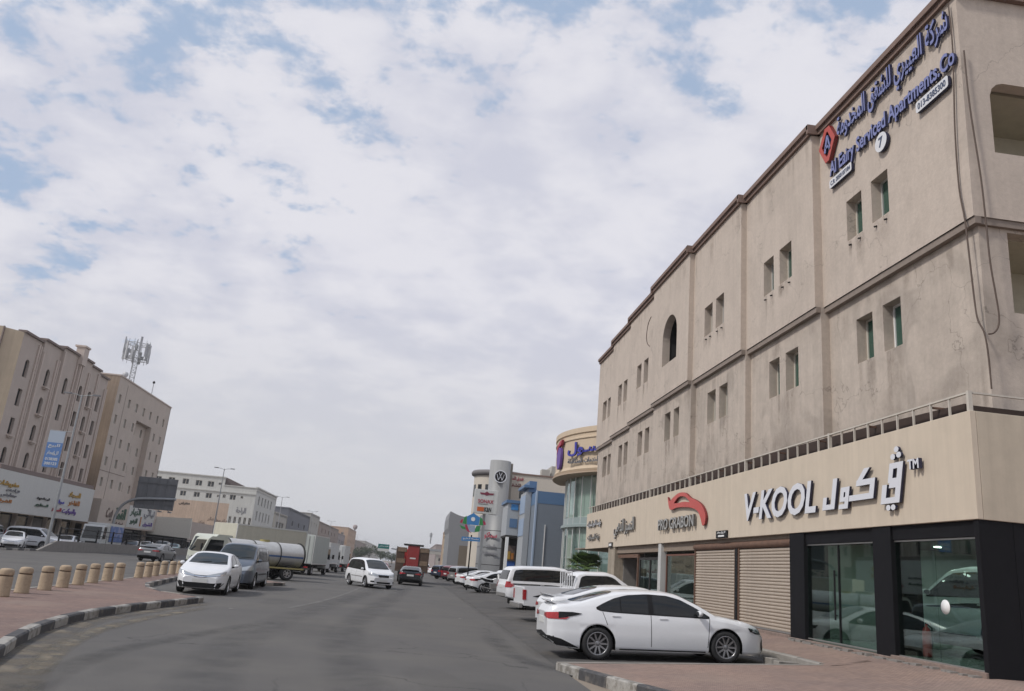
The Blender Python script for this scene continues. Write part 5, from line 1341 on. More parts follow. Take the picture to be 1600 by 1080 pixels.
# ---- double cab pickup: body up to the cab plus an open load bed
PICK = dict(SUV); PICK.update(xr=-0.98, xf=2.48, axles=(1.54,), track=0.90, R=0.38, arch=0.44, rim=0.215, style='six', tum=0.22,
    top=[(-0.98, 1.1), (-0.96, 1.45), (-0.85, 1.70), (-0.6, 1.77), (0.3, 1.78), (0.6, 1.70), (1.15, 1.30), (1.4, 1.2), (2.1, 1.10), (2.35, 0.95), (2.48, 0.7)],
    belt=[(-0.98, 1.0), (-0.8, 1.12), (0.8, 1.10), (1.7, 1.02), (2.2, 0.88), (2.48, 0.6)], sill=[(-0.98, 0.45), (2.1, 0.42), (2.48, 0.45)],
    plan=[(-0.98, 0.90), (-0.8, 0.915), (1.6, 0.92), (2.1, 0.87), (2.35, 0.76), (2.48, 0.66)],
    glass_lo=[(-0.78, 1.18), (0.9, 1.14), (1.0, 1.135)], glass_hi=[(-0.78, 1.22), (-0.72, 1.52), (-0.55, 1.61), (0.3, 1.62), (0.55, 1.54), (0.8, 1.33), (1.0, 1.15)],
    panes=[(-0.75, 0.05), (0.12, 0.97)], mirror=(0.88, 1.18), handles=[(-0.35, 1.02), (0.5, 1.0)], seams=[(0.08, 0.5, 1.1, 0)],
    wind=([(-0.70, 1.33), (0.70, 1.33)], [(-0.62, 1.60), (0.62, 1.60)]), rearw=([(-0.66, 1.25), (0.66, 1.25)], [(-0.6, 1.6), (0.6, 1.6)]), plates=[('F', 0.6)],
    extra=[('head_lamp', 'F', [(0.5, 0.84), (0.8, 0.88)], [(0.5, 0.96), (0.8, 1.0)], m_head, 0.01)])
def bed(root, bvh):
    mb = MB(); y = 0.90; t_ = 0.05; x0, x1, z0, z1 = -2.82, -1.02, 0.50, 1.17
    # side panels with a wheel arch each, tailgate, floor
    pts = [(x0, z0 + 0.05), (-1.55 - 0.44, z0)] + [(-1.55 + 0.44 * cos(a), 0.38 + 0.44 * sin(a)) for a in [pi - pi * k / 14 for k in range(1, 14)] if 0.38 + 0.44 * sin(a) > z0] + [(-1.55 + 0.44, z0), (x1, z0), (x1, z1), (x0 + 0.02, z1)]
    for s_ in (-1, 1):
        mb.prism(pts, (0, s_ * y, 0), (1, 0, 0), (0, 0, 1), (0, -s_ * t_, 0))
    mb.box(x0, x0 + t_, -y + t_, y - t_, z0 + 0.05, z1 - 0.002); mb.box(x1 - t_, x1, -y + t_, y - t_, z0, z1 - 0.002); mb.build('load_bed', CUR[0], root, bevel=0.02)
    q = MB(); q.box(x0 + t_, x1 - t_, -y + t_, y - t_, 0.72, 0.76); q.build('bed_floor', m_trim, root)
    q = MB()
    for s_ in (-1, 1): q.box(x0 - 0.012, x0 + 0.09, s_ * y - (0.0 if s_ > 0 else 0.012), s_ * y + (0.012 if s_ > 0 else 0.0), 0.74, 1.08); 
    for s_ in (-1, 1): q.box(x0 - 0.014, x0 - 0.001, s_ * (y - 0.09) - 0.07, s_ * (y - 0.09) + 0.07, 0.74, 1.08)
    q.build('tail_lamp', m_tail, root)
    q = MB(); q.box(x0 - 0.16, x0 - 0.02, -0.85, 0.85, 0.46, 0.62); q.build('rear_bumper', m_steel, root, bevel=0.02)
    q = MB()
    for s_ in (-1, 1): q.prism([(-2.5, 0.86), (-2.1, 0.80), (-1.9, 0.93), (-2.05, 0.96)], (0, s_ * (y + 0.001), 0), (1, 0, 0), (0, 0, 1), (0, s_ * 0.006, 0))
    q.build('side_decal', m_trim, root)
    q = MB()
    for yy in (-0.8, -0.48, -0.16, 0.16, 0.48, 0.8): q.tube((-1.06, yy, 1.17), (-1.06, yy, 1.74), 0.022, n=6)
    q.tube((-1.06, -0.82, 1.74), (-1.06, 0.82, 1.74), 0.025, n=6); q.build('headache_rack', CUR[0], root)
    add_wheels(root, (-1.55,), 0.90, 0.38, 0.24, 0.215, 'six')
PICK['fns'] = [bed]
MODELS = dict(sal=SAL, comp=COMP, mpv=MPV, van=VAN, suv=SUV, xov=XOV, pick=PICK)
WHITE = body_paint('white_car_paint', (0.74, 0.75, 0.77)); SILV = body_paint('silver_car_paint', (0.36, 0.37, 0.38), 0.3, 0.4); GREYB = body_paint('slate_blue_paint', (0.10, 0.118, 0.15), 0.3, 0.3)
BLACK = body_paint('black_car_paint', (0.014, 0.015, 0.018), 0.22); NAVY = body_paint('navy_car_paint', (0.03, 0.04, 0.07), 0.25); REDP = body_paint('maroon_car_paint', (0.16, 0.02, 0.03), 0.25)
BEIGE = body_paint('champagne_paint', (0.40, 0.36, 0.30), 0.3, 0.3); GREYD = body_paint('grey_car_paint', (0.16, 0.165, 0.175), 0.3, 0.4)
PROTO = {}
def car(model, paint, name, label, cat, x, y, head, z=0, group=None, pitch=0, detail=1):
    """head: direction the nose points to, degrees clockwise from +Y"""
    rz = radians(90 - head); rot = (0, -pitch, rz)
    key = (model, paint.name, detail)
    if key in PROTO:
        return copy_tree(PROTO[key], (x, y, z), rz, label, group, rot) if True else None
    t = thing(name, label, cat, (x, y, z), group=group, rot=rot)
    CUR[0] = paint
    build_car(MODELS[model], paint, t, detail)
    PROTO[key] = t
    return t
def fix(o, name, cat, group):
    o.name = name; o['category'] = cat
    if group: o['group'] = group
    elif 'group' in o: del o['group']
    return o
_car = car
def car(model, paint, name, label, cat, x, y, head, z=0, group=None, pitch=0, detail=1):
    return fix(_car(model, paint, name, label, cat, x, y, head, z, group, pitch, detail), name, cat, group)
GR = 'cars parked nose in at the shops'
p_ = math.atan(0.045)
bz = lambda x: BAY(x)
car('sal', WHITE, 'parked_car', 'nearest white saloon parked side on before the roller shutters', 'car', 5.56, 18.4, 90, bz(5.56), GR, p_, 2)
car('sal', WHITE, 'parked_car', 'white saloon half hidden behind the nearest white saloon', 'car', 6.25, 23.0, 86, bz(6.25), GR, p_, 2)
car('pick', WHITE, 'pickup_truck', 'white pickup with upright red tail lamp and load bed, before the large off-roader', 'pickup', 6.85, 29.9, 86, bz(6.85), GR, p_)
car('suv', WHITE, 'off_roader', 'large white off-roader with dark rear windows and grey side stripe', 'car', 6.85, 37.8, 82, bz(6.85), GR, p_)
car('sal', WHITE, 'parked_car', 'white saloon parked beyond the motorcycle', 'car', 6.6, 58.5, 76, bz(6.4), GR, p_)
car('xov', SILV, 'parked_car', 'silver crossover parked in the shop row left of the white saloons', 'car', 6.1, 80, 62, bz(6), GR, p_)
car('xov', REDP, 'parked_car', 'maroon crossover peeking out behind the silver crossover', 'car', 5.9, 92, 60, bz(6), GR, p_)
car('xov', NAVY, 'parked_car', 'dark blue off-roader parked farthest left beside the red truck', 'car', 5.0, 104, 52, bz(5.0), GR, p_)
car('sal', WHITE, 'parked_car', 'white saloon whose tail shows left of the white saloon beyond the motorcycle', 'car', 6.4, 68.0, 72, bz(6.4), GR, p_)
car('xov', WHITE, 'parked_car', 'white crossover parked between the motorcycle and the off-roader', 'car', 8.9, 62.5, 75, bz(6.4), GR, p_)
car('suv', BLACK, 'off_roader', 'black off-roader whose roof shows above the white pickup and below the palm', 'car', 9.0, 43.2, 84, bz(7.5), GR, p_)
car('suv', WHITE, 'showroom_car', 'white off-roader standing inside the shop window', 'car', 12.6, 16.75, 0, 0.76)
car('comp', WHITE, 'parked_car', 'white compact saloon facing the camera at the end of the left island', 'car', -7.42, 32.5, 176, 0, detail=2)
car('van', GREYB, 'minibus', 'slate blue minibus parked behind the white compact saloon', 'van', -7.62, 38.9, 179, 0, detail=2)
car('mpv', WHITE, 'people_carrier', 'white people carrier driving towards the camera in the middle of the road', 'car', -2.45, 53.2, 155, 0, detail=2)
car('sal', BLACK, 'driving_car', 'black saloon driving away behind the loaded red truck', 'car', 0.2, 66.3, 2, 0)
car('sal', GREYD, 'driving_car', 'dark grey saloon driving away beyond the bollards', 'car', -20.9, 71.5, 3, 0)
GL = 'cars parked along the frontage road'
L_ = [('comp', WHITE, -33.6, 74.2, 160, 'white saloon with raised headlamps just left of the tall lamp post'), ('suv', WHITE, -38.2, 79, 165, 'white off-roader behind the white saloon at the left edge'),
      ('comp', GREYD, -36.8, 73.2, 160, 'grey saloon cut by the left edge of the photo'), ('suv', GREYD, -37.2, 86, 120, 'dark grey off-roader roof behind the white saloon near the lamp post'), ('van', WHITE, -35.6, 82.5, 100, 'white van tail half hidden by the tall lamp post'),
      ('comp', WHITE, -33.4, 84.5, 172, 'white saloon behind the first railing posts'), ('comp', WHITE, -33.3, 108.5, 172, 'white saloon behind the railing right of the box van'), ('comp', BEIGE, -36.8, 90, 150, 'beige saloon behind the railing left of the box van'),
      ('sal', NAVY, -33.2, 102.5, 172, 'navy saloon seen through the railing just right of the box van'), ('xov', GREYD, -33.2, 114.5, 172, 'dark grey crossover behind the railing below the grey sign back'), ('comp', body_paint('teal_car_paint', (0.06, 0.20, 0.20), 0.3), -33.2, 120, 172, 'teal saloon behind the railing above the dark grey saloon'),
      ('suv', NAVY, -33.4, 131, 172, 'navy off-roader behind the railing below the blank board'), ('comp', WHITE, -33.4, 143, 172, 'white saloon far along the railing'), ('xov', SILV, -33.4, 155, 172, 'silver crossover farthest along the railing')]
for mdl, pn, x, y, h_, lb in L_: car(mdl, pn, 'parked_car', lb, 'car', x, y, h_, 0, GL)
# far traffic, seen between the people carrier and the red truck
GF = 'cars in the distant traffic'
for mdl, pn, x, y, h_, lb in [('xov', NAVY, -4.6, 84, 178, 'dark blue off-roader behind the people carrier'), ('suv', WHITE, -9.5, 118, 175, 'white off-roader far behind the people carrier roof'), ('comp', REDP, -3.4, 105, 0, 'maroon saloon just left of the red truck'),
                              ('comp', WHITE, -5.5, 135, 0, 'small white saloon far down the road left of the red truck'), ('xov', GREYD, -8.0, 150, 178, 'grey crossover far down the road by the trucks'), ('comp', WHITE, 5.2, 132, 55, 'distant white saloon past the dark blue off-roader'), ('xov', WHITE, 3.0, 160, 0, 'distant white crossover right of the red truck')]:
    car(mdl, pn, 'driving_car', lb, 'car', x, y, h_, 0, GF)
# ------------------------------------------------------------------ trucks
def heading(o, head): o.rotation_euler = (0, 0, radians(90 - head)); return o
m_boxA = mat('box_body_olive', (0.50, 0.48, 0.40), 0.6, var=0.06, streak=0.08); m_boxG = mat('box_body_green', (0.47, 0.50, 0.47), 0.6, var=0.06, streak=0.1)
m_boxW = mat('box_body_white', (0.60, 0.61, 0.60), 0.55, var=0.06, streak=0.12); m_cabg = mat('cab_pale_green', (0.50, 0.52, 0.45), 0.45, var=0.05, coat=0.3)
m_tank = mat('tank_steel', (0.50, 0.50, 0.49), 0.42, metal=0.35, var=0.08, streak=0.1); m_chas = mat('chassis_dark', (0.03, 0.03, 0.028), 0.7)
def truck_base(t, L, xw, wR=0.42, half=1.05):
    q = MB(); q.box(-L / 2, L / 2, -0.45, 0.45, 0.62, 0.82); q.box(-L / 2, -L / 2 + 0.12, -1.1, 1.1, 0.42, 0.56); q.build('chassis', m_chas, t)
    add_wheels(t, xw, half, wR, 0.28, 0.24, 'six')
    q = MB()
    for x in xw[:1]:
        for s_ in (-1, 1): q.box(x - 0.5, x + 0.5, s_ * 0.9 - 0.15, s_ * 0.9 + 0.15, wR * 2 + 0.03, wR * 2 + 0.06)
    q.build('mudguard', m_chas, t)
def truck_cab(t, x0, x1, w_, z1, paint):
    q = MB(); z0 = 0.55
    prof = [(x0, z0), (x1 - 0.06, z0), (x1, z0 + 0.18), (x1 - 0.02, z0 + 0.72), (x1 - 0.32, z1 - 0.16), (x1 - 0.5, z1), (x0 + 0.06, z1), (x0, z1 - 0.06)]
    q.prism(prof, (0, -w_ / 2, 0), (1, 0, 0), (0, 0, 1), (0, w_, 0)); c = q.build('cab', paint, t, bevel=0.05, segs=3)
    q = MB(); d = Vector((-0.30, 0, z1 - 0.16 - z0 - 0.72)).normalized(); 
    q.prism([(-w_ / 2 + 0.12, 0.05), (w_ / 2 - 0.12, 0.05), (w_ / 2 - 0.2, (z1 - z0 - 0.88) * 0.98), (-w_ / 2 + 0.2, (z1 - z0 - 0.88) * 0.98)], Vector((x1 + 0.0, 0, z0 + 0.72)), (0, 1, 0), d, (0.02, 0, 0.01)); q.build('windscreen', m_cglass2, c)
    for s_ in (-1, 1):
        q = MB(); q.prism([(x0 + 0.25, z0 + 0.80), (x1 - 0.18, z0 + 0.76), (x1 - 0.42, z1 - 0.18), (x0 + 0.25, z1 - 0.18)], (0, s_ * (w_ / 2 + 0.002), 0), (1, 0, 0), (0, 0, 1), (0, s_ * 0.012, 0)); q.build('side_window', m_cglass, c)
        q = MB(); q.tube((x1 - 0.1, s_ * w_ / 2, z0 + 1.0), (x1 + 0.12, s_ * (w_ / 2 + 0.2), z0 + 1.05), 0.015, n=5); q.box(x1 + 0.08, x1 + 0.14, s_ * (w_ / 2 + 0.22) - 0.09, s_ * (w_ / 2 + 0.22) + 0.09, z0 + 0.85, z0 + 1.22); q.build('mirror', m_trim, c)
        q = MB(); q.box(x1 + 0.0, x1 + 0.025, s_ * (w_ / 2 - 0.28) - 0.14, s_ * (w_ / 2 - 0.28) + 0.14, z0 + 0.25, z0 + 0.42); q.build('head_lamp', m_head, c)
    q = MB(); q.box(x1 + 0.0, x1 + 0.02, -0.5, 0.5, z0 + 0.3, z0 + 0.5); q.box(x1 - 0.02, x1 + 0.08, -w_ / 2, w_ / 2, z0 - 0.1, z0 + 0.12); q.build('bumper', m_chas, c)
    return c
def box_truck(name, label, x, y, head, L, w_, z1, cabz, mbox, mcab, group='trucks parked in a row on the left'):
    t = thing(name, label, 'truck', (x, y, 0), group=group); heading(t, head)
    truck_base(t, L, (-L / 2 + 1.3, L / 2 - 0.9)); truck_cab(t, L / 2 - 1.6, L / 2, w_ - 0.15, cabz, mcab)
    q = MB(); q.box(-L / 2, L / 2 - 1.75, -w_ / 2, w_ / 2, 0.88, z1); bo = q.build('cargo_box', mbox, t, bevel=0.03)
    q = MB()
    for s_ in (-1, 1):
        q.box(-L / 2, L / 2 - 1.75, s_ * w_ / 2 - 0.02, s_ * w_ / 2 + 0.02, 0.86, 0.96); q.box(-L / 2, L / 2 - 1.75, s_ * w_ / 2 - 0.02, s_ * w_ / 2 + 0.02, z1 - 0.09, z1 + 0.004)
        for xx in (-L / 2, L / 2 - 1.8): q.box(xx - 0.01, xx + 0.06, s_ * w_ / 2 - 0.02, s_ * w_ / 2 + 0.025, 0.96, z1 - 0.09)
    q.build('edge_rail', m_alu, bo)
    for s_ in (-1, 1):
        q = MB(); q.box(-L / 2 - 0.025, -L / 2 - 0.002, min(0.02 * s_, s_ * (w_ / 2 - 0.08)), max(0.02 * s_, s_ * (w_ / 2 - 0.08)), 0.95, z1 - 0.1); dr = q.build('rear_door', mbox, bo)
        q = MB()
        for yy in (0.25, 0.8): q.tube((-L / 2 - 0.045, s_ * yy, 0.98), (-L / 2 - 0.045, s_ * yy, z1 - 0.12), 0.018, n=6)
        q.build('lock_bar', m_steel, dr)
        q = MB(); q.box(-L / 2 - 0.02, -L / 2 + 0.02, s_ * 0.8 - 0.15, s_ * 0.8 + 0.15, 0.58, 0.68); q.build('tail_lamp', m_tail, t)
    return t
tt = thing('tank_truck', 'small tank truck with steel tank, blue stripe and pale green cab behind the minibus', 'truck', (-9.75, 51.2, 0), group='trucks parked in a row on the left'); heading(tt, 237)
truck_base(tt, 6.4, (-2.2, 2.3)); truck_cab(tt, 1.75, 3.2, 2.0, 2.2, m_cabg)
q = MB(); sec_ = [(1.06 * cos(a), 1.46 + 0.74 * sin(a)) for a in [2 * pi * k / 28 for k in range(28)]]
vs = [(x, y, z) for x in (-3.15, 1.5) for y, z in sec_]
q.add(vs, [(i, (i + 1) % 28, 28 + (i + 1) % 28, 28 + i) for i in range(28)], 0, True); q.add([(x, y * 0.98, 1.46 + (z - 1.46) * 0.98) for x, y, z in vs], [tuple(range(28)), tuple(range(55, 27, -1))]); tk = q.build('tank', m_tank, tt)
q = MB()
for x in (-3.2, -1.65, -0.1, 1.45):
    for i in range(28):
        a = 2 * pi * i / 28; b = 2 * pi * (i + 1) / 28; R1, R2 = 1.085, 0.765
        p = [(x + dx, (R1 + e) * cos(t_), 1.46 + (R2 + e) * sin(t_)) for dx in (0, 0.07) for t_ in (a, b) for e in (0,)]
        q.add([p[0], p[1], p[3], p[2]], [(0, 1, 2, 3)])
q.add([(-3.21, 1.14 * cos(a), 1.46 + 0.82 * sin(a)) for a in [2 * pi * k / 28 for k in range(28)]], [tuple(range(28))]); q.build('tank_band', m_chas, tt)
q = MB()
for s_ in (-1, 1):
    r_ = [(1.068 * cos(a), 1.46 + 0.748 * sin(a)) for a in (-0.16, -0.10, -0.06, -0.02)]
    vs = [(x, s_ * y, z) for x in (-3.1, 1.45) for y, z in r_]; q.add(vs, [(i, i + 1, 5 + i, 4 + i) for i in range(3)])
q.build('blue_stripe', mat('stripe_blue', (0.07, 0.13, 0.27), 0.5), tt)
q = MB(); q.box(-3.2, 1.6, -1.1, 1.1, 0.68, 0.76); q.tube((-0.9, 0, 2.15), (-0.9, 0, 2.3), 0.3, n=14)
q.build('tank_frame', mat('frame_yellow', (0.35, 0.30, 0.12), 0.6), tt)
box_truck('box_truck', 'olive beige box truck with a long plain cargo box behind the tank truck', -11.04, 57.8, 221, 7.8, 2.45, 3.22, 2.4, m_boxA, m_cabg)
box_truck('box_truck', 'tall pale green box truck, second in the parked row', -8.75, 72.0, 6, 7.5, 2.5, 3.2, 2.4, m_boxG, m_boxW)
box_truck('box_truck', 'white box truck with low roof, third in the parked row', -9.0, 88.5, 6, 6.5, 2.2, 2.98, 2.3, m_boxW, m_boxW)
box_truck('box_truck', 'white box truck farthest along the parked row', -8.5, 99.5, 4, 6.0, 2.1, 2.95, 2.3, m_boxW, m_boxW)
t = box_truck('box_van', 'white box van with a blue printed side behind the railing', -33.55, 93.6, 176, 7.4, 2.2, 3.0, 2.75, m_boxW, m_boxW, None)
q = MB(); q.box(-3.5, 1.5, 1.16, 1.175, 1.1, 2.75); q.build('printed_side', mat('blue_print', (0.05, 0.12, 0.34), 0.5, color2=(0.22, 0.25, 0.42), vscale=1.4, c2lo=0.52, c2hi=0.6), t)
del_ = [o for o in bpy.data.objects if o.name.startswith('box_van')]
# loaded truck
lt = thing('loaded_truck', 'red and brown stake truck stacked high, driving ahead of the black saloon', 'truck', (0.15, 76.5, 0)); heading(lt, 1)
truck_base(lt, 8.0, (-2.6, -1.5, 3.0), 0.48, 1.1); truck_cab(lt, 2.4, 4.0, 2.4, 2.9, m_red)
m_stake = mat('stake_wood', (0.085, 0.055, 0.04), 0.85, var=0.3)
q = MB(); q.box(-4, 2.3, -1.3, 1.3, 0.9, 1.05); q.build('load_floor', m_stake, lt)
for s_ in (-1, 1):
    for k in range(6):
        q = MB(); q.box(-4, 2.3, s_ * 1.30 - 0.03, s_ * 1.30 + 0.03, 1.1 + 0.32 * k, 1.3 + 0.32 * k); q.build('side_board', m_stake, lt)
    for k in range(5):
        q = MB(); q.box(-4.0 + k * 1.5, -3.9 + k * 1.5, s_ * 1.36 - 0.03, s_ * 1.36 + 0.03, 0.9, 3.0); q.build('stake', m_steel if k == 0 else m_stake, lt)
q = MB(); q.box(-4.08, -4.0, -1.5, -0.5, 0.9, 2.9); q.box(-4.08, -4.0, 0.65, 1.35, 0.9, 2.85); q.build('rear_gate', m_stake, lt)
q = MB(); q.box(-4.15, -1.2, -0.62, 0.42, 1.35, 3.12); q.build('red_cabinet', mat('faded_red_metal', (0.27, 0.03, 0.028), 0.5, var=0.15), lt, bevel=0.03)
q = MB(); q.box(-4.16, -4.15, -0.35, 0.15, 2.0, 2.12); q.build('pale_print', m_plate, lt)
q = MB(); q.box(-4.2, -2.0, -0.95, 0.80, 3.13, 3.26); q.build('top_board', m_chas, lt)
for a, b, c, d, zz in ((-4.12, -2.6, 0.5, 1.25, 2.55), (-4.12, -2.4, -1.45, -0.7, 2.6), (-4.1, -2.8, 0.55, 1.3, 1.6), (-4.1, -2.8, -1.4, -0.72, 1.5)):
    q = MB(); q.box(a, b, c, d, zz, zz + 0.38); q.build('crate', mat('crate_board', (0.20, 0.14, 0.095), 0.8, var=0.3), lt, bevel=0.01)
q = MB(); q.box(-4.1, -4.04, -0.5, 0.4, 1.1, 1.25); q.build('tail_lamp', m_tail, lt)
# motorcycle
mc = thing('motorcycle', 'black and white motorcycle standing between the white saloon and the large off-roader', 'motorcycle', (5.75, 56.5, bz(5.75))); heading(mc, 75)
for x in (-0.68, 0.70):
    q = MB(); 
    for k in range(20):
        a = 2 * pi * k / 20; b = 2 * pi * (k + 1) / 20; q.tube((x + 0.27 * cos(a), 0, 0.32 + 0.27 * sin(a)), (x + 0.27 * cos(b), 0, 0.32 + 0.27 * sin(b)), 0.05, n=6, caps=False)
    wo = q.build('wheel', m_rubber, mc)
    q = MB()
    for k in range(6): a = pi * k / 3; q.tube((x, 0, 0.32), (x + 0.25 * cos(a), 0, 0.32 + 0.25 * sin(a)), 0.012, n=5)
    q.tube((x, -0.06, 0.32), (x, 0.06, 0.32), 0.05, n=10); q.build('spokes', m_rim, wo)
q = MB(); q.prism([(-0.5, 0.75), (-0.1, 0.72), (0.12, 0.78), (0.3, 0.95), (0.22, 1.02), (-0.05, 0.88), (-0.5, 0.92), (-0.85, 1.0), (-0.9, 0.94)], (0, -0.13, 0), (1, 0, 0), (0, 0, 1), (0, 0.26, 0)); q.build('seat', m_trim, mc, bevel=0.03)
q = MB(); q.prism([(0.0, 0.72), (0.35, 0.72), (0.48, 0.92), (0.25, 1.04), (0.0, 0.94)], (0, -0.16, 0), (1, 0, 0), (0, 0, 1), (0, 0.32, 0)); q.build('fuel_tank', m_white, mc, bevel=0.05)
q = MB(); q.box(-0.2, 0.3, -0.15, 0.15, 0.3, 0.68); q.tube((-0.1, -0.16, 0.28), (-0.95, -0.18, 0.42), 0.05); q.build('engine', m_steel, mc, bevel=0.03)
q = MB(); q.tube((0.70, 0.09, 0.32), (0.45, 0.07, 1.05), 0.028); q.tube((0.70, -0.09, 0.32), (0.45, -0.07, 1.05), 0.028); q.tube((0.42, -0.36, 1.1), (0.42, 0.36, 1.1), 0.018); q.build('fork', m_chrome, mc)
q = MB(); q.lathe([(0, 0.14), (0.07, 0.12), (0.1, 0.05), (0.09, 0), (0, -0.02)], 14, axis='X', c=(0.5, 0, 0.95)); q.build('head_lamp', m_head, mc)
q = MB(); q.prism([(0.42, 1.0), (0.55, 1.0), (0.40, 1.3), (0.36, 1.28)], (0, -0.15, 0), (1, 0, 0), (0, 0, 1), (0, 0.3, 0)); q.build('fairing', m_white, mc)

# ------------------------------------------------------------------ bollards
BOL = [(-9.3, 20.57), (-9.55, 22.13), (-9.75, 23.9), (-9.97, 25.58), (-10.25, 27.46), (-10.45, 29.2), (-10.69, 31.16), (-10.72, 32.44), (-11.04, 35.72), (-11.12, 37.16), (-11.35, 38.97), (-11.64, 41.19), (-11.6, 42.52), (-11.75, 44.4)]
def bollard(k):
    x, y = BOL[k]
    t = thing('bollard', '', 'bollard', (x, y, 0.15), random.uniform(0, 3), 'tan concrete bollards along the island')
    t.rotation_euler = (random.uniform(-.02, .02), random.uniform(-.02, .02), t.rotation_euler[2])
    return t
q = MB(); q.lathe([(0, 0), (0.185, 0), (0.185, 0.03), (0.178, 0.05), (0.172, 0.55), (0.169, 0.565)], 24); bmesh_shaft = q.mesh('shaft', m_bollard)
q = MB(); q.lathe([(0.15, 0.56), (0.15, 0.60)], 24); bmesh_grv = q.mesh('groove', mat('bollard_groove', (0.13, 0.09, 0.06), 0.9))
q = MB(); q.lathe([(0.15, 0.596), (0.169, 0.60), (0.171, 0.615), (0.169, 0.70), (0.16, 0.735), (0.14, 0.77), (0.08, 0.788), (0, 0.792)], 24); bmesh_cap = q.mesh('cap', m_bollard)
ORD = ['first', 'second', 'third', 'fourth', 'fifth', 'sixth', 'seventh', 'eighth', 'ninth', 'tenth', 'eleventh', 'twelfth', 'thirteenth', 'fourteenth']
for k in range(len(BOL)):
    t = bollard(k)
    t['label'] = ('tan concrete bollard, %s from the left edge of the photo%s' % (ORD[k], ', half cut by the frame' if k == 0 else ', just before the gap' if k == 7 else ', just after the gap' if k == 8 else '')) if k < 14 else 'tan concrete bollard just outside the left edge of the photo'
    for nm, me in (('shaft', bmesh_shaft), ('groove', bmesh_grv), ('cap', bmesh_cap)): inst(nm, me, t, scale=(0.94, 0.94, 0.80))

# ------------------------------------------------------------------ street lamps
def lamp(x, y, h, label, arms=((-1, 0), (1, 0)), al=1.25):
    t = thing('street_lamp', label, 'street lamp', (x, y, 0.0), group='double armed street lamps along the main road')
    q = MB(); q.tube((0, 0, 0), (0, 0, h), 0.145, 0.06, 14); q.tube((0, 0, 0), (0, 0, 0.9), 0.19, 0.17, 14); q.build('pole', m_galv, t)
    for ax, ay in arms:
        q = MB(); q.path([(0, 0, h - 0.15), (ax * al * 0.4, ay * al * .4, h + 0.02), (ax * al, ay * al, h + 0.08)], 0.035, 6); a_ = q.build('arm', m_galv, t)
        q = MB(); q.prism([(0, -0.13), (0.12, -0.16), (0.62, -0.12), (0.70, 0), (0.62, 0.12), (0.12, 0.16), (0, 0.13)], (ax * al * 0.75, 0, h + 0.02), (ax or 1, 0, 0), (0, 1, 0), (0, 0, 0.12)); q.build('lamp_head', mat('lamp_head_grey', (0.20, 0.20, 0.21), 0.5), a_, bevel=0.03)
    return t
l1 = lamp(-31.5, 75.6, 13.9, 'tall street lamp in front of the left apartment block with a banner beside it')
lamp(-31.4, 133.5, 13.7, 'street lamp standing before the white building')
lamp(-31.4, 194, 13.9, 'street lamp right of the white building')
lamp(-31.4, 254, 14.2, 'street lamp above the dark grey building')
lamp(-31.4, 314, 14.2, 'street lamp above the beige roofs, fifth in line'); lamp(-31.4, 375, 14.2, 'street lamp above the far tan roofs, sixth in line'); lamp(-31.4, 470, 14.2, 'small far street lamp left of the green road sign, seventh in line'); lamp(-31.4, 560, 14.2, 'tiny farthest street lamp near the green road sign')
bn = thing('banner', 'tall blue banner with a white top strip hanging beside the tall lamp post', 'banner', (-32.8, 75.6, 7.1))
wb = Wall((0, 75.55, 0), (1, 0, 0))
q = MB(); wb.box(q, -33.45, -32.1, 7.15, 9.35, 0, 0.06); par(q.build('blue_field', mat('banner_blue', (0.09, 0.19, 0.42), 0.6, var=0.1)), bn)
q = MB(); wb.box(q, -33.45, -32.1, 9.352, 10.4, 0, 0.06); par(q.build('white_field', mat('banner_white', (0.36, 0.42, 0.50), 0.6)), bn)
q = MB(); q.tube((-33.5, 75.58, 10.44), (-31.5, 75.58, 10.44), 0.03, n=6); q.tube((-33.5, 75.58, 7.1), (-31.5, 75.58, 7.1), 0.03, n=6); par(q.build('bracket', m_galv), bn)
for zz, tx in ((8.85, 'للبيع'), (8.2, 'للإيجار')): lettering(tx, wb, -33.3, -32.3, zz, zz + 0.4, 0.062, [m_plate, m_plate], bn, arabic=True, depth=0.01, single=True)
lettering('0138385', wb, -33.3, -32.25, 7.75, 8.0, 0.062, [m_plate, m_plate], bn, depth=0.01, single=True); lettering('300123', wb, -33.3, -32.25, 7.35, 7.6, 0.062, [m_plate, m_plate], bn, depth=0.01, single=True)

# ------------------------------------------------------------------ overhead sign seen from behind
gs = thing('road_sign', 'large grey back of an overhead road sign on a curved pole', 'road sign', (-34.9, 100, -0.1)); gs.scale = (1.136, 1.136, 1.136)
q = MB(); q.path(smoothline([(0, 0, 0), (0.0, 0, 3.0), (0.15, 0, 4.1), (0.65, 0, 4.95), (1.5, 0, 5.45), (2.6, 0, 5.65), (5.7, 0, 5.85)], 4), 0.14, 12); q.build('curved_pole', m_galv, gs)
m_signback = mat('sign_back_grey', (0.15, 0.155, 0.165), 0.6, var=0.08, streak=0.15)
q = MB(); q.box(1.5, 5.5, 0.25, 0.31, 4.65, 7.9); q.build('sign_panel', m_signback, gs, bevel=0.01)
for k in range(5): q = MB(); q.box(1.55 + k * 0.96, 1.63 + k * 0.96, 0.18, 0.249, 4.66, 7.89); q.build('panel_rib', m_signback, gs)
q = MB()
for z in (5.2, 7.3): q.box(1.5, 5.5, 0.12, 0.179, z, z + 0.07)
q.build('panel_beam', m_signback, gs)
q = MB()
for k in range(4): q.tube((2.0 + k * 1.0, 0.28, 4.66), (2.0 + k * 1.0, 0.9, 4.52), 0.04, n=6); q.box(1.85 + k, 2.2 + k, 0.8, 1.1, 4.44, 4.56)
q.build('sign_lamp', m_galv, gs)
rs = thing('road_sign', 'small distant green road sign on a curved white pole left of the red truck', 'road sign', (-1.15, 112, 0))
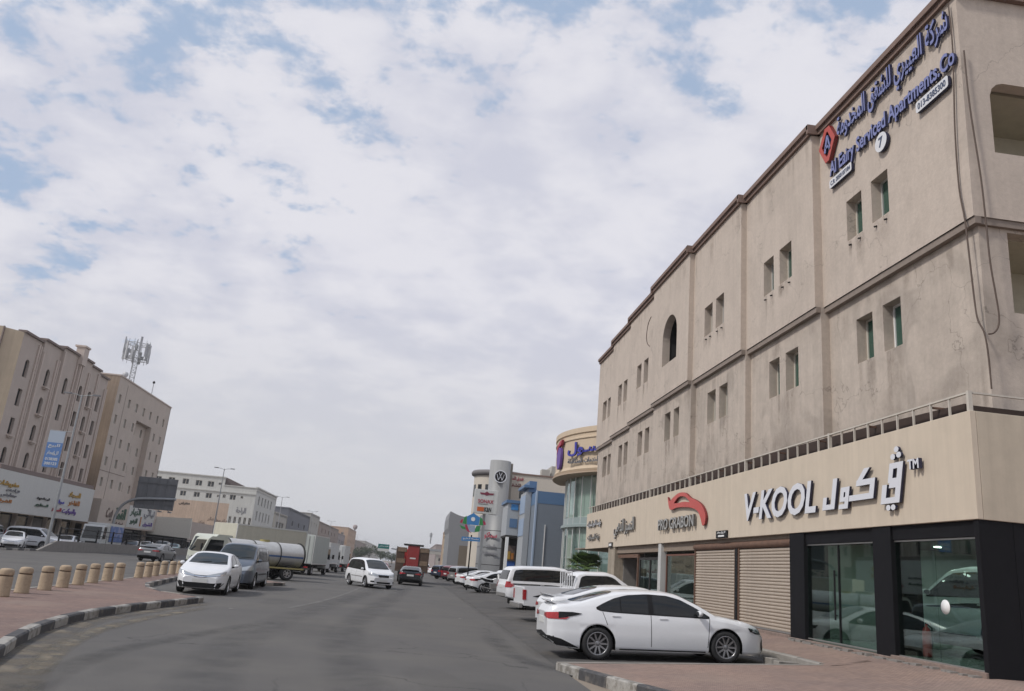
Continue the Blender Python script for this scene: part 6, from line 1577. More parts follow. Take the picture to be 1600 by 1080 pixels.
q = MB(); q.path(smoothline([(0, 0, 0), (0, 0, 1.9), (-0.2, 0, 2.7), (-0.8, 0, 3.2), (-1.6, 0, 3.3)], 4), 0.09, 8); q.build('curved_pole', m_galv, rs)
q = MB(); q.box(-3.4, -1.9, 0, 0.06, 3.2, 3.78); q.build('green_panel', mat('sign_green', (0.02, 0.17, 0.16), 0.4), rs)
q = MB(); q.box(-3.4, -1.9, 0, 0.06, 2.85, 3.198); q.build('pale_panel', m_plate, rs)
lettering('الدمام', Wall((0, 112, 0), (1, 0, 0)), -4.35, -3.2, 3.38, 3.6, 0.004, [m_white, m_white], rs, arabic=True, depth=0.01, single=True)

# ------------------------------------------------------------------ barrier with railing
br = thing('barrier', 'long concrete barrier with a black post railing between the carriageway and the frontage road', 'barrier', (-31.1, 73, 0))
q = MB(); q.prism([(0, 0), (132, 0), (132, 0.92), (3.4, 0.92), (0, 0.08)], (-0.12, 0, 0), (0, 1, 0), (0, 0, 1), (0.24, 0, 0)); q.build('barrier_wall', m_conc, br, bevel=0.01)
q = MB(); q.tube((0, 0, 0), (0, 0, 1.25), 0.085, 0.075, 8); pmr = q.mesh('post', m_trim)
yy = 3.8
while yy < 130: inst('post', pmr, br, (0, yy, 0.90)); yy += 4.35
q = MB(); q.tube((0, 3.8, 2.05), (0, 130, 2.05), 0.045, n=6); q.tube((0, 3.8, 1.6), (0, 130, 1.6), 0.03, n=6); q.build('rail', m_trim, br)
lk5 = bpy.data.objects.new('kerb', None); col.objects.link(lk5); tag(lk5, kind='structure')
kerb_run(lk5, [(-31.2, 50), (-31.2, 74.5)], 1.0, 0.14, 0.18, [m_kb, m_kw], side=1)
sheet('road', [(-39.2, 40), (-31.35, 40), (-31.35, 700), (-39.2, 700)], 0.005, m_bay)
sheet('pavement', [(-42, 40), (-39.2, 40), (-39.2, 700), (-42, 700)], 0.12, m_conc)

# ------------------------------------------------------------------ left apartment block with arched windows
m_b1 = mat('render_rose_beige', (0.47, 0.40, 0.355), 0.9, var=0.07, vscale=0.4, streak=0.06); m_b1s = mat('render_cream', (0.46, 0.375, 0.28), 0.9, var=0.08, vscale=0.4, streak=0.1)
m_b1t = mat('roof_edge_dark', (0.20, 0.155, 0.14), 0.8); m_pil = mat('pilaster_rose', (0.52, 0.44, 0.39), 0.9, var=0.06)
m_signw = mat('sign_board_pale', (0.55, 0.55, 0.53), 0.6, var=0.05, streak=0.05)
m_dimglass = mat('dim_window_glass', (0.02, 0.02, 0.022), 0.4, spec=0.2)
B1 = thing('apartment_block', 'five storey rose beige apartment block with arched windows above a long pale shop sign', 'building', (-40, 80, 0))
secs = [(80.0, 84.0, -40.0, 20.2), (84.0, 88.0, -39.75, 20.5), (88.0, 92.2, -39.5, 20.8), (92.2, 95.7, -39.5, 20.9), (95.7, 99.0, -39.75, 20.7), (99.0, 102.4, -40.0, 20.4)]
cols = [82.0, 86.1, 90.0, 94.0, 97.3, 100.7]
rows = [(7.6, 9.15), (10.4, 12.0), (13.2, 14.9), (16.1, 17.9)]
for i, (y0, y1, x, zt) in enumerate(secs):
    wl = Wall((x, 0, 0), (0, 1, 0)); hs = []; c = cols[i]
    for k, (a, b) in enumerate(rows):
        arch = (k == 3) or (i in (1, 4)) or (k == 0 and i == 0)
        hw_ = 0.44
        h = [(c - hw_, a), (c + hw_, a), (c + hw_, b - (hw_ if arch else 0))]
        if arch: h += [(c + hw_ * cos(t_), b - hw_ + hw_ * sin(t_)) for t_ in [pi * j / 8 for j in range(1, 8)]]
        h.append((c - hw_, b - (hw_ if arch else 0))); hs.append(h)
    par(wl.holes('wall', [(y0, 6.9), (y1, 6.9), (y1, zt), (y0, zt)], hs, 0.3, m_b1, None), B1)
    for k, (a, b) in enumerate(rows):
        q = MB(); wl.box(q, c - 0.44, c + 0.44, a, b, -0.30, -0.26); f = par(q.build('window', m_b1t), B1)
        q = MB(); wl.box(q, c - 0.39, c - 0.02, a + 0.06, b - 0.05, -0.255, -0.24); wl.box(q, c + 0.02, c + 0.39, a + 0.06, b - 0.05, -0.255, -0.24); g = q.build('pane', m_dimglass); g.parent = f
        if (i in (1, 4)) or (k == 1 and i == 0):
            q = MB(); wl.box(q, c - 0.55, c + 0.55, a - 0.22, a - 0.08, 0.003, 0.35); wl.box(q, c - 0.4, c + 0.4, a - 0.36, a - 0.222, 0.003, 0.2); par(q.build('window_ledge', m_pil), B1)
    for yy in ((y0 + 0.15,) if i else ()) + (y1 - 0.55, y1 - 0.15):
        q = MB(); wl.box(q, yy - 0.13, yy + 0.13, 7.0, zt - (1.2 if i % 2 else 0.4), 0.003, 0.16); par(q.build('pilaster', m_pil, bevel=0.03), B1)
    q = MB(); wl.box(q, y0 - 0.05, y1 + 0.05, zt, zt + 0.22, -0.6, 0.22); par(q.build('roof_edge', m_b1t), B1)
for i in range(1, 6):
    y = secs[i][0]; xa, xb = secs[i - 1][2], secs[i][2]
    if xa == xb: continue
    q = MB(); q.add([(min(xa, xb), y, 6.9), (max(xa, xb), y, 6.9), (max(xa, xb), y, 20.6), (min(xa, xb), y, 20.6)], [(0, 1, 2, 3)]); par(q.build('wall_return', m_b1), B1)
q = MB(); q.box(-39.9, -39.0, 91.6, 92.8, 19.9, 21.9); q.box(-40.1, -38.9, 91.5, 92.9, 21.9, 22.1); par(q.build('roof_turret', m_pil), B1)
q = MB(); q.box(-39.5, -39.1, 91.9, 92.1, 7.0, 19.9); q.box(-39.5, -39.1, 92.4, 92.6, 7.0, 19.9); par(q.build('pilaster', m_pil), B1)
q = MB(); q.add([(-40, 80, 0), (-41.7, 79.6, 0), (-41.7, 79.6, 20.4), (-40, 80, 20.2)], [(0, 1, 2, 3)]); q.add([(-41.75, 79.6, 0), (-58, 79.6, 0), (-58, 79.6, 20.5), (-41.75, 79.6, 20.5)], [(0, 1, 2, 3)])
q.add([(-58, 79.6, 20.3), (-40, 80, 20.2), (-40, 102.4, 20.3), (-58, 102.4, 20.3)], [(0, 1, 2, 3)]); q.add([(-58, 102.4, 0), (-40, 102.4, 0), (-40, 102.4, 20.3), (-58, 102.4, 20.3)], [(0, 1, 2, 3)]); par(q.build('end_wall', m_b1s), B1)
q = MB(); q.box(-41.78, -41.66, 79.45, 79.6, 0, 20.5); par(q.build('drain_pipe', m_b1t), B1)
q = MB(); q.box(-40.1, -38.9, 79.8, 102.5, 6.95, 7.35); par(q.build('canopy_edge', m_b1t), B1)
q = MB(); q.box(-40.0, -38.7, 70.0, 102.5, 3.1, 6.9); par(q.build('sign_board', m_signw), B1)
q = MB(); q.box(-41.5, -40.6, 70.0, 102.4, 0.1, 3.1); par(q.build('shop_front', m_dark), B1)
for k in range(9):
    q = MB(); q.box(-40.58, -40.5, 70.6 + k * 3.55, 73.4 + k * 3.55, 0.2, 2.9); par(q.build('shop_window', m_greyglass if k % 3 else m_conc), B1)
    q = MB(); q.box(-40.6, -40.2, 70.2 + k * 3.55, 70.5 + k * 3.55, 0.1, 3.1); par(q.build('shop_pier', m_b1), B1)
WL1 = Wall((-38.69, 0, 0), (0, 1, 0))
def sgn(label, items):
    t = thing('shop_sign', label, 'sign', (-38.6, items[0][1], items[0][3]))
    for txt, a0, a1, b0, b1, m_, ar in items: lettering(txt, WL1, a0, a1, b0, b1, 0.01, [m_, m_], t, arabic=ar, depth=0.08, bold=0.02)
m_yel = mat('sign_yellow', (0.42, 0.25, 0.04), 0.5); m_org = mat('sign_orange', (0.42, 0.16, 0.03), 0.5); m_gry = mat('sign_grey', (0.20, 0.20, 0.22), 0.5); m_grn = mat('sign_green_dark', (0.03, 0.09, 0.05), 0.5)
m_pur = mat('sign_violet', (0.13, 0.07, 0.30), 0.5); m_rd = mat('sign_crimson', (0.38, 0.04, 0.07), 0.5); m_blu = mat('sign_royal', (0.07, 0.07, 0.42), 0.5); m_blk = mat('sign_black', (0.03, 0.03, 0.03), 0.5)
sgn('orange and grey Arabic lettering at the left end of the long pale sign', [('مفروشات', 79.3, 83.6, 5.35, 5.95, m_yel, True), ('للأثاث', 81.4, 84.0, 4.95, 5.3, m_gry, True), ('معارض', 80.6, 83.6, 4.45, 4.85, m_gry, True), ('الشرقية', 79.6, 82.9, 3.85, 4.25, m_org, True)])
sgn('two rows of dark lettering in the middle of the long pale sign', [('البيت الحديث', 88.0, 90.9, 4.65, 5.0, m_blk, True), ('الستائر', 87.9, 90.9, 4.0, 4.35, m_grn, True)])
sgn('blue and crimson lettering right of the tall lamp post on the pale sign', [('سجاد', 92.9, 94.6, 4.55, 5.1, m_blu, True), ('للسجاد', 92.0, 94.3, 3.7, 4.2, m_rd, True), ('والموكيت', 94.6, 98.3, 3.6, 4.3, m_pur, True)])
sgn('gold and brown Arabic lettering near the right end of the pale sign', [('السجاد', 95.4, 98.6, 5.45, 6.15, m_yel, True), ('الفاخر', 95.8, 98.8, 4.55, 5.25, m_org, True)])

# ------------------------------------------------------------------ second block with the mast
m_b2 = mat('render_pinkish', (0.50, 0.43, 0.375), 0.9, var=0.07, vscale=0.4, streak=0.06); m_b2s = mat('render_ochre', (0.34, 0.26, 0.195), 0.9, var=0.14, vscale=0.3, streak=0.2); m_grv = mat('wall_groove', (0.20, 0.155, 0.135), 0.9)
B2 = thing('apartment_block', 'six storey pinkish beige block with small paired windows and a roof mast', 'building', (-40, 106, 0))
wl = Wall((-40, 0, 0), (0, 1, 0)); c2 = [107.3, 110.9, 114.0, 117.0, 120.0, 123.3, 126.3]; r2 = [(7.7, 8.8), (10.35, 11.45), (13.0, 14.15), (15.75, 16.9), (18.45, 19.6)]
hs = []; rec = (115.0, 121.6)
main_out = [(106, 3.0), (rec[0], 3.0), (rec[0], 17.5), (rec[1], 17.5), (rec[1], 3.0), (128.6, 3.0), (128.6, 21.8), (106, 21.8)]
wn = []
for c in c2:
    for k, (a, b) in enumerate(r2):
        if rec[0] < c < rec[1] and k < 4: continue
        hs.append([(c - 0.42, a), (c + 0.42, a), (c + 0.42, b), (c - 0.42, b)]); wn.append((wl, c, a, b))
par(wl.holes('wall', main_out, hs, 0.25, m_b2, None), B2)
wr = Wall((-40.8, 0, 0), (0, 1, 0)); hs = []
for c in (117.0, 120.0):
    for k, (a, b) in enumerate(r2[:4]): hs.append([(c - 0.42, a), (c + 0.42, a), (c + 0.42, b), (c - 0.42, b)]); wn.append((wr, c, a, b))
par(wr.holes('wall', [(rec[0] - .1, 3.0), (rec[1] + .1, 3.0), (rec[1] + .1, 17.6), (rec[0] - .1, 17.6)], hs, 0.25, m_b2, None), B2)
q = MB(); q.box(-40.8, -40.01, rec[0] - 0.06, rec[0], 3, 17.5); q.box(-40.8, -40.01, rec[1], rec[1] + 0.06, 3, 17.5); q.box(-40.8, -40.01, rec[0], rec[1], 17.5, 17.56); par(q.build('recess_side', m_b2), B2)
for w_, c, a, b in wn:
    q = MB(); w_.box(q, c - 0.42, c + 0.42, a, b, -0.25, -0.21); w_.box(q, c - 0.42, c - 0.36, a, b, -0.209, -0.15); w_.box(q, c + 0.36, c + 0.42, a, b, -0.209, -0.15); w_.box(q, c - 0.06, c + 0.06, a, b, -0.209, -0.12); f = par(q.build('window', m_wframe), B2)
    q = MB(); w_.box(q, c - 0.34, c - 0.08, a + 0.05, b - 0.05, -0.205, -0.19); w_.box(q, c + 0.08, c + 0.34, a + 0.05, b - 0.05, -0.205, -0.19); g = q.build('pane', m_darkglass); g.parent = f
q = MB(); wl.box(q, 109.2, 109.28, 3, 21.2, 0.002, 0.02); wl.box(q, 106, rec[0], 9.6, 9.68, 0.002, 0.02); wl.box(q, rec[1], 128.6, 9.6, 9.68, 0.002, 0.02); par(q.build('wall_joint', m_grv), B2)
q = MB(); q.box(-58, -40, 128.4, 128.6, 0, 21.8); q.box(-58, -40.05, 106.02, 128.6, 21.4, 21.5); par(q.build('rear_wall', m_b2), B2)
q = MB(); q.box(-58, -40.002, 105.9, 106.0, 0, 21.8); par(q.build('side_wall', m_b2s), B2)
q = MB(); q.box(-58, -39.9, 105.85, 106.2, 21.8, 21.98); q.box(-40.15, -39.9, 106.2, 128.7, 21.8, 21.98); par(q.build('parapet_cap', m_pil), B2)
q = MB(); q.box(-40, -38.9, 105.8, 128.6, 2.9, 6.1); par(q.build('sign_band', m_b2), B2)
q = MB(); q.box(-38.898, -38.86, 116.2, 127.6, 3.1, 6.0); par(q.build('sign_board', m_signw), B2)
q = MB(); q.box(-41.5, -40.6, 105.9, 128.5, 0.1, 2.9); par(q.build('shop_front', m_dark), B2)
for k in range(6): q = MB(); q.box(-40.58, -40.5, 106.4 + k * 3.7, 109.4 + k * 3.7, 0.2, 2.7); par(q.build('shop_window', m_greyglass), B2)
WL2 = Wall((-38.855, 0, 0), (0, 1, 0))
t = thing('shop_sign', 'olive and brown Arabic lettering on the band under the pinkish block', 'sign', (-38.8, 110, 4)); lettering('بيت', Wall((-38.9, 0, 0), (0, 1, 0)), 108.2, 110.3, 3.6, 5.2, 0.01, [m_grv, m_grv], t, arabic=True, depth=0.08); lettering('القمة', Wall((-38.9, 0, 0), (0, 1, 0)), 111.2, 115.2, 3.9, 5.4, 0.01, [m_grn, m_grn], t, arabic=True, depth=0.08); lettering('لمواد البناء', Wall((-38.9, 0, 0), (0, 1, 0)), 110.8, 114.8, 3.2, 3.6, 0.01, [m_grv, m_grv], t, arabic=True, depth=0.05)
t = thing('shop_sign', 'green Arabic lettering with a small orange mark on a pale board', 'sign', (-38.8, 119, 4)); lettering('النهار', WL2, 116.8, 121.0, 4.6, 5.7, 0.01, [m_grn, m_grn], t, arabic=True, depth=0.06); lettering('للزهور', WL2, 117.2, 120.2, 3.5, 4.4, 0.01, [m_grn, m_grn], t, arabic=True, depth=0.06); lettering('ا', WL2, 121.4, 121.8, 3.4, 4.7, 0.01, [m_org, m_org], t, arabic=True, depth=0.06)
t = thing('shop_sign', 'violet and grey Arabic lettering at the right end of the pale board', 'sign', (-38.8, 125, 4)); lettering('ليالي', WL2, 122.6, 127.2, 4.5, 5.8, 0.01, [m_gry, m_gry], t, arabic=True, depth=0.06); lettering('الشرق', WL2, 122.9, 127.0, 3.4, 4.1, 0.01, [m_pur, m_pur], t, arabic=True, depth=0.06)
# telecom mast on the roof
ms = thing('telecom_mast', 'grey lattice telecom mast crowded with panel antennas on the pinkish block', 'mast', (-40.9, 112, 21.5))
q = MB()
for k in range(3):
    a = 2 * pi * k / 3 + 0.4; q.tube((0.42 * cos(a), 0.42 * sin(a), 0), (0.36 * cos(a), 0.36 * sin(a), 6.8), 0.06, n=6)
    b = 2 * pi * (k + 1) / 3 + 0.4
    for j in range(9):
        z = j * 0.7; q.tube((0.40 * cos(a), 0.40 * sin(a), z), (0.40 * cos(b), 0.40 * sin(b), z + 0.7), 0.03, n=5); q.tube((0.40 * cos(a), 0.40 * sin(a), z), (0.40 * cos(b), 0.40 * sin(b), z), 0.025, n=5)
q.build('lattice', m_galv, ms)
q = MB()
for z in (3.95, 6.1):
    pts = [(1.5 * cos(2 * pi * k / 12), 1.5 * sin(2 * pi * k / 12), z) for k in range(13)]; q.path(pts, 0.045, 6)
    for k in range(6): a = pi * k / 3; q.tube((0.3 * cos(a), 0.3 * sin(a), z), (1.5 * cos(a), 1.5 * sin(a), z), 0.035, n=5)
q.build('antenna_ring', m_galv, ms)
m_ant = mat('antenna_grey', (0.42, 0.43, 0.45), 0.5)
for k in range(12):
    a = 2 * pi * k / 12; zz = 3.8 + random.uniform(-0.3, 0.8); hh = random.uniform(1.4, 2.6)
    q = MB(); q.tube((1.55 * cos(a), 1.55 * sin(a), 3.5), (1.55 * cos(a), 1.55 * sin(a), 6.6), 0.035, n=5); q.box(1.7 * cos(a) - 0.14, 1.7 * cos(a) + 0.14, 1.7 * sin(a) - 0.07, 1.7 * sin(a) + 0.07, zz, zz + hh, rz=a + pi / 2); q.build('panel_antenna', m_ant, ms)
for k in range(7): q = MB(); a = k * 0.9 + 0.3; r_ = 0.8; q.box(r_ * cos(a) - 0.16, r_ * cos(a) + 0.16, r_ * sin(a) - 0.12, r_ * sin(a) + 0.12, 4.0 + (k % 3) * 0.7, 4.5 + (k % 3) * 0.7); q.build('radio_unit', m_galv, ms)
rp = thing('roof_pole', 'thin roof pole with a small round head on the pinkish block', 'pole', (-40.3, 119.5, 21.8)); q = MB(); q.tube((0, 0, 0), (0, 0, 2.0), 0.05, n=6); q.build('pole', m_galv, rp); q = MB(); q.lathe([(0, -0.2), (0.17, -0.1), (0.2, 0.05), (0.1, 0.2), (0, 0.22)], 10, c=(0, 0, 2.1)); q.build('head', m_trim, rp)
ds = thing('satellite_dish', 'small satellite dish on the parapet left of the mast', 'dish', (-40.6, 108.8, 21.9)); q = MB(); q.tube((0, 0, 0), (0, 0, 0.5), 0.04, n=6); q.build('stand', m_galv, ds); q = MB(); q.lathe([(0, 0), (0.25, 0.05), (0.42, 0.16)], 16, axis='Y'); q.v = [(x, y, z + 0.7) for x, y, z in q.v]; q.build('dish', m_ant, ds)
# low shop with the blank board
B3 = thing('shop_building', 'low shop with a large blank beige sign board', 'building', (-36, 128, 0))
q = MB(); q.prism([(-39.9, 2.55), (-33.6, 2.35), (-33.75, 5.35), (-39.95, 5.15)], (0, 128.9, 0), (1, 0, 0), (0, 0, 1), (0, 0.3, 0)); par(q.build('blank_board', mat('blank_board_beige', (0.68, 0.65, 0.58), 0.7, var=0.04)), B3)
q = MB(); q.box(-58, -35.0, 129.3, 150, 0, 5.0); par(q.build('shop_body', m_b1), B3)
q = MB(); q.box(-40, -34.0, 129.22, 129.29, 0.1, 2.5); par(q.build('shop_front', m_dark), B3)

# ------------------------------------------------------------------ white building
m_wb = mat('white_render', (0.56, 0.56, 0.53), 0.85, var=0.05, vscale=0.3, streak=0.10); m_pch = mat('peach_render', (0.50, 0.385, 0.30), 0.9, var=0.10, vscale=0.3, streak=0.2)
WB = thing('office_building', 'white four storey building with stained peach lower floors', 'building', (-40, 207, 0))
wf = Wall((0, 207, 0), (1, 0, 0))
def multi(wall, outer, wins, m_, root, dep=0.3, glass=None):
    hs = [[(c - w_ / 2, a), (c + w_ / 2, a), (c + w_ / 2, b), (c - w_ / 2, b)] for c, w_, a, b in wins]
    par(wall.holes('wall', outer, hs, dep, m_, None), root)
    for c, w_, a, b in wins:
        q = MB(); wall.box(q, c - w_ / 2, c + w_ / 2, a, b, -dep, -dep + 0.04); wall.box(q, c - 0.05, c + 0.05, a, b, -dep + 0.041, -dep + 0.12); f = par(q.build('window', m_wframe), root)
        q = MB(); wall.box(q, c - w_ / 2 + 0.08, c - 0.08, a + 0.08, b - 0.08, -dep + 0.045, -dep + 0.06); wall.box(q, c + 0.08, c + w_ / 2 - 0.08, a + 0.08, b - 0.08, -dep + 0.045, -dep + 0.06); g = q.build('pane', glass or m_darkglass); g.parent = f
top_w = [(-57.4, 1.5, 15.7, 17.0), (-54.2, 1.5, 15.6, 16.9), (-51.3, 1.5, 15.6, 16.9), (-49.1, 0.7, 16.2, 16.8), (-60.8, 1.5, 15.7, 17.0), (-64, 1.5, 15.7, 17.0)]
multi(wf, [(-70, 14.9), (-48.2, 14.9), (-48.2, 18.1), (-70, 18.1)], top_w, m_wb, WB)
multi(wf, [(-70, 11.9), (-40.0, 11.9), (-40.0, 14.6), (-70, 14.6)], [(c, 1.4, 12.8, 14.0) for c in (-64, -60.8, -57.5, -54.2, -51.3)] + [(-49, 0.6, 13.2, 13.8), (-47.6, 0.7, 13.2, 14.0), (-45.5, 1.4, 12.9, 14.1), (-43.3, 0.6, 13.4, 14.0)], m_wb, WB)
q = MB(); q.box(-70, -39.9, 206.8, 207, 14.6, 14.9); q.box(-70, -48, 206.8, 207.2, 18.1, 18.35); q.box(-48.2, -48, 207.0, 236, 14.9, 18.1); q.box(-48.2, -39.8, 206.85, 207.2, 16.2, 16.4); par(q.build('cornice', m_wb), WB)
multi(wf, [(-48.0, 14.9), (-40.0, 14.9), (-40.0, 16.2), (-48.0, 16.2)], [], m_wb, WB)
q = MB(); q.prism([(-48, 16.4), (-42.9, 16.4), (-48, 18.3)], (0, 207.6, 0), (1, 0, 0), (0, 0, 1), (0, 6, 0)); par(q.build('sloped_roof_shed', mat('shed_brown', (0.12, 0.095, 0.09), 0.8)), WB)
multi(wf, [(-70, 2.6), (-46, 2.6), (-46, 11.9), (-70, 11.9)], [], m_pch, WB)
multi(wf, [(-46, 2.6), (-40.0, 2.6), (-40.0, 11.9), (-46, 11.9)], [(-45.3 + k * 1.2, 0.6, 6.5, 8.9) for k in range(5)], m_wb, WB)
q = MB(); q.box(-70, -40, 207.2, 207.4, 0.1, 2.6); par(q.build('shop_front', m_dark), WB)
ws = Wall((-40, 0, 0), (0, 1, 0))
multi(ws, [(207, 0), (237, 0), (237, 16.3), (207, 16.3)], [(c, 1.6, a, b) for c in (212, 216.5, 221, 225.5, 230) for a, b in ((12.4, 14.6), (8.6, 10.9), (4.9, 7.0))], m_wb, WB)
q = MB(); q.box(-70, -39.9, 236.9, 237, 0, 16.3); q.box(-40.2, -39.7, 206.9, 237.1, 16.3, 16.6); q.box(-70, -40, 207.1, 237, 15.5, 15.6); par(q.build('roof', m_wb), WB)
t = thing('shop_sign', 'small dark Arabic signs on the stained peach wall', 'sign', (-50, 206.9, 5))
for k, (a, b) in enumerate([(-50.8, 5.0), (-48.8, 5.0), (-47.2, 3.4), (-50.6, 7.4), (-48.9, 7.2), (-52.6, 6.4), (-52.8, 4.0), (-47.3, 7.2)]): lettering(('محل', 'مركز', 'بيت', 'دار')[k % 4], wf, a, a + 1.5, b, b + 0.9, 0.01, [m_grv, m_grv], t, arabic=True, depth=0.05, single=True)
lettering('معرض', wf, -58.0, -55.4, 10.6, 11.4, 0.01, [m_blk, m_blk], t, arabic=True, depth=0.05, single=True)
t = thing('shop_sign', 'dark red Arabic lettering on the right part of the white building', 'sign', (-43, 206.9, 4)); lettering('مفروشات', wf, -45.2, -40.4, 3.6, 5.6, 0.01, [m_swd, m_swd], t, arabic=True, depth=0.05, single=True); lettering('الراحة', wf, -44.2, -41.8, 9.5, 11.3, 0.01, [m_gry, m_gry], t, arabic=True, depth=0.05, single=True)

# ------------------------------------------------------------------ far left row
def block(name, label, x0, x1, y0, y1, h, m_, wins_f=(), wins_s=(), roofm=None, grp='far buildings along the left side', face=1):
    t = thing(name, label, 'building', ((x0 + x1) / 2, y0, 0), group=grp)
    xs = x1 if face > 0 else x0
    wf_ = Wall((0, y0, 0), (1, 0, 0)); wsd = Wall((xs, 0, 0), (0, face, 0))
    multi(wf_, [(x0, 0), (x1, 0), (x1, h), (x0, h)], wins_f, m_, t, 0.3)
    ss = [(c * face, w_, a, b) for c, w_, a, b in wins_s]
    multi(wsd, [(min(y0 * face, y1 * face), 0), (max(y0 * face, y1 * face), 0), (max(y0 * face, y1 * face), h), (min(y0 * face, y1 * face), h)], ss, m_, t, 0.3)
    q = MB(); q.box(x0, x1, y0 + 0.3, y1, h - 0.5, h - 0.3); q.box(x0 - 0.1, x1 + 0.1, y1 - 0.1, y1, 0, h); par(q.build('roof', roofm or m_), t)
    q = MB(); q.box(x0 - 0.15, x1 + 0.15, y0 - 0.15, y0 + 0.3, h, h + 0.3); q.box(xs - (0.3 if face > 0 else 0.15), xs + (0.15 if face > 0 else 0.3), y0 + 0.3, y1, h, h + 0.3); par(q.build('parapet', roofm or m_), t)
    return t
def gridw(cs, rs, w_, hh): return [(c, w_, z, z + hh) for c in cs for z in rs]
m_f1 = mat('far_grey_blue', (0.14, 0.145, 0.165), 0.8, var=0.05); m_f2 = mat('far_offwhite', (0.42, 0.40, 0.36), 0.85, var=0.05, streak=0.1); m_f3 = mat('far_brown', (0.29, 0.225, 0.19), 0.9, var=0.08); m_f4 = mat('far_tan', (0.46, 0.32, 0.22), 0.9, var=0.06); m_f5 = mat('far_pink', (0.33, 0.28, 0.27), 0.9, var=0.06)
block('far_building', 'low pale building with a dark open gallery right of the white building', -60, -40, 240, 262, 12.2, m_f2, [(-43, 4, 8.0, 10.0), (-49, 4, 8.0, 10.0)], gridw((245, 250, 255), (7.5,), 4, 2.4))
block('far_building', 'dark slate grey block with two dark openings behind the olive box truck', -60, -40, 264, 318, 15.0, m_f1, gridw((-43, -47), (10, 5), 2, 1.5), gridw((275, 290, 305), (10, 5), 3, 1.5))
block('far_building', 'off white block right of the slate grey block', -60, -40, 320, 350, 16.6, m_f2, gridw((-43, -47), (11, 7), 1.5, 1.6), gridw((326, 334, 342), (12, 8, 4), 1.6, 1.8))
block('far_building', 'brown beige block beyond the off white block', -60, -40, 353, 445, 15.0, m_f3, gridw((-43,), (10, 6), 1.5, 1.6), gridw((365, 380, 395, 410, 425), (11, 7, 3), 3, 1.8))
block('far_building', 'pale pinkish block with a dark sign band among the far roofs', -60, -40, 447, 490, 13.4, m_f5, (), gridw((457, 470, 482), (8,), 8, 2.4))
block('far_building', 'tall tan block in the distance', -52, -38.6, 493, 560, 18.4, m_f4, gridw((-42, -46), (14, 10, 6), 1.4, 1.6), gridw((505, 520, 535, 550), (14, 10, 6), 3, 1.8))
block('far_building', 'low beige block left of the distant trees', -60, -42, 564, 760, 14.0, m_f3, (), gridw((590, 620, 650, 680, 710), (9, 5), 8, 2))
block('far_building', 'farthest hazy beige block down the left side', -70, -43, 764, 1100, 17.0, m_f2, (), ())
wt = thing('water_tower', 'thin distant mast topped by a wider head above the far roofs', 'tower', (-42.5, 600, 0)); q = MB(); q.tube((0, 0, 0), (0, 0, 22), 0.8, 0.5, 10); q.build('shaft', m_galv, wt); q = MB(); q.lathe([(0.5, 0), (1.6, 1.2), (1.7, 3), (0.6, 3.6), (0, 3.6)], 12, c=(0, 0, 21)); q.build('head', m_f5, wt)
# ------------------------------------------------------------------ right side, beyond the stepped building
# round corner building
RB = thing('round_building', 'round corner building with a cream drum over green glass', 'building', (22.2, 65.2, 0))
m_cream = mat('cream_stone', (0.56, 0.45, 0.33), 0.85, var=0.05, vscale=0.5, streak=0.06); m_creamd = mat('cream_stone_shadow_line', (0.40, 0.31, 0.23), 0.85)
A0, A1 = radians(150), radians(262)
q = MB(); q.lathe([(10.0, 9.55), (11.05, 9.6), (11.12, 9.75), (11.02, 9.95), (11.0, 10.0), (11.0, 12.1), (11.08, 12.15), (11.08, 12.25), (11.0, 12.3), (11.0, 12.55), (11.1, 12.6), (11.1, 13.0), (10.6, 13.0), (10.6, 12.4), (0, 12.4)], 64, c=(22.2, 65.2, 0), a0=A0, a1=A1, smooth=False); par(q.build('drum', m_cream), RB)
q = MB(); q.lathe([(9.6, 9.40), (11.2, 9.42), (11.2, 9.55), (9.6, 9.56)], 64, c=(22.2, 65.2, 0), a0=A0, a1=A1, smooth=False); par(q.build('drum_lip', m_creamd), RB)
m_teal = glass_mat('teal_curtain_glass', (0.80, 0.90, 0.88), 0.16); m_tealb = mat('curtain_blind', (0.50, 0.54, 0.49), 0.7, color2=(0.17, 0.22, 0.21), vscale=0.5, c2lo=0.45, c2hi=0.55, var=0.1, sc=(1, 1, 0.3))
npan = 16; rg = 10.0
for k in range(npan):
    a = A0 + (A1 - A0) * k / npan; b = A0 + (A1 - A0) * (k + 1) / npan
    for z0, z1 in ((0.5, 3.1), (3.2, 5.4), (6.3, 9.35)):
        p = [(22.2 + rg * cos(t_), 65.2 + rg * sin(t_)) for t_ in (a + 0.004, b - 0.004)]
        q = MB(); q.add([(p[0][0], p[0][1], z0), (p[1][0], p[1][1], z0), (p[1][0], p[1][1], z1), (p[0][0], p[0][1], z1)], [(0, 1, 2, 3)]); par(q.build('glass_pane', m_teal), RB)
    q = MB(); q.tube((22.2 + (rg + .02) * cos(a), 65.2 + (rg + .02) * sin(a), 0.2), (22.2 + (rg + .02) * cos(a), 65.2 + (rg + .02) * sin(a), 9.4), 0.045, n=6); par(q.build('mullion', m_alu), RB)
q = MB(); q.lathe([(9.75, 0), (9.75, 9.4)], 40, c=(22.2, 65.2, 0), a0=A0, a1=A1); par(q.build('inner_wall', m_tealb), RB)
q = MB(); q.lathe([(9.4, 5.45), (10.25, 5.45), (10.25, 5.65), (10.05, 5.7), (10.05, 6.2), (9.4, 6.2)], 48, c=(22.2, 65.2, 0), a0=A0, a1=A1, smooth=False); par(q.build('floor_band', mat('teal_band', (0.27, 0.33, 0.325), 0.3)), RB)
q = MB(); q.box(22, 30, 54.5, 75.8, 0, 12.6); par(q.build('rear_block', m_cream), RB)
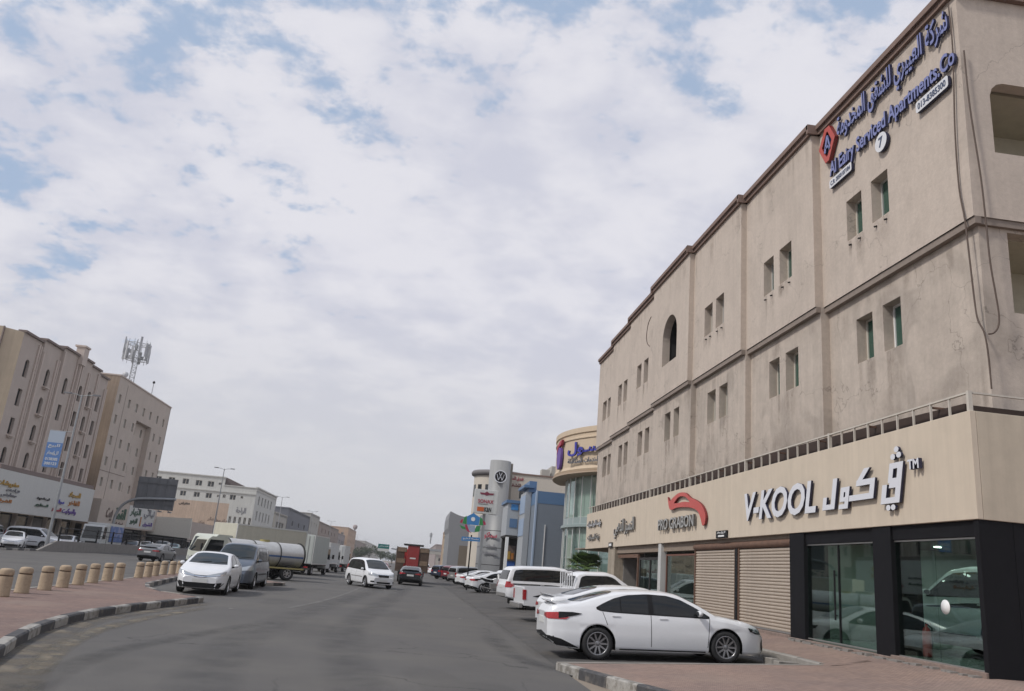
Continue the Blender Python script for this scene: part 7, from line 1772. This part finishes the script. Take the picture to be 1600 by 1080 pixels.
def drumwall(deg, r=11.0):
    n_ = Vector((cos(radians(deg)), sin(radians(deg)), 0)); o_ = Vector((22.2, 65.2, 0)) + n_ * r
    return Wall(o_, Vector((0, 0, 1)).cross(n_))
t = thing('shop_sign', 'blue Arabic lettering with grey small print on the cream drum', 'sign', (12.4, 60.3, 10.9)); m_bs = mat('drum_sign_blue', (0.05, 0.05, 0.33), 0.45)
lettering('سـول', drumwall(207), -1.9, 1.9, 10.75, 11.85, 0.12, [m_bs, m_lbs], t, arabic=True, depth=0.12, bold=0.03)
lettering('الخدمات المتكاملة', drumwall(207), -1.9, 1.9, 10.2, 10.6, 0.12, [m_gry, m_blk], t, arabic=True, depth=0.06)
t = thing('emblem', 'tall violet and red emblem on the left edge of the cream drum', 'emblem', drumwall(187).p(0, 9.9, 0.2)); dw = drumwall(187)
q = MB(); q.prism(smoothline([(-0.15, 9.95), (0.35, 10.1), (0.55, 10.9), (0.40, 11.6), (-0.1, 11.7), (-0.45, 11.2), (-0.4, 10.4), (-0.15, 9.95)], 3)[:-1], dw.p(0, 0, 0.1), dw.u, dw.v, dw.n * 0.2); par(q.build('violet_part', m_pur), t)
q = MB(); q.prism([(-0.5, 11.2), (-0.1, 11.75), (0.5, 11.9), (0.75, 12.3), (0.1, 12.2), (-0.5, 11.8)], dw.p(0, 0, 0.12), dw.u, dw.v, dw.n * 0.2); par(q.build('red_part', m_rd), t)
# blue and grey building
BB = thing('shop_building', 'grey building with blue bands and a stepped blue entrance', 'building', (12, 76, 0))
m_bg = mat('blue_grey_panel', (0.17, 0.20, 0.24), 0.6, var=0.05); m_bbl = mat('band_blue', (0.09, 0.17, 0.30), 0.5); m_lbl = mat('pale_blue_panel', (0.30, 0.38, 0.50), 0.55); m_sky = mat('bright_blue_panel', (0.05, 0.22, 0.50), 0.45); m_lgp = mat('light_grey_panel', (0.36, 0.38, 0.40), 0.6, var=0.05)
def bx(root, nm, x0, x1, y0, y1, z0, z1, m_, bev=0): q = MB(); q.box(x0, x1, y0, y1, z0, z1); return par(q.build(nm, m_, bevel=bev), root)
bx(BB, 'grey_wall', 11.35, 20, 76, 83, 0, 8.15, m_bg); bx(BB, 'blue_band', 11.33, 20, 75.98, 83, 8.15, 9.3, m_bbl); bx(BB, 'white_pipe', 12.2, 12.27, 75.9, 75.98, 0.3, 6.2, m_white)
bx(BB, 'corner_strip', 11.2, 11.34, 75.95, 76.5, 0, 9.35, m_lbl)
bx(BB, 'tower_wall', 10.75, 11.3, 80, 84, 0, 9.5, m_lgp); bx(BB, 'tower_roof', 10.45, 11.5, 79.6, 84.2, 9.9, 10.15, m_bbl); bx(BB, 'tower_head', 11.0, 11.75, 79.9, 84, 9.5, 10.6, m_bbl); bx(BB, 'tower_panel', 10.70, 10.745, 80.1, 83.8, 7.4, 9.2, m_lbl); bx(BB, 'tower_panel', 10.70, 10.745, 80.1, 83.8, 5.2, 6.9, m_lbl)
bx(BB, 'porch_block', 9.5, 10.7, 84.3, 89, 5.3, 8.6, m_lgp); bx(BB, 'porch_roof', 9.3, 10.9, 84.1, 89, 8.6, 8.9, m_bbl); bx(BB, 'blue_square', 9.85, 10.6, 84.24, 84.295, 7.9, 8.5, m_sky); bx(BB, 'blue_square', 9.8, 10.6, 84.24, 84.295, 6.1, 7.0, m_bbl); bx(BB, 'porch_soffit', 9.5, 11.4, 84.31, 89, 5.1, 5.29, m_dark)
bx(BB, 'white_column', 9.55, 9.85, 84.2, 84.6, 0, 5.1, m_white); bx(BB, 'blue_column', 11.0, 11.35, 83.9, 84.6, 0, 5.6, m_sky); bx(BB, 'recess', 9.6, 11.4, 88, 88.6, 0, 5.1, m_dark); bx(BB, 'blue_panel', 9.9, 10.9, 86, 86.1, 1.6, 2.7, m_blue)
t = thing('poster', 'yellow and orange poster above a blue panel in the entrance recess', 'poster', (10.4, 86, 3)); bx(t, 'poster_board', 9.95, 10.85, 85.9, 85.99, 2.75, 4.3, mat('poster_dark', (0.14, 0.10, 0.08), 0.6)); bx(t, 'poster_figure', 10.05, 10.35, 85.85, 85.895, 2.9, 3.7, m_yel); bx(t, 'poster_figure', 10.42, 10.7, 85.85, 85.895, 2.9, 3.55, m_org)
# beige block with small window, round roofed block, car showroom tower
m_pale = mat('pale_stone', (0.56, 0.51, 0.44), 0.85, var=0.05)
BG = thing('beige_building', 'beige block with red Arabic lettering behind the blue building', 'building', (14, 106, 0))
multi(Wall((0, 106, 0), (1, 0, 0)), [(11.4, 0), (22, 0), (22, 14.2), (11.4, 14.2)], [(13.9, 1.3, 11.0, 12.2), (17.0, 1.3, 11.0, 12.2)], m_pale, BG)
bx(BG, 'parapet', 11.3, 22, 105.9, 106.3, 14.2, 14.4, m_cornice); bx(BG, 'roof', 11.4, 22, 106.4, 125, 13.6, 13.8, m_pale); bx(BG, 'stair_head', 17.6, 22, 107, 112, 14.4, 15.9, m_f2); bx(BG, 'side_wall', 11.4, 11.5, 106.3, 125, 0, 14.2, m_pale); bx(BG, 'cabinet', 16.2, 17.3, 106.6, 108, 14.4, 15.3, m_f2)
t = thing('shop_sign', 'dark red two row Arabic lettering high on the beige block', 'sign', (12.6, 105.9, 13)); wg = Wall((0, 106, 0), (1, 0, 0)); lettering('فندق السكن', wg, 11.6, 13.7, 13.3, 13.9, 0.01, [m_rd, m_rd], t, arabic=True, depth=0.05); lettering('للشقق', wg, 11.7, 13.4, 12.4, 13.0, 0.01, [m_swd, m_swd], t, arabic=True, depth=0.05)
RR = thing('round_roof_building', 'beige round block with a dark curved roof edge left of the roundel tower', 'building', (11.2, 107, 0))
q = MB(); q.lathe([(3.5, 0), (3.5, 13.8)], 40, c=(10.9, 109.8, 0)); par(q.build('round_wall', m_pale), RR); q = MB(); q.lathe([(3.5, 13.8), (3.85, 13.95), (3.95, 14.25), (3.75, 14.55), (0, 14.6)], 40, c=(10.9, 109.8, 0)); par(q.build('roof_edge', mat('dark_roof_edge', (0.16, 0.15, 0.15), 0.7)), RR)
for k in range(5):
    a = radians(195 + k * 22); q = MB(); n_ = Vector((cos(a), sin(a), 0)); wq = Wall(Vector((10.9, 109.8, 0)) + n_ * 3.49, Vector((0, 0, 1)).cross(n_)); wq.box(q, -0.35, 0.35, 11.0, 12.6, 0.0, 0.05); par(q.build('window', m_darkglass), RR)
VW = thing('showroom_tower', 'grey rounded showroom tower with a car maker roundel', 'building', (10.0, 100, 0))
m_tw = mat('tower_panel_grey', (0.29, 0.29, 0.285), 0.5, var=0.05, streak=0.08); m_twd = mat('tower_panel_dark', (0.17, 0.175, 0.18), 0.45, var=0.06)
q = MB(); q.lathe([(1.32, 0), (1.32, 15.0), (0, 15.1)], 40, c=(9.95, 100.6, 0)); par(q.build('tower_shaft', m_tw), VW)
q = MB(); q.box(10.5, 11.6, 100.9, 108, 0, 14.9); par(q.build('tower_fin', mat('tower_fin_brown', (0.26, 0.235, 0.20), 0.7)), VW)
q = MB(); q.lathe([(3.1, 0), (3.1, 8.0), (2.9, 8.1), (0, 8.15)], 48, c=(11.0, 100.2, 0)); par(q.build('curved_front', m_twd), VW)
for z in (2.2, 4.2, 6.2): q = MB(); q.lathe([(3.115, z), (3.115, z + 0.05)], 48, c=(11.0, 100.2, 0)); par(q.build('panel_joint', m_trim), VW)
q = MB()
# roundel
n_ = Vector((-0.12, -1, 0)).normalized(); wv = Wall(Vector((9.95, 100.6, 0)) + n_ * 1.33, Vector((0, 0, 1)).cross(n_))
ro = thing('roundel', 'round chrome car maker roundel with interlaced letters on the showroom tower', 'logo', wv.p(0, 12.9, 0.1))
q = MB(); cx, cz, Rr = 0.15, 12.9, 0.78
def ring(q, r0, r1, d0, d1, n=32, mi=0):
    for k in range(n):
        a, b = 2 * pi * k / n, 2 * pi * (k + 1) / n
        P4 = [wv.p(cx + r * cos(t_), cz + r * sin(t_), d) for d in (d0, d1) for r, t_ in ((r0, a), (r1, a), (r1, b), (r0, b))]
        q.add(P4, [(4, 5, 6, 7), (1, 2, 6, 5), (0, 3, 7, 4)], mi)
ring(q, 0.0, Rr * 0.92, 0.15, 0.20); par(q.build('back_disc', m_trim), ro)
q = MB(); ring(q, Rr * 0.88, Rr, 0.15, 0.27); par(q.build('outer_ring', m_chrome), ro)
q = MB()
for a, b in (((-0.26, 0.62), (-0.02, 0.12)), ((0.26, 0.62), (0.02, 0.12)), ((-0.58, 0.36), (-0.28, -0.55)), ((-0.28, -0.55), (0.0, 0.02)), ((0.0, 0.02), (0.28, -0.55)), ((0.28, -0.55), (0.58, 0.36))):
    p0, p1 = wv.p(cx + a[0] * Rr * 1.05, cz + a[1] * Rr * 1.05, 0.22), wv.p(cx + b[0] * Rr * 1.05, cz + b[1] * Rr * 1.05, 0.22); q.tube(p0, p1, 0.055, n=6)
par(q.build('interlaced_letters', m_chrome), ro)
t = thing('shop_sign', 'red and grey lettering on the dark curved showroom front', 'sign', (8.6, 97.5, 5)); n_ = Vector((-0.55, -0.85, 0)).normalized(); wc = Wall(Vector((11.0, 100.2, 0)) + n_ * 3.2, Vector((0, 0, 1)).cross(n_)); lettering('سماكو', wc, -0.9, 0.8, 5.2, 6.0, 0.02, [m_rd, m_rd], t, arabic=True, depth=0.06); lettering('Volkswagen', wc, -1.0, 1.0, 3.3, 3.75, 0.02, [m_gry, m_gry], t, depth=0.05); lettering('للسيارات', wc, -0.7, 0.6, 4.1, 4.6, 0.02, [m_gry, m_gry], t, arabic=True, depth=0.05)
# grey wing with a curved top
GW = thing('grey_building', 'grey clad building with a sagging curved top edge left of the showroom tower', 'building', (6, 140, 0))
arc = [(5.9 + 6.0 * k / 10, 10.8 - 0.9 * sin(pi * k / 10) + 0.03 * k) for k in range(11)]
q = MB(); q.prism([(6.15, 0), (11.9, 0)] + arc[::-1] + [(5.75, 9.6), (5.8, 8.0), (6.05, 7.2)], (0, 140, 0), (1, 0, 0), (0, 0, 1), (0, 18, 0)); par(q.build('clad_wall', mat('grey_cladding', (0.235, 0.24, 0.25), 0.55, var=0.05)), GW)
bx(GW, 'wall_opening', 8.0, 9.6, 139.9, 139.99, 0, 5.2, mat('opening_ochre', (0.17, 0.14, 0.105), 0.8)); bx(GW, 'red_panel', 10.2, 11.4, 139.9, 139.99, 0, 2.6, m_red)
block('far_building', 'pale beige block with balconies beyond the grey clad building', 8.4, 30, 190, 225, 9.2, m_b1s, gridw((9.6, 11.6), (6, 3), 1.2, 1.4), gridw((196, 204, 212, 220), (6, 3), 2.4, 1.6), grp='far buildings along the right side', face=-1)
block('far_building', 'ochre block behind the balconied block', 9.5, 30, 228, 262, 11.5, m_f4, (), gridw((235, 245, 255), (8, 5), 2.4, 1.6), grp='far buildings along the right side', face=-1)
block('far_building', 'grey beige row far down the right side', 12, 40, 420, 640, 11.5, m_f5, gridw((15, 20, 25, 30, 35), (7, 3.5), 3, 1.6), gridw((450, 500, 550, 600), (7,), 10, 2), grp='far buildings along the right side', face=-1)
block('far_building', 'wide hazy building closing the road behind the red truck', -14, 30, 760, 800, 13, m_f5, gridw((-8, -2, 4, 10, 16, 22), (8, 4), 3, 1.8), (), grp='far buildings along the right side', face=-1)
fb = thing('footbridge', 'pale concrete bridge with piers across the far end of the road', 'bridge', (8, 380, 0))
for x in (3.5, 11.5, 19): bx(fb, 'pier', x, x + 1.2, 380, 382, 0, 6.2, m_f2)
bx(fb, 'deck', 2.5, 34, 379.5, 382.5, 6.2, 7.6, m_f2); bx(fb, 'bridge_rail', 2.5, 34, 379.4, 379.49, 7.6, 8.6, m_galv)
fm = thing('roof_mast', 'small dark mast standing above the far roofs right of the red truck', 'mast', (9.0, 420, 11.8)); q = MB(); q.tube((0, 0, 0), (0, 0, 5.5), 0.35, 0.25, 6); q.tube((0, 0, 3.2), (0, 0, 5.2), 0.7, 0.6, 8); q.build('mast', m_galv, fm)
# ---- pole signs on the right
SX = thing('pole_sign', 'white pole sign with SONAX lettering, a winged badge and an orange filter logo', 'sign', (6.1, 72, 0)); bx(SX, 'pole', 5.95, 6.2, 72.3, 72.5, 0, 6.4, m_galv); bx(SX, 'sign_box', 5.02, 7.15, 72, 72.4, 6.42, 8.56, m_boxW, 0.03)
wx = Wall((0, 72, 0), (1, 0, 0)); lettering('SONAX', wx, 5.38, 6.78, 7.35, 7.68, 0.005, [m_rd, m_rd], SX, depth=0.02, bold=0.02)
q = MB(); wx.box(q, 5.42, 6.3, 7.24, 7.27, 0.003, 0.02); par(q.build('underline', m_blk), SX)
q = MB(); q.prism([(5.5, 8.28), (5.9, 8.26), (6.12, 8.40), (6.35, 8.26), (6.78, 8.28), (6.7, 8.12), (6.3, 8.10), (6.12, 8.02), (5.9, 8.10), (5.56, 8.12)], wx.p(0, 0, 0.004), wx.u, wx.v, wx.n * 0.02); par(q.build('winged_badge', mat('badge_plum', (0.20, 0.03, 0.06), 0.5)), SX)
q = MB(); wx.box(q, 5.36, 5.98, 6.62, 7.0, 0.003, 0.02); par(q.build('orange_panel', mat('logo_orange', (0.55, 0.12, 0.03), 0.5)), SX); lettering('K&N', wx, 6.02, 6.62, 6.6, 7.02, 0.003, [m_blk, m_blk], SX, depth=0.02, bold=0.03)
FS = thing('pole_sign', 'colourful fan shaped sign in blue, green and red above a blue name board', 'sign', (4.38, 62, 0)); bx(FS, 'pole', 4.34, 4.44, 62.05, 62.13, 0, 4.1, m_trim)
wy = Wall((0, 62, 0), (1, 0, 0))
def sh(nm, poly, m_, d=0.0): q = MB(); q.prism(poly, wy.p(0, 0, d), wy.u, wy.v, wy.n * 0.08); par(q.build(nm, m_), FS)
m_fg = mat('fan_green', (0.03, 0.25, 0.07), 0.45); m_fr = mat('fan_red', (0.38, 0.03, 0.08), 0.45)
sh('blue_petal', [(3.95, 4.85), (4.85, 4.85), (4.9, 5.45), (4.62, 5.6), (4.38, 5.75), (4.15, 5.6), (3.9, 5.45)], m_sky, 0.02)
sh('green_petal', [(3.6, 4.9), (3.92, 4.85), (3.88, 5.5), (3.7, 5.35)], m_fg); sh('green_petal', [(4.88, 4.85), (5.2, 4.9), (5.1, 5.35), (4.92, 5.5)], m_fg)
sh('red_petal', [(3.4, 4.95), (3.58, 4.9), (3.64, 5.25), (3.46, 5.15)], m_fr); sh('red_petal', [(5.22, 4.9), (5.4, 4.95), (5.34, 5.15), (5.16, 5.25)], m_fr)
sh('green_leaf', [(3.4, 4.75), (3.9, 4.62), (3.98, 4.45), (3.6, 4.5)], m_fg); sh('green_leaf', [(4.5, 4.3), (4.95, 4.4), (5.0, 4.82), (4.7, 4.82)], m_fg); sh('blue_swoosh', [(3.95, 4.82), (4.6, 4.82), (4.6, 4.35), (4.3, 4.3), (4.05, 4.5)], m_lbl, 0.01); sh('red_swoosh', [(3.82, 4.84), (3.95, 4.84), (4.15, 4.4), (4.4, 4.22), (4.0, 4.36), (3.84, 4.6)], m_fr, 0.02)
sh('name_board', [(3.64, 3.62), (5.06, 3.66), (5.04, 3.96), (3.66, 3.92)], m_sky); q = MB(); ring_ = disc(4.38, 5.28, 0.16, 16); q.prism(ring_, wy.p(0, 0, 0.10), wy.u, wy.v, wy.n * 0.02); par(q.build('white_dot', m_white), FS)
lettering('مغسلة الخليج', wy, 3.75, 4.95, 3.7, 3.88, 0.085, [m_white, m_white], FS, arabic=True, depth=0.01, single=True)
# ---- plants
m_leaf = mat('palm_leaf', (0.10, 0.16, 0.05), 0.6, var=0.3, vscale=2); m_leaf2 = mat('tree_leaf', (0.05, 0.075, 0.035), 0.7, var=0.35, vscale=1.5, color2=(0.09, 0.11, 0.05)); m_bark = mat('bark', (0.10, 0.075, 0.055), 0.9, var=0.3, bump=0.5)
pt_ = thing('palm', 'small green fan palm growing behind the parked off-roader', 'palm', (10.1, 46.5, 0.4))
q = MB(); q.path([(0, 0, 0), (0.03, 0, 0.9), (0, 0.02, 1.7)], [0.2, 0.17, 0.15], 10); q.build('trunk', m_bark, pt_)
for k in range(34):
    a = random.uniform(0, 2 * pi); e = random.uniform(0.0, 1.25); L = random.uniform(0.9, 1.35); d = Vector((cos(a) * cos(e), sin(a) * cos(e), sin(e)))
    c = Vector((0, 0, 1.7)) + d * L * 0.55; sd = d.cross(Vector((0, 0, 1))).normalized(); up_ = sd.cross(d)
    q = MB(); q.tube((0, 0, 1.65), c, 0.015, n=4)
    for j in range(15):
        t_ = (j - 7) / 7; dd = (d * cos(t_ * 1.25) + sd * sin(t_ * 1.25)).normalized(); tip = c + dd * L * 0.62 + Vector((0, 0, -0.16 - 0.08 * abs(t_))); midp = c + dd * L * 0.36
        wv_ = dd.cross(up_).normalized() * 0.045; q.add([c, midp + wv_, tip, midp - wv_], [(0, 1, 2, 3)])
    q.build('frond', m_leaf, pt_)
def tree(x, y, h, r, label, n=900, leaf=0.35):
    t = thing('tree', label, 'tree', (x, y, 0), group='trees in the distance')
    q = MB(); q.path([(0, 0, 0), (0.1, 0.05, h * 0.3), (0, 0, h * 0.55)], [h * 0.035, h * 0.028, h * 0.015], 8)
    for k in range(6): a = k * 1.05; q.tube((0, 0, h * 0.35), (cos(a) * r * 0.6, sin(a) * r * 0.6, h * 0.68), h * 0.014, h * 0.004, 5)
    q.build('trunk', m_bark, t); q = MB(); cl = [(random.uniform(-.6, .6) * r, random.uniform(-.6, .6) * r, h * random.uniform(0.5, 0.85), random.uniform(0.3, 0.5) * r) for _ in range(9)]
    for k in range(n):
        cx_, cy_, cz_, cr = random.choice(cl); v = Vector((random.gauss(0, 1), random.gauss(0, 1), random.gauss(0, 0.8))).normalized() * cr * random.uniform(0.5, 1.05)
        p = Vector((cx_, cy_, cz_)) + v; a1 = Vector((random.gauss(0, 1), random.gauss(0, 1), random.gauss(0, 1))).normalized() * leaf; b1 = a1.cross(Vector((random.gauss(0, 1), random.gauss(0, 1), random.gauss(0, 1)))).normalized() * leaf * 0.6
        q.add([p - a1, p + b1, p + a1, p - b1], [(0, 1, 2, 3)])
    q.build('crown', m_leaf2, t)
for x, y, h, r, lb in ((-21, 420, 8, 5.5, 'dark green tree in the median left of the green sign'), (-15.5, 430, 7, 5, 'dark green tree just right of the first median tree'), (-27, 440, 6.5, 5, 'smaller green tree by the low beige block'), (-10, 450, 6, 4.5, 'green tree beside the green road sign'), (-47, 244, 15.5, 4.5, 'treetop showing behind the white building corner'), (-4, 460, 5.5, 4, 'small green tree nearest the red truck')): tree(x, y, h, r, lb)
for x, y, a, lb in ((-4.9, 24.6, 0.4, 'small white scrap of paper on the road before the white compact saloon'), (1.9, 28.5, 1.2, 'small pale scrap of litter on the road beside the parking bays')):
    q = MB(); q.add([(-0.09, -0.05, 0.012), (0.08, -0.06, 0.02), (0.1, 0.06, 0.012), (-0.02, 0.03, 0.05), (-0.08, 0.07, 0.015)], [(0, 1, 3), (1, 2, 3), (2, 4, 3), (4, 0, 3)])
    o = q.build('litter', m_conc, None, (x, y, 0.002)); o.scale = (0.8, 0.8, 0.5); o.rotation_euler = (0, 0, a); tag(o, lb, 'litter')
# ---- haze
if HAZE > 0:
    hb = MB(); hb.box(-3100, 3100, -160, 5100, -1.1, 44)
    hz_ = bpy.data.materials.new('haze'); hz_.use_nodes = True; t = hz_.node_tree; t.nodes.clear(); o = t.nodes.new('ShaderNodeOutputMaterial'); v = t.nodes.new('ShaderNodeVolumePrincipled'); v.inputs['Color'].default_value = (0.96, 0.97, 1.0, 1); v.inputs['Density'].default_value = HAZE; v.inputs['Anisotropy'].default_value = 0.3
    t.links.new(v.outputs[0], o.inputs['Volume']); tag(hb.build('haze', hz_), kind='stuff')
